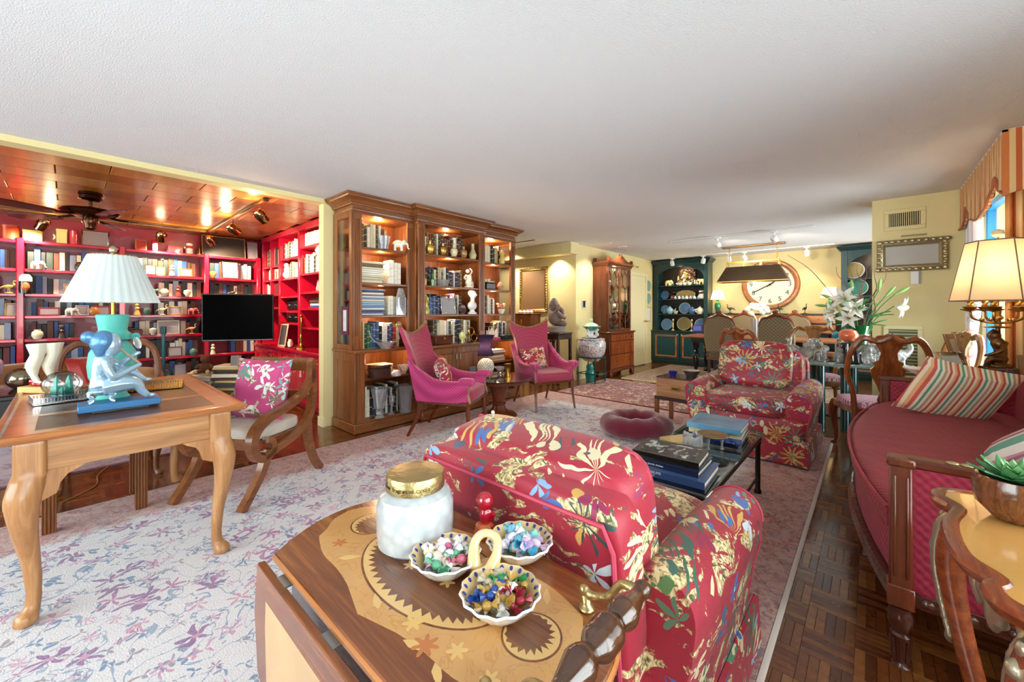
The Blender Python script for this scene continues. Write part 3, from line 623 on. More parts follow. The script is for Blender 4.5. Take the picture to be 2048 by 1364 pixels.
MB().mold(cp, [(0, 2.345), (.02, 2.345), (.022, 2.36), (.03, 2.365), (.035, 2.38), (.055, 2.395), (.085, 2.41), (.09, 2.425), (.1, 2.43), (.102, 2.447), (0, 2.447)]).build('crown_moulding', WAL_Y, wb)
MB().mold(cp, [(0, 2.285), (.012, 2.285), (.016, 2.3), (.004, 2.308), (0, 2.308)]).build('astragal', WAL_Y, wb)
# contents: rows and stacks of books. Facing +X: rz = 90 deg, row runs along +Y
q = R(90)
def wrow(si, y, length, z, hmax, seed, where, pl, **k): book_row((SEC[si][2]-.05-k.pop('back', .02), y, z+.0005), q, length, hmax, seed, where, pl, **k)
def wstack(si, y, z, n, seed, where, pl, xo=-.05, **k): return book_stack((SEC[si][2]+xo, y, z+.0005), q, n, where, pl, seed, **k)
wrow(0, 2.03, .36, 1.925, .27, 1, 'on the top left walnut shelf', P_OLD+P_PALE)
wstack(0, 2.2, 1.55, 9, 2, 'of the cream stack in the left walnut bay', P_PALE, L=(.24, .31)); wrow(0, 2.4, .2, 1.55, .28, 3, 'beside the cream stack on the left walnut shelf', P_PALE[:3], t=(.03, .05))
wstack(0, 2.2, 1.205, 14, 4, 'of the blue and white walnut-bookcase stack', P_BLUE+P_PALE[:2], L=(.25, .3), t=(.014, .026)); wrow(0, 2.4, .14, 1.205, .22, 5, 'behind the crystal obelisk in the walnut bookcase', P_PALE)
wrow(0, 2.03, .52, .845, .3, 6, 'behind the glass swan on the walnut counter', P_MIX+pal('2c6a3c', 'b02a2a'))
wstack(0, 2.3, .542, 5, 7, 'of the stack beside the carved box', P_PALE+P_MIX, xo=.0); wrow(0, 2.1, .45, .12, .33, 8, 'behind the vases on the lowest walnut shelf', P_PALE[:3]+P_DARK, back=-.02)
wrow(1, 2.74, .7, 1.925, .27, 9, 'on the top middle walnut shelf', P_OLD+P_OLD+P_PALE); wstack(1, 3.25, 2.2, 1, 10, 'lying on the top middle walnut row', pal('a01c24'), L=(.24, .25), t=(.016, .02))
wrow(1, 2.76, .66, 1.55, .24, 11, 'on the second middle walnut shelf', P_OLD+P_PALE+P_DARK)
wrow(1, 2.8, .62, 1.205, .26, 12, 'on the walnut shelf with the white bust', P_MIX); wrow(1, 2.95, .6, .845, .3, 13, 'on the middle walnut counter', P_DARK+P_PALE, hv=.85); wstack(1, 2.85, .845, 6, 14, 'of the low stack on the middle walnut counter', P_DARK+pal('7a1f22'), L=(.2, .26))
wrow(2, 3.78, .45, 1.925, .27, 15, 'on the top right walnut shelf', P_PALE+P_OLD[:3]); wrow(2, 3.78, .34, 1.55, .16, 16, 'on the second right walnut shelf', P_PALE); wrow(2, 3.78, .34, 1.205, .27, 17, 'on the third right walnut shelf', P_PALE+P_DARK[:2]); wrow(2, 4.0, .4, .845, .26, 18, 'on the right walnut counter', P_DARK+P_PALE)
wstack(2, 4.05, .542, 7, 19, 'of the stack on the lower right walnut shelf', P_PALE, xo=.03, L=(.24, .31)); wstack(2, 4.05, .12, 9, 20, 'of the stack on the lowest right walnut shelf', P_PALE+P_DARK[:2], xo=.03, L=(.24, .3))
# contents: ornaments
def orn(name, b, loc, rz, mat, label, cat, vox=None, group=None):
    o = b.build(name, mat, loc=loc, rz=rz)
    if vox: fuse(o, vox)
    return tag(o, label, cat, group)
vp = [(.0, .0), (.05, 0), (.052, .012), (.03, .03), (.034, .06), (.06, .17), (.085, .31), (.088, .315), (.08, .31), (.05, .1), (.0, .07)]
vase('crystal_vase', vp, (-3.88, 2.21, .121), CRYST, 'footed cut crystal vase, left of two on the lowest walnut shelf', n=24, flute=12, fl=.04)
vase('crystal_vase', [(0, 0), (.062, 0), (.07, .1), (.085, .28), (.105, .3), (.1, .305), (.08, .28), (.06, .02), (0, .02)], (-3.87, 2.52, .121), CRYST, 'squat cut crystal vase, right of two on the lowest walnut shelf', n=24, flute=10, fl=.03)
vase('crystal_goblet', [(0, 0), (.035, 0), (.008, .02), (.008, .08), (.03, .14), (.034, .2), (.03, .14), (0, .09)], (-3.9, 2.37, .121), CRYST, 'thin crystal goblet between two vases on the lowest walnut shelf', 'goblet')
vase('crystal_bowl', [(0, 0), (.03, 0), (.035, .03), (.075, .1), (.07, .1), (.03, .035), (0, .03)], (-3.92, 2.53, .543), CRYST, 'flared cut crystal bowl on the lower left walnut shelf', 'bowl', flute=9)
t = thing('carved_box', 'dark carved lidded box on the lower left walnut shelf', 'box', (-3.86, 2.2, .543)); b = MB().box((0, 0, .055), (.13, .2, .11), .01); b.build('body', plain('carved_dark_wood', '3a2012', .5, bump=1, bs=30, var=.5), t); MB().box((0, 0, .125), (.14, .21, .03), .012).build('lid', plain('carved_lid', '4a2a14', .5, bump=1, bs=30, var=.5), t)
orn('paperweight_dome', MB().lathe([(.05, 0), (.055, .015), (.05, .04), (.03, .06), (0, .066)], n=16), (-3.86, 2.4, .543), 0, plain('opal_glass', 'd8dde2', .15, coat=.6), 'white domed paperweight beside the carved box', 'paperweight')
orn('elephant_bookend', elephant(.13), (-3.98, 2.5, 1.926), R(60), CREAMP, 'ivory elephant figurine on the top left walnut shelf', 'figurine', .004)
vase('crystal_vase', [(0, 0), (.04, 0), (.05, .05), (.07, .14), (.062, .14), (.04, .05), (0, .03)], (-3.98, 2.32, 1.926), CRYST, 'cut crystal vase on the top left walnut shelf', flute=10)
orn('crystal_obelisk', MB().prism([(-.05, -.03), (.05, -.03), (.06, .03), (-.06, .03)], 0, .2).lathe([(.06, .2), (.03, .3), (0, .31)], n=6), (-3.98, 2.53, 1.206), q, CRYST, 'pale crystal obelisk on the third left walnut shelf', 'sculpture')
t = thing('glass_swan', 'clear glass swan bowl on the left walnut counter', 'bowl', (-3.9, 2.3, .846), R(90)); b = MB(); b.lathe([(0, 0), (.05, 0), (.06, .02), (.1, .07), (.095, .07), (.05, .02), (0, .015)], n=18, sx=1.2); b.build('bowl', CRYST, t); MB().tube(bez([(.1, 0, .06), (.16, 0, .1), (.13, 0, .19), (.19, 0, .2)], 6), .008, 8).build('neck', CRYST, t); MB().tube(bez([(-.1, 0, .06), (-.17, 0, .12), (-.2, 0, .2)], 6), .007, 8).build('tail', CRYST, t)
orn('glass_apple', MB().lathe([(0, .005), (.03, 0), (.045, .04), (.035, .08), (.008, .075), (0, .07)], n=14), (-3.87, 2.56, .846), 0, glass('amber_red_glass', (1, .45, .25)), 'amber glass apple at the right of the left walnut counter', 'ornament')
for i, (y, col, lb) in enumerate(((2.86, 'c8983c', 'round brass flask ornament, leftmost on the top middle walnut shelf'), (3.05, 'a87a34', 'small brass urn second from the left on the top middle walnut shelf'), (3.22, 'd8c8a0', 'pale glass decanter in front of old books on the top middle shelf'), (3.38, '9a6a2a', 'amber bottle right of the decanter on the top middle shelf'))):
    vase('ornament_flask', [(0, 0), (.03, 0), (.05, .05), (.045, .09), (.015, .11), (.018, .14), (0, .14)], (-3.875, y, 1.926), plain('flask_glaze_%d' % i, col, .2, .6 if i < 2 else 0, coat=.5), lb, 'ornament', 14)
vase('glass_vase', [(0, 0), (.04, 0), (.055, .06), (.02, .13), (.02, .19), (.026, .2), (0, .2)], (-3.9, 3.56, 1.926), plain('painted_ceramic', 'c9b888', .25, coat=.4, var=.5), 'painted long-neck vase at the right of the top middle walnut shelf')
vase('glass_bowl', [(0, 0), (.08, 0), (.11, .08), (.105, .08), (.075, .01), (0, .01)], (-3.99+.02, 3.1, 1.551), CRYST, 'wide glass bowl on the second middle walnut shelf', 'bowl')
for i, y in enumerate((2.8, 2.92)): vase('glass_decanter', [(0, 0), (.03, 0), (.035, .07), (.012, .1), (.012, .14), (.02, .16), (0, .18)], (-3.91, y, 1.551), plain('decanter_%d' % i, ('b08a3c', '48683a')[i], .15, .2, coat=.6), ('gold', 'green')[i]+' decanter on the second middle walnut shelf', 'decanter', 12)
b = MB(); b.T = Matrix.Scale(.26, 4); b.lathe([(.24, 0), (.24, .06), (.18, .1)], n=12); b.ball((0, 0, .25), (.22, .16, .17)); b.tube(bez([(0, 0, .25), (.03, 0, .45), (-.03, .02, .65)], 5), lerps([.15, .13, .16], 11), 10); b.ball((-.03, .06, .84), .11); b.tube(bez([(-.16, 0, .66), (-.26, .06, .5), (-.08, .14, .42)], 5), .05, 8); b.tube(bez([(.1, 0, .68), (.2, 0, .86), (.06, .02, 1.0)], 5), .045, 8); b.tube(bez([(.1, 0, .25), (.3, .1, .3), (.34, .06, .06)], 5), lerps([.1, .08, .05], 11), 8)
orn('white_figure_sculpture', b, (-3.93, 3.52, 1.551), q, CREAMP, 'white seated figure sculpture on the second middle walnut shelf', 'sculpture', .005)
orn('white_bust', bust(.32), (-3.9, 3.55, 1.206), R(-70), WHITEP, 'white classical bust on the third middle walnut shelf', 'bust', .006)
photo('photo_frame', (-3.9, 3.17, 1.2065), .23, .21, q, 'silver photo frame with grey print on the third middle walnut shelf', SILVER, plain('silvery_print', '9c9c9e', .25))
orn('glass_bottle_figurine', MB().lathe([(0, 0), (.04, 0), (.045, .05), (.02, .12), (.035, .17), (.012, .22), (0, .23)], n=12), (-3.91, 2.83, 1.206), 0, plain('yellow_glass', 'a8a040', .12, coat=.6), 'yellow glass twisted bottle on the third middle walnut shelf', 'ornament')
t = thing('plate_stand', 'dark round plate on a stand beside the white bust', 'plate', (-3.9, 3.38, 1.206), q); b = MB(); b.at((0, 0, .065), rx=R(80)); b.lathe([(0, 0), (.04, .002), (.06, .01), (.06, .013), (.04, .006), (0, .004)], n=20); b.build('plate', plain('bronze_plate', '4a2418', .3, coat=.4), t); MB().box((0, .01, .004), (.06, .05, .008), .002).build('stand', DARKW, t)
t = thing('ornate_box', 'brown lacquer casket with gilt bands on the middle walnut counter', 'box', (-3.84, 3.0, .9), q); t.location.z = .846; b = MB().box((0, 0, .05), (.26, .12, .09), .008); b.build('body', plain('tortoise_lacquer', '5a2a14', .2, coat=.6, var=.5), t); b = MB(); b.box((0, 0, .105), (.27, .13, .022), .008); b.build('lid', plain('tortoise_lid', '6b3418', .2, coat=.6, var=.5), t); b = MB(); [b.box((x, -.1*0-.0, -.0+.003), (.02, .02, .006)) for x in ()]; MB().box((0, -.066, .075), (.03, .006, .03), .002).build('clasp', BRASS, t)
orn('glass_hand_mirror', MB().at((0, 0, .09), rx=R(90)).lathe([(0, -.01), (.05, -.008), (.055, 0), (.05, .008), (0, .01)], n=20).at().cyl((0, 0, 0), (0, 0, .05), .02, .014), (-3.81, 3.3, .846), q, plain('yellow_green_glass', 'c8c060', .15, coat=.5), 'yellow oval glass ornament on the middle walnut counter', 'ornament')
b = MB(); [b.tube([(.05*cos(a)+x, 0, .05*sin(a)+z) for a in [2*pi*i/14 for i in range(14)]], .008, 6, True) for x, z in ((-.05, .06), (.05, .06), (0, .14))]
orn('pretzel_sculpture', b, (-3.81, 3.45, .846), q, BRASS, 'looped brass sculpture on the middle walnut counter', 'sculpture')
vase('yellow_figurine', [(0, 0), (.04, 0), (.045, .06), (.025, .11), (.04, .15), (.02, .19), (0, .2)], (-3.98, 4.2, 1.926), plain('yellow_wax', 'd8c06a', .4), 'yellow bulbous figurine on the top right walnut shelf', 'figurine')
t = thing('wooden_casket', 'small dark wooden casket on the second right walnut shelf', 'box', (-4.0, 3.95, 1.551), q); MB().box((0, 0, .04), (.17, .1, .08), .006).build('body', DARKW, t); MB().box((0, 0, .09), (.18, .11, .018), .007).build('lid', DARKW, t)
vase('shell_ornament', [(0, 0), (.03, 0), (.05, .05), (.03, .1), (0, .12)], (-3.99, 4.18, 1.551), plain('pink_shell', 'c99a84', .3), 'pinkish shell on the second right walnut shelf', 'ornament', flute=6)
t = thing('flower_ornament', 'porcelain flower basket on the third right walnut shelf', 'ornament', (-3.99, 4.2, 1.206)); MB().lathe([(.03, 0), (.05, .04), (.055, .07), (0, .06)], n=12).build('basket', CREAMP, t)
for i in range(8): a = i*.8; MB().ball((.05*cos(a), .06*sin(a), .1+.02*(i % 3)), (.022, .022, .018), 8, 5).build('flower', plain('flower_%d' % i, ('d8a89a', 'c97a5a', 'e2cfae')[i % 3], .5), t)
t = thing('coral_piece', 'white coral on a pink box on the right walnut counter', 'coral', (-3.9, 3.92, .846), q); MB().box((0, 0, .02), (.2, .14, .04), .006).build('base', plain('pink_box', 'c04a78', .4), t); b = MB(); rn = random.Random(5); [b.lathe([(.02, 0), (.012, .05+.05*rn.random()), (0, .09+.07*rn.random())], (rn.uniform(-.07, .07), rn.uniform(-.04, .04), .04), 6) for i in range(14)]; c_ = b.build('coral', plain('white_coral', 'efe4d2', .7), t)
orn('green_flat_box', MB().box((0, 0, .03), (.3, .16, .06), .006), (-3.88, 4.25, .846), q, plain('green_leatherette', '0f3832', .4), 'flat dark green box on the right walnut counter', 'box')
photo('advert_picture', (-4.1, 1.9362, 1.0), .16, .3, 0, 'small purple-matted picture on the glazed end of the walnut bookcase', plain('purple_mat', '5a1a3a', .5), plain('pale_print', 'c8d0c8', .4, var=.3), tilt=0, fw=.04)
# ------------------------------------------------------------------ den: red bookcases
db = thing('red_bookcase', 'long red lacquered bookcase covering the den rear wall', 'bookcase', (0, 0, 0))
XF = -7.35; XR = -7.7; UP = [-1.25, -.37, .48, 1.38, 2.06]; ZS = [.05, .294, .6, .918, 1.193, 1.453, 1.743, 2.077]
MB().bb(XR-.015, XR, UP[0], UP[-1], 0.003, 2.09).build('back_panel', W_RED, db, smooth=None)
for y in UP: MB().bb(XR, XF+.012, y-.028, y+.028, 0.003, 2.1, .006).build('upright', W_RED2, db)
for i in range(4):
    for z in ZS: MB().bb(XR, XF, UP[i]+.028, UP[i+1]-.028, z-.036, z, .006).build('shelf', W_RED2, db)
NAMES = {2.077: 'top', 1.743: 'second', 1.453: 'third', 1.193: 'fourth', .918: 'fifth', .6: 'sixth', .294: 'seventh', .05: 'lowest'}; BAYS = {0: 'leftmost', 1: 'lamp-side', 2: 'middle', 3: 'television-side'}
P3 = {1.743: P_PALE+P_MIX, 1.453: P_OLD+P_OLD, 1.193: P_DARK, .918: P_DARK+P_MIX, .6: P_DARK+P_BLUE+P_MIX, .294: P_MIX+P_DARK, .05: P_DARK}
seed = 100
plan = [(1.743, 1, .02, .72), (1.743, 2, .03, .78), (1.743, 3, .03, .6), (1.453, 1, .02, .75), (1.453, 2, .35, .5), (1.453, 3, .03, .62), (1.193, 2, .3, .5), (.918, 1, .05, .4), (.918, 2, .1, .72), (.6, 2, .1, .72), (.6, 3, .3, .33), (1.743, 0, .5, .34), (1.453, 0, .5, .2), (1.193, 0, .45, .38), (.918, 0, .45, .38), (.6, 0, .45, .38), (1.193, 1, .05, .7), (.6, 1, .05, .7), (.294, 2, .3, .5), (1.193, 3, .03, .6), (.294, 1, .05, .7), (.294, 3, .3, .3), (.918, 3, .3, .3)]
# side bookcase over red cupboards
sb = thing('red_side_bookcase', 'red lacquered shelving on the den side wall', 'bookcase', (0, 0, 0)); YF = 2.1; YR = 2.48
UX = [-7.3, -6.55, -5.8, -5.08, -4.55]; SZ = [[1.94, 1.73, 1.5, 1.3], [2.01, 1.72, 1.46, 1.25, 1.08], [2.11, 1.747, 1.5, 1.283, 1.03], [2.11, 1.747, 1.5, 1.283, 1.03]]
MB().bb(UX[0], UX[-1], YR, YR+.015, .745, 2.41).build('back_panel', W_RED, sb, smooth=None)
for x in UX: MB().bb(x-.03, x+.03, YF, YR, .745, 2.33, .005).build('upright', W_RED2, sb)
MB().bb(UX[0]-.03, UX[-1]+.03, YF-.01, YR, 2.33, 2.41, .006).build('cornice', W_RED2, sb)
for i in range(4):
    for z in SZ[i]: MB().bb(UX[i]+.03, UX[i+1]-.03, YF+.01, YR, z-.03, z, .005).build('shelf', W_RED2, sb)
MB().bb(-6.95, -6.91, YF+.005, YR, 1.5, 2.33).build('upright', W_RED2, sb, smooth=None)
def srow(i, z, o, L, H, pl, **k):
    book_row((UX[i]+.03+o, YF+.05, z+.0005), 0, L, H, int(z*1000)+i, 'on the side wall, %s shelf, %s bay' % (ORD[SZ[i].index(z)], ('corner', 'second', 'third', 'last')[i]), pl, d=.2, **k)
srow(2, 2.11, .02, .62, .19, P_PALE[:3], hv=.95); srow(2, 1.747, .02, .45, .27, P_PALE+P_DARK[:1]); srow(1, 2.01, .02, .6, .27, P_PALE+P_DARK, t=(.025, .045)); srow(1, 1.72, .2, .45, .24, P_PALE+P_DARK, t=(.025, .045)); srow(0, 1.94, .02, .6, .3, P_PALE+P_DARK, t=(.03, .06)); srow(0, 1.73, .02, .6, .17, P_PALE, t=(.03, .06)); srow(0, 1.5, .02, .6, .18, P_PALE, t=(.03, .06))
book_stack((-5.45, YF+.08, 1.2835), 0, 6, 'of the flat pile on the den side wall', P_PALE, 55, L=(.3, .42))
for z, i, o, L in plan:
    seed += 1; H = {1.743: .27, 1.453: .23, 1.193: .2, .918: .21, .6: .25, .294: .25, .05: .2}[z]
    book_row((XF-.1, UP[i]+.028+o, z+.0005), q, L, H, seed, 'on the red %s shelf, %s bay' % (NAMES[z], BAYS[i]), P3[z], t=(.034, .062), d=.18)
book_stack((XF-.03, 1.15-.6, .9185), q, 4, 'of the flat pile behind the desk lamp', P_MIX, 77)
orn('cream_draped_bust', bust(.36), (-5.3, 2.2, 1.748), R(160), CREAMP, 'cream draped bust on the den side shelf near the yellow pier', 'bust', .007)
orn('ivory_buddha', MB().ball((0, 0, .06), (.07, .06, .06)).ball((0, 0, .13), (.05, .045, .06)).ball((0, -.01, .2), .035), (-6.45, 2.18, 1.721), 0, CREAMP, 'small ivory seated figure on the den side shelf', 'figurine', .004)
photo('photo_frame', (-5.4, 2.2, 1.5005), .2, .17, 0, 'silver photo frame on the den side shelf below the cream bust', SILVER, GREY_PIC)
for i, (z, h) in enumerate(((1.25, .16), (1.08, .15))):
    t = thing('stereo_unit', ('black rounded stereo speaker' if i == 0 else 'flat black stereo receiver')+' on the den side shelf right of the television', 'stereo', (-6.15, 2.25, z+.0005)); MB().box((0, 0, h/2), (.5, .2, h), .03 if i == 0 else .006).build('body', BLACK, t); b = MB(); b.box((0, -.102, h*.5), (.42, .008, h*.5), .003); b.build('front_panel', plain('black_gloss_%d' % i, '15151a', .15), t); [MB().cyl((x, -.105, h*.5), (x, -.122, h*.5), .014, n=10).build('knob', SILVER, t) for x in (-.12, .12)]
# lower red cupboards, one thing per unit, and their counter
tag(MB().bb(-7.3, -4.52, 1.96, 2.5, .71, .745, .006).build('red_counter', W_RED2), 'long red lacquered counter beneath the den side shelving', 'counter')
for k in range(5):
    x0 = -7.28+.55*k; x1 = x0+.546
    t = thing('red_cupboard', 'red panelled cupboard under the den counter, %s from the corner' % ('first', 'second', 'third', 'fourth', 'fifth')[k], 'cupboard', ((x0+x1)/2, 2.24, 0), 0, 'red cupboards under the den counter'); w = .273
    MB().bb(-w, w, -.24, .24, .07, .709).build('body', W_RED2, t, smooth=None); MB().bb(-w, w, -.2, .24, .003, .07).build('toe_kick', W_RED, t, smooth=None)
    for sgn in (-1, 1):
        a, c = (-w+.006, -.002) if sgn < 0 else (.002, w-.006); d_ = MB(); s_ = .05
        for e in ((a, a+s_, .09, .69), (c-s_, c, .09, .69), (a+s_, c-s_, .09, .15), (a+s_, c-s_, .63, .69)): d_.bb(e[0], e[1], -.26, -.24, e[2], e[3], .004)
        d_ = d_.build('door', W_RED2, t); MB().bb(a+s_-.003, c-s_+.003, -.254, -.24, .147, .633, .01).build('panel', W_RED2, d_)
        kb = MB(); kb.cyl((sgn*.03, -.26, .62), (sgn*.03, -.275, .62), .006, n=8); kb.ball((sgn*.03, -.282, .62), .011, 10, 6); kb.build('knob', BRASS, d_)
    if k in (1, 3): b = MB(); b.cyl((.03, -.285, .615), (.03, -.285, .54), .003, n=6); b.lathe([(.002, .12), (.012, .1), (.01, .09), (.018, 0), (.0, 0)], (.03, -.285, .42), 10); b.build('tassel', plain('pink_tassel', 'd88a92', .8), t)

for k, b in BSTUFF.items():
    o = b.build('books_in_rows', rnd_colour('book_cloth_mixed', [(0, '1a1a22'), (.15, '5a3420'), (.3, '2c4f86'), (.45, 'd9cfb4'), (.6, '20302c'), (.7, '6b2a2a'), (.8, '8fa0b4'), (.9, 'e8e2d0')], .5, 'CONSTANT'), smooth=None); o['kind'] = 'stuff'; o['label'] = 'remaining books in rows on the lower shelves of the red den bookcase'; o['category'] = 'books'
# ------------------------------------------------------------------ den fittings
def strip(b, path, w, a, c):
    """flat band: path in (y, z), width w (number or list), from x=a to x=c"""
    P = [Vector((p[0], p[1])) for p in path]; n = len(P); ws = w if isinstance(w, list) else [w]*n; vs = []; F = []
    for i in range(n):
        t = (P[min(i+1, n-1)]-P[max(i-1, 0)]).normalized(); nn = Vector((-t.y, t.x))*ws[i]/2
        for s in (1, -1):
            for x in (a, c): vs.append((x, P[i].x+nn.x*s, P[i].y+nn.y*s))
    for i in range(n-1):
        k = i*4; F += [(k, k+1, k+5, k+4), (k+2, k+6, k+7, k+3), (k, k+4, k+6, k+2), (k+1, k+3, k+7, k+5)]
    F += [(0, 2, 3, 1), (4*n-4, 4*n-3, 4*n-1, 4*n-2)]; return b.add(vs, F)
CHROME = plain('aged_chrome', '9a7a58', .12, 1); DKB = plain('dark_bronze_polish', '4a2c1a', .2, .9)
fan = thing('ceiling_fan', 'dark bronze ceiling fan hanging from the wooden den ceiling', 'fan', (-5.7, .15, 0), R(14))
MB().lathe([(.0, 2.41), (.085, 2.41), (.09, 2.385), (.08, 2.375), (.085, 2.345), (.06, 2.33), (.0, 2.325)], n=24).build('canopy', DKB, fan)
MB().cyl((0, 0, 2.33), (0, 0, 2.25), .014).build('rod', DKB, fan)
MB().lathe([(0, 2.27), (.05, 2.268), (.1, 2.255), (.2, 2.235), (.215, 2.215), (.2, 2.195), (.12, 2.175), (.06, 2.16), (.0, 2.155)], n=32).build('motor_housing', DKB, fan)
MB().lathe([(0, 2.16), (.055, 2.158), (.06, 2.12), (.05, 2.1), (.045, 2.06), (.02, 2.045), (0, 2.04)], n=20).build('switch_housing', DKB, fan)
BLADE = plain('red_brown_fan_blade', '4a1210', .35, coat=.2)
for k in range(5):
    a = 2*pi*k/5; b = MB().at((0, 0, 0), a); b.tube(bez([(.13, 0, 2.185), (.2, .02, 2.17), (.27, 0, 2.165)], 4), .012, 6); b.box((.3, 0, 2.163), (.09, .07, .008), .003); ir = b.build('blade_iron', DKB, fan)
    b = MB().at((0, 0, 2.162), a, rx=R(11)); b.prism([(.27, -.045), (.32, -.06), (.58, -.072), (.66, -.06), (.69, 0), (.66, .06), (.58, .072), (.32, .06), (.27, .045)], -.004, .004, .002); b.build('blade', BLADE, ir)
def track(name, p0, p1, label, mat, h=.035):
    t = thing(name, label, 'track light'); b = MB(); d_ = Vector(p1)-Vector(p0); a = atan2(d_.y, d_.x); m_ = (Vector(p0)+Vector(p1))/2
    MB().at((m_.x, m_.y, m_.z-h/2), a).box((0, 0, 0), (d_.length, .05, h), .004).build('track', mat, t); MB().at((m_.x, m_.y, m_.z-h-.002), a).box((0, 0, 0), (d_.length-.02, .016, .004)).build('rail', BRASS, t); return t
track('den_rear_track', (-7.1, -1.2, 2.4105), (-7.1, 1.33, 2.4105), 'brown ceiling track along the den bookcase', plain('bronze_track', '6b4a24', .4, .5))
track('den_side_track', (-4.62, 1.36, 2.4105), (-7.12, 1.36, 2.4105), 'brown ceiling track crossing the den ceiling', plain('bronze_track_b', '5a3414', .4, .5))
LENS = emit('lamp_lens', (1, .8, .55), 6)
for k, (x, y, to, lb) in enumerate([(-7.1, -.19, (-7.5, -.5, 1.6), 'leftmost chrome ball spotlight on the den rear track'), (-7.1, .84, (-7.5, .9, 1.6), 'chrome ball spotlight on the den rear track right of the fan'), (-7.0, 1.36, (-7.5, 1.8, 1.6), 'chrome spotlight at the den track corner'), (-5.84, 1.36, (-6.2, 2.2, 1.7), 'middle chrome spotlight on the den cross track'), (-4.79, 1.36, (-5.3, 2.2, 1.6), 'chrome spotlight on the den cross track nearest the header')]):
    s = thing('track_spotlight', lb, 'spotlight', (x, y, 2.374)); d_ = (Vector(to)-Vector((x, y, 2.2))).normalized()
    MB().cyl((0, 0, 0), (0, 0, -.06), .007, n=8).build('stem', CHROME, s)
    b = MB(); b.tube([(.062*cos(a), 0, -.12-.062*sin(a)) for a in [pi*i/10-pi for i in range(11)]][::-1], .006, 6); b.build('yoke', CHROME, s, rz=atan2(d_.y, d_.x)+pi/2)
    b = MB(); b.T = Matrix.Translation((0, 0, -.125)) @ d_.to_track_quat('Z', 'Y').to_matrix().to_4x4(); b.lathe([(0, -.075), (.03, -.07), (.052, -.04), (.055, 0), (.05, .04), (.05, .07), (.045, .07), (.045, .03), (0, .02)], n=18); b.build('lamp_body', CHROME, s)
    b = MB(); b.T = Matrix.Translation((0, 0, -.125)) @ d_.to_track_quat('Z', 'Y').to_matrix().to_4x4(); b.lathe([(0, .045), (.044, .045), (.044, .05), (0, .052)], n=16); b.build('lens', LENS, s)
    spot('spot_beam', Vector((x, y, 2.25))+d_*.09, to, 75, (1, .8, .55), 110, .05, .8); point('lamp_spill', (x-.09*d_.x, y-.09*d_.y, 2.27), 7, (1, .75, .42), .04)
tv = thing('television', 'black flat-screen television on a wall arm in the den', 'television', (-6.42, 1.56, 1.16), R(61))
MB().box((0, 0, 0), (.84, .03, .64), .006).build('housing', BLACK, tv); MB().box((0, -.0155, .004), (.815, .003, .605)).build('screen', plain('black_screen', '020203', .6, Specular_IOR_Level=.02), tv, smooth=None); MB().box((0, -.0155, -.309), (.82, .002, .012)).build('lower_bezel', plain('grey_bezel', '58565a', .3), tv, smooth=None)
b = MB(); b.tube([(0, .015, 0), (.05, .2, 0), (-.1, .5, 0)], .025, 8); b.build('wall_arm', BLACK, tv)
# shelf ornaments in the den, facing +X
XS = -7.42; GFR = plain('gold_frame', 'b8935a', .3, .8); RFR = plain('red_frame', '7a1c2a', .4)
for y, z, w, h, fm, lb in [(-.42, 1.1935, .13, .15, GFR, 'gold photo frame at the left edge of the fourth red shelf'), (-.15, 1.1935, .17, .1, RFR, 'red-edged photo frame left of the lamp on the fourth red shelf'), (.12, 1.1935, .12, .13, SILVER, 'silver photo frame under the lampshade on the fourth red shelf'), (.3, 1.1935, .14, .12, RFR, 'dark red photo frame under the right of the lampshade'), (.03, 1.4535, .14, .13, GFR, 'pale photo frame left of the lampshade on the third red shelf'), (.76, 1.7435, .12, .14, SILVER, 'silver photo frame, left of three on the second red shelf'), (.86, 1.7435, .11, .12, GFR, 'square photo frame, middle of three on the second red shelf'), (1.14, 1.7435, .15, .12, GFR, 'wide photo frame, right of three on the second red shelf'), (1.68, 1.7435, .22, .27, SILVER, 'large photo frame above the television on the second red shelf'), (1.02, 1.1935, .17, .12, GFR, 'photo frame left of the television on the fourth red shelf'), (.24, 2.0775, .25, .21, SILVER, 'big grey photo frame on top of the red bookcase behind the fan'), (.67, 2.0775, .12, .15, GFR, 'gold framed red certificate on top of the red bookcase'), (2.0, 2.0775, .14, .28, plain('grey_frame', '8a7a80', .4), 'tall grey frame in the corner on top of the red bookcase'), (1.02, .6005, .16, .14, plain('dark_frame', '3a2a2c', .4), 'dark photo frame on the sixth red shelf'), (1.08, .2945, .15, .2, plain('dark_frame_b', '2a2024', .4), 'dark photo frame on the seventh red shelf'), (.95, .9185, .24, .2, plain('silver_relief', 'b0a898', .3, .6, bump=.6), 'framed silver relief on the fifth red shelf')]:
    photo('photo_frame', (XS+.068 if z < 2.07 else XS, y, z), w, h, q, lb, fm, plain('cert_print', 'a02020', .5) if 'certificate' in lb else None, fw=.014)
photo('chalkboard', (XS, 1.62, 2.0775), .56, .32, q, 'wide dark framed board on top of the red bookcase', plain('board_frame', '8a6a3a', .4), plain('dark_board', '2a2018', .5), fw=.012)
def sbox(name, y, z, s, m, lb, cat='box', x=XS-.02):
    t = thing(name, lb, cat, (x, y, z+.0005)); MB().box((0, 0, s[2]*.42), (s[0], s[1], s[2]*.84), .004).build('body', m, t); MB().box((0, 0, s[2]*.91), (s[0]+.006, s[1]+.006, s[2]*.18), .004).build('lid', m, t)
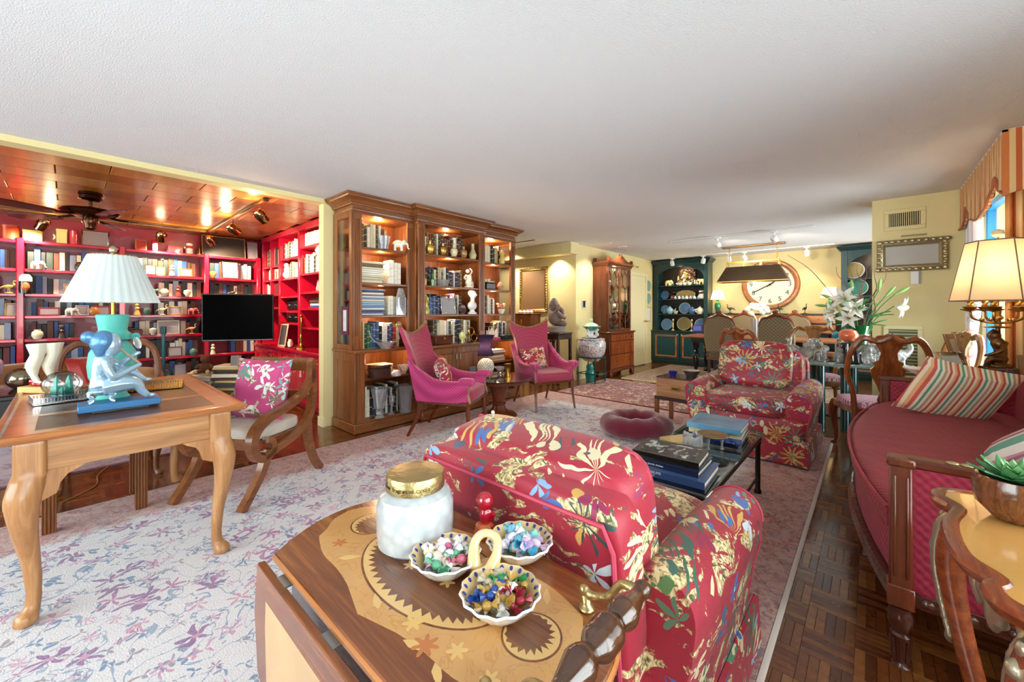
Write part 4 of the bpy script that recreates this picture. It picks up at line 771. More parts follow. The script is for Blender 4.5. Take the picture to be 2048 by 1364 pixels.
sbox('cigar_box', -.28, 2.077, (.12, .15, .13), plain('yellow_card', 'd8b45a', .5), 'yellow cardboard box on top of the red bookcase'); sbox('card_box', -.05, 2.077, (.06, .09, .18), plain('cream_card', 'dcc878', .5), 'upright cream box on top of the red bookcase'); sbox('red_box', 1.03, 2.077, (.1, .17, .1), W_RED2, 'plain red box on top of the red bookcase right of the fan'); sbox('red_book_box', .81, 2.077, (.1, .06, .16), W_RED2, 'slim red box on top of the red bookcase right of the fan')
vase('red_tin', [(0, 0), (.07, 0), (.072, .13), (.076, .135), (.076, .16), (0, .165)], (XS, -.45, 2.0775), plain('red_tin_print', 'b8431f', .35, .3), 'round red tin at the left on top of the red bookcase', 'tin')
vase('red_cylinder', [(0, 0), (.04, 0), (.04, .17), (.03, .18), (0, .18)], (XS, .05, 2.0775), W_RED2, 'tall red cylinder tin on top of the red bookcase', 'tin'); vase('drink_can', [(0, 0), (.035, 0), (.04, .012), (.04, .14), (.033, .155), (0, .155)], (XS, 1.19, 2.0775), stripes('can_print', ['e8ddd0', 'e8ddd0', 'b02a22'], .12, 2), 'white and red can on top of the red bookcase', 'can')
t = thing('brass_scale', 'small brass balance on top of the red bookcase', 'ornament', (XS, 1.31, 2.0775)); MB().lathe([(.04, 0), (.04, .012), (.01, .02), (.008, .14), (0, .15)], n=12).build('post', BRASS, t); MB().at((0, 0, .09), 0, R(90)).lathe([(0, 0), (.04, .01), (.042, .02), (0, .012)], n=14).build('dial', BRASS, t)
rn = random.Random(8)
TOY = [plain('toy_%d' % i, c, .35, coat=.3) for i, c in enumerate(('e8dcc0', 'b8783a', 'd8c8a8', '3a2a22', 'c8a050', '9a3a2a', 'c8c0b4', '4a6a5a'))]
spots_ = [(-.25, 1.7435, 'white'), (.1, 1.7435, ''), (.98, 1.7435, ''), (1.45, 1.7435, 'amber'), (-.45, 1.4535, ''), (.78, 1.4535, ''), (.9, 1.4535, ''), (1.05, 1.4535, ''), (1.15, 1.4535, ''), (1.7, 1.4535, ''), (.02, 1.1935, ''), (.22, 1.1935, ''), (.62, 1.1935, ''), (.72, 1.1935, ''), (.88, 1.1935, ''), (1.2, 1.1935, ''), (-.24, .9185, ''), (-.05, .9185, ''), (.78, .9185, ''), (1.2, .9185, ''), (-.2, .6005, ''), (1.22, .6005, ''), (1.45, .6005, ''), (1.48, .2945, ''), (1.25, .2945, '')]
KN = ['small carved elephant', 'squat glazed jar', 'slender figurine', 'round ornament', 'little bird figurine']
for i, (y, z, _) in enumerate(spots_):
    k = i % 5; m_ = TOY[(i*3) % 8]; lv = {1.7435: 'second', 1.4535: 'third', 1.1935: 'fourth', .9185: 'fifth', .6005: 'sixth', .2945: 'seventh'}[z]
    nb = 'left of the lamp' if y < 0 else 'behind the desk lamp' if y < .5 else 'between the lamp and television' if y < 1.3 else 'near the television'
    lab = '%s on the %s red den shelf %s' % (KN[k], lv, nb)
    x_ = XS+.1
    if k == 0: orn('elephant_figurine', elephant(.1), (x_, y, z), R(60), m_, lab, 'figurine', .004)
    elif k == 4: orn('bird_figurine', bird(.15), (x_, y, z), R(70), m_, lab, 'figurine', .003)
    elif k == 1: vase('glazed_jar', [(0, 0), (.03, 0), (.05, .04), (.045, .08), (.025, .1), (.03, .11), (0, .1)], (x_, y, z), m_, lab, 'jar', 14)
    elif k == 2: vase('figurine', [(0, 0), (.035, 0), (.03, .03), (.018, .07), (.03, .09), (.014, .11), (.024, .135), (0, .155)], (x_, y, z), m_, lab, 'figurine', 12)
    else: vase('round_ornament', [(0, 0), (.02, 0), (.022, .01), (.045, .05), (.04, .085), (0, .1)], (x_, y, z), m_, lab, 'ornament', 14)
t = thing('toucan_mug', 'black and white toucan-shaped jug on the third red shelf', 'jug', (XS+.08, -.33, 1.4535)); MB().lathe([(0, 0), (.05, 0), (.055, .05), (.05, .15), (.0, .16)], n=16).build('body', plain('black_glaze', '14120f', .2, coat=.5), t); MB().lathe([(.052, .14), (.05, .19), (.03, .22), (0, .225)], n=16).build('cap', CREAMP, t); MB().ball((.045, 0, .08), (.02, .035, .05)).build('bib', plain('toucan_bib', 'd86a3a', .3, coat=.4), t)
# menorah and frame on the red counter
t = thing('menorah', 'brass seven-branched menorah on the red den counter', 'candelabrum', (-5.6, 2.06, .7455), R(-20)); MB().lathe([(.0, 0), (.075, 0), (.07, .02), (.02, .05), (.014, .1), (.022, .12), (.012, .2), (.012, .42), (0, .42)], n=14).build('stem', BRASS, t)
for k in (1, 2, 3):
    r = .06*k
    for sg in (-1, 1): MB().tube(bez([(0, 0, .36-r*.95), (sg*r*.75, 0, .36-r*.75), (sg*r, 0, .36-r*.1), (sg*r, 0, .42)], 5), .008, 6).build('branch', BRASS, t)
for k in range(-3, 4): MB().lathe([(.007, 0), (.016, .012), (.016, .03), (0, .03)], (k*.06, 0, .418), 10).build('candle_cup', BRASS, t)
photo('photo_frame', (-6.25, 2.03, .7455), .2, .32, R(8), 'tall beige photo frame on the red counter beside the television', plain('beige_frame', 'c0a888', .4), plain('dark_print', '4a4448', .35))
t = thing('clutter_boxes', 'row of small bottles tray on the red den counter', 'tray', (-5.95, 2.05, .7455)); MB().box((0, 0, .01), (.16, .1, .02), .004).build('tray', SILVER, t); [MB().lathe([(.018, .02), (.02, .07), (.008, .09), (.01, .11), (0, .11)], (x, 0, 0), 10).build('bottle', m_, t) for x, m_ in ((-.05, TOY[0]), (0, TOY[6]), (.05, TOY[5]))]
# piles of books on the den floor by the corner, with a cushion-topped stool
book_rng = random.Random(4)
def pile(cx, cy, z0, n, seed, lab, pl, L, d, rz=R(40)):
    rn_ = random.Random(seed); z = z0
    for i in range(n):
        w = rn_.uniform(.025, .05); c_ = rn_.choice(pl); o = bpy.data.objects.new('book', BKF); COL.objects.link(o); o.location = (cx+rn_.uniform(-.015, .015), cy+rn_.uniform(-.015, .015), z); o.rotation_euler = (0, 0, rz+rn_.uniform(-.15, .15)); o.scale = (rn_.uniform(*L), d, w); o.color = c_; tag(o, '%s book, %s from the bottom of the %s' % (cname(c_), ORD[i], lab), 'book', lab); z += w+.0005
    return z
zt = pile(-6.62, 1.45, .001, 14, 31, 'tall floor pile under the television', P_MIX+P_DARK+pal('8a1f26', 'd8c890'), (.3, .38), .26)
orn('white_dog_figurine', elephant(.1), (-6.62, 1.6, zt), R(30), WHITEP, 'white animal figurine on the tall floor pile under the television', 'figurine', .004)
photo('photo_frame', (-6.52, 1.53, zt), .1, .14, R(50), 'small brown photo frame on the tall floor pile of books', plain('wood_frame', 'a07a50', .4), plain('dark_print_b', '4f4748', .35))
zt = pile(-6.9, 1.2, .001, 10, 33, 'low floor pile by the television', P_MIX+P_PALE, (.28, .36), .26)
t = thing('teddy_bear', 'small brown teddy bear on the low floor pile in the den', 'toy', (-6.85, 1.27, zt), R(60)); b = MB(); b.ball((0, 0, .08), (.07, .06, .08)); b.ball((0, -.01, .19), .055); [b.ball((s*.042, 0, .235), .02) for s in (-1, 1)]; [b.tube([(s*.05, 0, .12), (s*.1, -.04, .07)], .025, 8) for s in (-1, 1)]; [b.tube([(s*.04, -.02, .03), (s*.07, -.11, .025)], .028, 8) for s in (-1, 1)]; o = fuse(b.build('body', plain('brown_plush', '5a3418', .9), t), .006); [MB().ball((s*.07, -.125, .03), (.025, .018, .028)).build('paw', plain('tan_plush_%d' % (s+1), 'c89a6a', .9), t) for s in (-1, 1)]
# den sofa (tan) with a red cushion, seen past the desk
TANL = plain('tan_suede', 'a07848', .8, var=.15, Sheen_Weight=.3)
t = thing('tan_loveseat', 'low tan loveseat in the den behind the desk chair', 'sofa', (-6.3, .0, .012), R(-55))
MB().soft((0, 0, .24), (1.3, .8, .3), .25).build('seat', TANL, t); MB().soft((0, -.34, .45), (1.3, .22, .5), .3).build('backrest', TANL, t); [MB().soft((s*.6, .02, .36), (.2, .78, .4), .35).build('armrest', TANL, t) for s in (-1, 1)]; [MB().cyl((x, y, .002), (x, y, .12), .025, .03, 8).build('leg', DARKW, t) for x in (-.55, .55) for y in (-.3, .3)]
o = MB().pillow((0, 0, 0), .45, .42, .16).build('red_cushion', plain('red_satin', 'a81a12', .4, Sheen_Weight=.4), loc=(-6.03, .2, .59), rz=R(-30)); o.rotation_euler = (R(25), 0, R(-50)); tag(o, 'plain red cushion on the tan loveseat', 'cushion')
t = thing('teal_mandolin', 'teal painted long-necked lute standing before the red shelves', 'instrument', (-6.75, .82, 0), R(70)); b = MB(); b.soft((0, 0, .35), (.22, .1, .3), .8); b.build('body', plain('teal_lacquer', '123c44', .25, coat=.4), t); MB().box((0, 0, .72), (.035, .025, .5), .006).build('neck', plain('teal_neck', '1d5a60', .3), t); MB().box((0, 0, 1.0), (.06, .03, .1), .008).build('peg_head', plain('teal_head', '123c44', .3), t); b = MB(); [b.cyl((x, 0, .002), (0, .0, .22), .012, n=6) for x in (-.12, .12)]; b.cyl((0, .12, .002), (0, 0, .22), .012, n=6); b.build('stand', BLACK, t)
# ------------------------------------------------------------------ desk and what stands on it
def cabriole(b, x, y, h, dx, dy, s=1, n=10, top=.05):
    """S-curved leg whose knee swells towards (dx, dy)"""
    L = hypot(dx, dy); dx, dy = dx/L, dy/L
    pts = [(0, h), (.01, h*.93), (.028, h*.82), (.02, h*.62), (-.002, h*.4), (-.012, h*.2), (-.006, h*.09), (.014, h*.04), (.016, .002)]
    P = bez([(x+dx*o*s, y+dy*o*s, z) for o, z in pts], 4); b.tube(P, [r*s for r in lerps([top, top*1.12, top*1.1, top*.8, top*.6, top*.5, top*.52, top*.8, top*.74], len(P))], n); return b
LEATH = plain('brown_leather_inlay', '4a2a1c', .35, bump=.15, bs=200)
dk = thing('writing_desk', 'honey-coloured walnut writing desk with leather inlays and cabriole legs', 'desk', (-3.125, .21, .012)); DX, DY = .725, .41
b = MB(); cols = [(-.62, -.3), (-.25, .22), (.27, .6)]; ys = (-.3, .3)
b.bb(-DX+.03, DX-.03, ys[1], DY-.03, .735, .758); b.bb(-DX+.03, DX-.03, -DY+.03, ys[0], .735, .758)
xs = [-DX+.03]+[v for c_ in cols for v in c_]+[DX-.03]
for i in range(0, len(xs), 2): b.bb(xs[i], xs[i+1], ys[0], ys[1], .735, .758)
b.build('top_frame', OAKT, dk, smooth=None)
for a, c_ in cols: MB().bb(a, c_, ys[0], ys[1], .735, .7565).build('leather_inlay', LEATH, dk, smooth=None)
MB().mold([(-DX+.03, -DY+.03), (DX-.03, -DY+.03), (DX-.03, DY-.03), (-DX+.03, DY-.03)], [(0, .735), (.012, .735), (.02, .742), (.022, .748), (.03, .75), (.032, .758), (.024, .764), (.008, .766), (0, .758)], True).build('edge_moulding', OAKT, dk)
for (x0, x1, y0, y1, m_) in ((DX-.1, DX-.075, -DY+.12, DY-.12, OAKX), (-DX+.075, -DX+.1, -DY+.12, DY-.12, OAKX), (-DX+.12, DX-.12, DY-.1, DY-.075, OAKT), (-DX+.12, DX-.12, -DY+.075, -DY+.1, OAKT)): MB().bb(x0, x1, y0, y1, .6, .734, .003).build('apron', m_, dk)
for sx in (-1, 1):
    for sy in (-1, 1):
        lx, ly = sx*(DX-.1), sy*(DY-.1); b = MB(); b.bb(lx-.045, lx+.045, ly-.045, ly+.045, .58, .735, .004); cabriole(b, lx, ly, .6, sx, sy, 1.0, 12, .047)
        lg = fuse(b.build('leg', OAKL, dk), .009)
        for (ax, s_) in ((0, -sx), (1, -sy)):
            e = MB(); pr_ = [(0, .6), (.12, .6), (.1, .585), (.07, .57), (.05, .54), (.04, .5), (0, .48)]
            if ax == 1: e.add([(lx+.02*k*1.0, ly+s_*(.03+p), z) for k in (-1, 1) for p, z in pr_], [list(range(7)), list(range(7, 14))[::-1]]+[(i, 7+i, 7+(i+1) % 7, (i+1) % 7) for i in range(7)])
            else: e.add([(lx+s_*(.03+p), ly+.02*k, z) for k in (-1, 1) for p, z in pr_], [list(range(7)), list(range(7, 14))[::-1]]+[(i, 7+i, 7+(i+1) % 7, (i+1) % 7) for i in range(7)])
            e.build('knee_bracket', OAKL, lg, smooth=None)
ZD = .771
# lamp: turquoise vase, pleated white shade
t = thing('table_lamp', 'turquoise vase table lamp with a pleated white shade on the desk', 'lamp', (-3.08, .165, ZD)); K = .73; TURQ = plain('turquoise_patina', '4fb0a4', .5, var=.22)
MB().lathe([(0, 0), (.09, 0), (.095, .015), (.08, .03), (.07, .05)], n=28, sx=K, sy=K).build('foot', TURQ, t)
b = MB(); b.lathe([(.07, .05), (.1, .08), (.13, .13), (.138, .19), (.128, .26), (.1, .3), (.075, .32)], n=28, sx=K, sy=K); b.build('body', TURQ, t)
MB().lathe([(.075, .32), (.098, .33), (.1, .36), (.085, .37), (.08, .38)], n=28, sx=K, sy=K).build('collar', TURQ, t); MB().lathe([(.078, .38), (.09, .44), (.094, .46), (.088, .465), (.0, .462)], n=28, sx=K, sy=K).build('cup', TURQ, t)
for s in (-1, 1): MB().tube(bez([(0, s*.07, .345), (0, s*.096, .35), (0, s*.096, .33), (0, s*.07, .335)], 4), .012, 6).build('handle', TURQ, t)
MB().cyl((0, 0, .46), (0, 0, .8), .008).build('rod', BRASS, t); MB().lathe([(0, .8), (.014, .805), (.018, .82), (.01, .835), (0, .84)], n=12).build('finial', PEWTER, t)
b = MB(); NP = 32
def shp(u, v):
    k = 1+(.022 if int(round(u*NP*4)) % 4 in (1, 2) else 0); r = (.192+(.097-.192)*v)*k; return (r*cos(2*pi*u), r*sin(2*pi*u), .53+.255*v)
b.grid(shp, NP*4, 1, cu=True); b.build('shade', shade_mat('white_pleated_silk', 'dfe6e4', .4), t, smooth=20)
b = MB(); [b.tube([(0, 0, .78), (.097*cos(a), .097*sin(a), .783)], .003, 5) for a in (0, 2.09, 4.19)]; b.tube([(.097*cos(2*pi*i/24), .097*sin(2*pi*i/24), .785) for i in range(24)], .003, 5, True); b.build('shade_spider', BRASS, t)
# blue sculpture on a blue plinth
BLM = plain('blue_silver_patina', 'a6c4d8', .25, .5, var=.12); BLD = plain('blue_hair_patina', '5483ae', .35, .4, var=.35, bump=.8, bs=45)
t = thing('flute_player_sculpture', 'blue-silver sculpture of a seated flute player on a blue plinth', 'sculpture', (-2.775, .175, ZD), R(90)); SX = .76
MB().box((0, 0, .005), (.2, .09, .01)).build('plinth_foot', DARKW, t, smooth=None); MB().box((0, 0, .027), (.29, .135, .034), .003).build('plinth', plain('blue_plinth', '0f5f92', .35), t)
b = MB(); b.T = Matrix.Translation((.015, 0, .044)) @ Matrix.Diagonal((SX, 1, 1, 1))
b.ball((-.105, 0, .075), (.06, .045, .045)); b.tube(bez([(-.11, 0, .08), (-.115, 0, .13), (-.1, 0, .18), (-.095, 0, .22)], 4), lerps([0.0546, 0.0390, 0.0520, 0.0442], 13), 10); b.ball((-.095, 0, .205), (.03, .055, .025)); b.cyl((-.092, 0, .21), (-.08, 0, .25), .016)
b.ball((-.065, 0, .275), (.055, .045, .06))
b.tube(bez([(-.095, -.05, .205), (-.075, -.065, .15), (-.05, -.065, .122), (.0, -.045, .14), (.06, -.02, .163)], 4), lerps([0.0260, 0.0234, 0.0195, 0.0156, 0.0130], 17), 8); b.tube(bez([(-.09, .05, .205), (-.03, .06, .17), (.01, .04, .19), (.06, .02, .222)], 4), lerps([0.0260, 0.0208, 0.0169, 0.0117], 13), 8)
b.tube(bez([(-.1, -.028, .075), (-.03, -.035, .085), (.05, -.035, .078), (.08, -.035, .04), (.11, -.035, .012)], 4), lerps([0.0468, 0.0442, 0.0312, 0.0234, 0.0156], 17), 8); b.tube(bez([(-.1, .028, .08), (-.02, .03, .12), (.035, .03, .13), (.075, .03, .1), (.1, .03, .085)], 4), lerps([0.0442, 0.0390, 0.0286, 0.0208, 0.0156], 17), 8)
for y, z, x in ((-.035, .008, .125), (.03, .08, .115)): b.ball((x, y, z+.004), (.026, .011, .01))
for y in (-.02, .02): b.ball((.068, y, .168 if y < 0 else .226), (.016, .009, .01))
b.tube([(-.022, 0, .285), (-.008, 0, .268), (-.02, 0, .262)], [.006, .009, .005], 6)
fuse(b.build('figure', BLM, t), .004)
b = MB(); b.T = Matrix.Translation((.015, 0, .044)) @ Matrix.Diagonal((SX, 1, 1, 1)); b.ball((-.1, 0, .29), (.065, .055, .056)); b.ball((-.165, 0, .315), (.036, .034, .03)); b.ball((-.11, 0, .255), (.035, .04, .04)); fuse(b.build('hair', BLD, t), .005)
MB().at((.015, 0, .044)).tube([(-.02, -.008, .258), (.058, -.008, .168)], [.005, .007], 8).build('flute', PEWTER, t)
b = MB(); b.at((.055, .02, .318), R(60), R(75)); b.lathe([(0, 0), (.02, .002), (.03, .008), (.03, .012), (.02, .01), (0, .01)], n=16); b.build('mask', BLM, t)
b = MB(); b.box((-.065, 0, .098), (.09, .08, .012), .004); [b.tube(bez([(-.065+x*.035, y*.03, .098), (-.065+x*.045, y*.034, .08), (-.065+x*.028, y*.03, .06), (-.065+x*.044, y*.034, .046)], 3), .006, 6) for x in (-1, 1) for y in (-1, 1)]; b.build('stool', BLM, t)
# gallery trays, snow globe, legs sculpture
t = thing('gallery_tray', 'silver galleried letter tray on the desk under the snow globe', 'tray', (-3.25, .02, ZD), R(8))
def gallery(t, w, l, m_):
    MB().box((0, 0, .006), (w, l, .012), .003).build('base', m_, t); b = MB(); b.mold([(-w/2, -l/2), (w/2, -l/2), (w/2, l/2), (-w/2, l/2)], [(0, .034), (0, .038), (-.003, .038), (-.003, .034)], True)
    n = int(w/.012)
    for i in range(n+1):
        for s in (-1, 1): b.box((-w/2+w*i/n, s*(l/2-.0015), .023), (.004, .003, .024))
    n = int(l/.012)
    for i in range(1, n):
        for s in (-1, 1): b.box((s*(w/2-.0015), -l/2+l*i/n, .023), (.003, .004, .024))
    o = b.build('gallery', m_, t, smooth=None); o['kind'] = 'stuff'
gallery(t, .16, .3, SILVER); t = thing('gallery_tray', 'brass galleried tray on the desk behind the blue sculpture', 'tray', (-3.32, .37, ZD), R(-12)); gallery(t, .15, .26, BRASS)
t = thing('snow_globe', 'glass snow globe with teal landscape on the letter tray', 'snow globe', (-3.25, -.02, ZD+.0125)); MB().lathe([(0, 0), (.06, 0), (.06, .012), (.05, .02), (0, .02)], n=24).build('base', plain('navy_base', '14304c', .3), t)
MB().ball((0, 0, .08), (.078, .078, .068), 24, 14).build('globe', PANE, t)
b = MB(); rn = random.Random(2); [b.lathe([(.018, 0), (.014, .03+.02*(i % 3)), (0, .05+.03*(i % 3))], (.03*cos(i*1.1), .03*sin(i*1.1), .02), 5) for i in range(7)]; b.build('landscape', plain('teal_crystal', '3f9a90', .2, var=.5), t)
t = thing('shapely_legs_sculpture', 'cream sculpture of legs in red high heels on a wooden block', 'sculpture', (-3.68, -.09, ZD), R(40)); t.scale = (.78, .78, .88); MB().box((0, 0, .022), (.26, .15, .044), .004).build('block', plain('pale_maple', 'd8a860', .4), t)
for k, (ox, oy) in enumerate(((-.03, -.035), (.012, .035))):
    b = MB(); P = bez([(ox+.01, oy, .075), (ox-.015, oy, .11), (ox-.025, oy, .18), (ox+.01, oy, .25), (ox+.01, oy, .33)], 5); b.tube(P, lerps([.018, .02, .042, .038, .06], len(P)), 12); b.ball((ox+.03, oy, .062), (.05, .018, .016)); lo = fuse(b.build('stockinged_leg', CREAMP, t), .005)
    b = MB(); b.ball((ox+.02, oy, .058), (.075, .022, .014)); b.ball((ox-.02, oy, .075), (.03, .022, .022)); b.cyl((ox-.03, oy, .045), (ox-.03, oy, .075), .008, .012, 8); fuse(b.build('red_shoe', plain('red_patent_%d' % k, 'a8101c', .15, coat=.6), t), .004)
# side table at far left with glass ball and steel ball
t = thing('black_side_table', 'black and red lacquer side table at the left edge beyond the desk', 'table', (-4.35, -.5, 0)); MB().box((0, 0, .7), (.6, .75, .03), .006).build('top', BLACK, t); MB().box((0, 0, .718), (.58, .73, .006), .002).build('red_rim', plain('red_lacquer_rim', '6a1418', .2, coat=.5), t); MB().box((0, 0, .6), (.52, .67, .17), .004).build('drawer_case', BLACK, t); [MB().cyl((x, y, .002), (x, y, .52), .022, .03, 8).build('leg', BLACK, t) for x in (-.24, .24) for y in (-.31, .31)]
b = MB(); rn = random.Random(6)
t = thing('cut_glass_globe', 'large lilac cut-glass globe at the left edge of the photo', 'globe', (-4.2, -.42, .722)); MB().lathe([(.0, 0), (.06, 0), (.05, .02), (0, .02)], n=14).build('foot', SILVER, t); b = MB(); b.ball((0, 0, .16), .145, 18, 12); o = b.build('globe', plain('lilac_cut_glass', 'c8b4d0', .08, .15, coat=.8, bump=1, bs=25), t, smooth=None)
t = thing('steel_ball', 'polished steel ball on a dark stand behind the cream legs', 'ornament', (-4.14, -.2, .722)); MB().lathe([(.06, 0), (.05, .015), (.03, .03), (0, .03)], n=16).build('stand', IRON, t); MB().ball((0, 0, .09), (.075, .075, .07), 20, 12).build('ball', plain('smoked_steel', '8a7c68', .15, .95), t)
# ------------------------------------------------------------------ chairs at the desk
def queen_anne(name, label, wm, wx, seatm, loc, f, w=.5, splat=True, H=1.05, group=None):
    t = thing(name, label, 'chair', loc, face(*f), group); h = .43
    so = [(-w/2, .2), (-w*.42, .235), (0, .25), (w*.42, .235), (w/2, .2), (w*.4, -.2), (-w*.4, -.2)]
    MB().prism(so, h-.06, h, .008).build('seat_rail', wx, t)
    MB().soft((0, .015, h+.02), (w*.9, .42, .075), .45, fn=lambda p: (p.x*(1+.25*p.y), p.y, p.z)).build('seat_cushion', seatm, t)
    for s in (-1, 1):
        b = MB(); cabriole(b, s*(w/2-.03), .19, h-.02, s, .6, .72, 10, .046); b.build('front_leg', wm, t)
        MB().tube(bez([(s*w*.38, -.19, h), (s*w*.4, -.21, h*.5), (s*w*.42, -.27, .002)], 4), lerps([.024, .021, .019], 9), 6).build('rear_leg', wm, t)
        P = bez([(s*w*.38, -.19, h-.02), (s*w*.41, -.2, h+.15), (s*w*.5, -.23, h+.3), (s*w*.47, -.27, h+.48), (s*w*.33, -.29, H-.035), (s*w*.16, -.295, H-.055), (0, -.295, H-.015)], 5); b = MB(); b.tube(P, lerps([.022, .02, .022, .023, .026, .024, .03], len(P)), 8); b.build('back_post', wm, t)
    if splat:
        pr_ = [(.03, h), (.055, h+.08), (.04, h+.14), (.06, h+.2), (.1, h+.28), (.11, h+.34), (.085, h+.37), (.095, h+.4), (.06, h+.42), (.05, h+.48), (.085, h+.55), (.1, H-.04), (.08, H-.01), (.0, H)]
        ya = lambda z: -.19-.105*((z-h)/(H-h))**.9
        b = MB(); L = [(-x, z) for x, z in pr_][::-1]+pr_; n = len(pr_); vs = []; F = []
        for x, z in pr_: vs += [(-x, ya(z)-.008, z), (x, ya(z)-.008, z), (x, ya(z)+.008, z), (-x, ya(z)+.008, z)]
        for i in range(n-1):
            k = 4*i; F += [(k, k+1, k+5, k+4), (k+1, k+2, k+6, k+5), (k+2, k+3, k+7, k+6), (k+3, k, k+4, k+7)]
        F += [(3, 2, 1, 0)]; b.add(vs, F).build('back_splat', wm, t)
    return t
qa_seat = diamonds('lattice_upholstery', 'c98aa6', 'efe6ea', 'b0608a', .045, True)
DESKW = wood('desk_chair_walnut', '5a3018', '8a542e', 2, 1)
queen_anne('desk_chair', 'walnut round-cornered desk chair tucked behind the writing desk', DESKW, DESKW, plain('brown_seat_leather', '5a3a28', .5), (-4.28, .22, 0), (1, -.05), .56, True, 1.03)
t = thing('scroll_armchair', 'walnut scroll-arm chair with sabre legs beside the desk', 'chair', (-3.27, .86, .012), face(.51, -.86)); SCW = wood('scroll_chair_walnut', '5c3115', '93582c', 1, 1)
for s in (-1, 1):
    x0, x1 = (.235, .285) if s > 0 else (-.285, -.235)
    pth = bez([(-.3, .86), (-.285, .72), (-.2, .63), (-.05, .57), (.12, .53), (.22, .47), (.25, .38), (.215, .3), (.14, .275), (.09, .31), (.095, .37), (.14, .39)], 5); b = MB(); strip(b, [(p.x, p.y) for p in pth], lerps([.05, .045, .045, .05, .055, .06, .055, .05, .045, .04, .04, .035], len(pth)), x0, x1); b.build('scroll_arm', SCW, t)
    b = MB(); pth = bez([(-.3, .8), (-.31, .6), (-.27, .45), (-.15, .36), (.05, .31), (.16, .29)], 5); strip(b, [(p.x, p.y) for p in pth], .05, x0, x1); b.build('side_rail', SCW, t)
    b = MB(); pth = bez([(.12, .32), (.17, .2), (.26, .08), (.33, .002)], 5); strip(b, [(p.x, p.y) for p in pth], lerps([.07, .05, .042, .045], len(pth)), x0+.003, x1-.003); b.build('front_leg', SCW, t)
    b = MB(); pth = bez([(-.25, .42), (-.27, .25), (-.33, .1), (-.4, .002)], 5); strip(b, [(p.x, p.y) for p in pth], lerps([.06, .05, .042, .045], len(pth)), x0+.003, x1-.003); b.build('rear_leg', SCW, t)
MB().box((0, -.305, .83), (.56, .035, .1), .008).build('top_rail', SCW, t); MB().box((0, -.29, .6), (.5, .022, .06), .006).build('cross_rail', SCW, t)
b = MB(); b.box((0, .17, .36), (.48, .03, .07), .004); b.build('seat_rail', SCW, t); MB().box((0, -.05, .37), (.478, .46, .03), .004).build('seat_board', SCW, t)
MB().soft((0, -.04, .42), (.46, .44, .1), .4).build('seat_cushion', plain('pale_brocade', 'c8bcae', .8, var=.3), t)
def floral(name, base, sc=9, bl=(('a8d0c4', 'e6efe2', '7fb0a4', 'f0e6d8'), ('e8d8d0', 'f3efe6', '8a6a5a', '5f8a78'))):
    m = NT(name); o = m.obj(); w = m.noise(o, 9, 2, .5, 0, True); P = m.vmath('ADD', o, m.vmath('MULTIPLY', m.vmath('SUBTRACT', w, (.5, .5, .5)), (.06, .06, .06))); c = srgb(base)
    isl = m.noise(P, 7, 4, .6); c = m.mix(m.math('MULTIPLY', m.math('SUBTRACT', isl, .58), 40, clamp=True), c, m.ramp(m.noise(P, 60, 2), [(.4, '6a5244'), (.55, 'd8ccb4')]))
    mk, cl = motif(m, P, sc, 4, .62, .95, [(i/4, x) for i, x in enumerate(bl[0])], .5); c = m.mix(mk, c, cl); mk, cl = motif(m, m.map(P, loc=(.4, .1, .7)), sc*.8, 6, .46, .75, [(i/4, x) for i, x in enumerate(bl[1])], .35); c = m.mix(mk, c, cl); m.bump(m.noise(o, 300, 2), .2, .002); return m.fin(c, .8)
o = MB().pillow((0, 0, 0), .44, .44, .17).build('floral_pillow', floral('pink_floral_linen', 'c84a80'), loc=(-3.34, .955, .68)); o.rotation_euler = (R(14), 0, face(.51, -.86)); tag(o, 'pink floral square pillow with green leaves on the scroll armchair', 'pillow')
# stool with fluted legs under the desk
t = thing('fluted_stool', 'mauve upholstered stool with fluted square legs under the desk', 'stool', (-3.6, .12, .012)); MB().soft((0, 0, .43), (.42, .46, .14), .35).build('seat', plain('mauve_velvet', '5c2a48', .8, Sheen_Weight=.4), t)
for sx in (-1, 1):
    for sy in (-1, 1):
        b = MB(); w = .028; pts = []
        for k in range(4):
            for i in range(4):
                s0 = -w+2*w*(i+.15)/4; s1 = -w+2*w*(i+.5)/4; s2 = -w+2*w*(i+.85)/4
                for s_, dp in ((s0, w), (s1, w-.005), (s2, w)): a = k*pi/2; pts.append((s_*cos(a)+dp*sin(a), s_*sin(a)-dp*cos(a)))
        b.at((sx*.17, sy*.19, 0)).prism(pts, .002, .4); b.build('fluted_leg', DESKW, t)
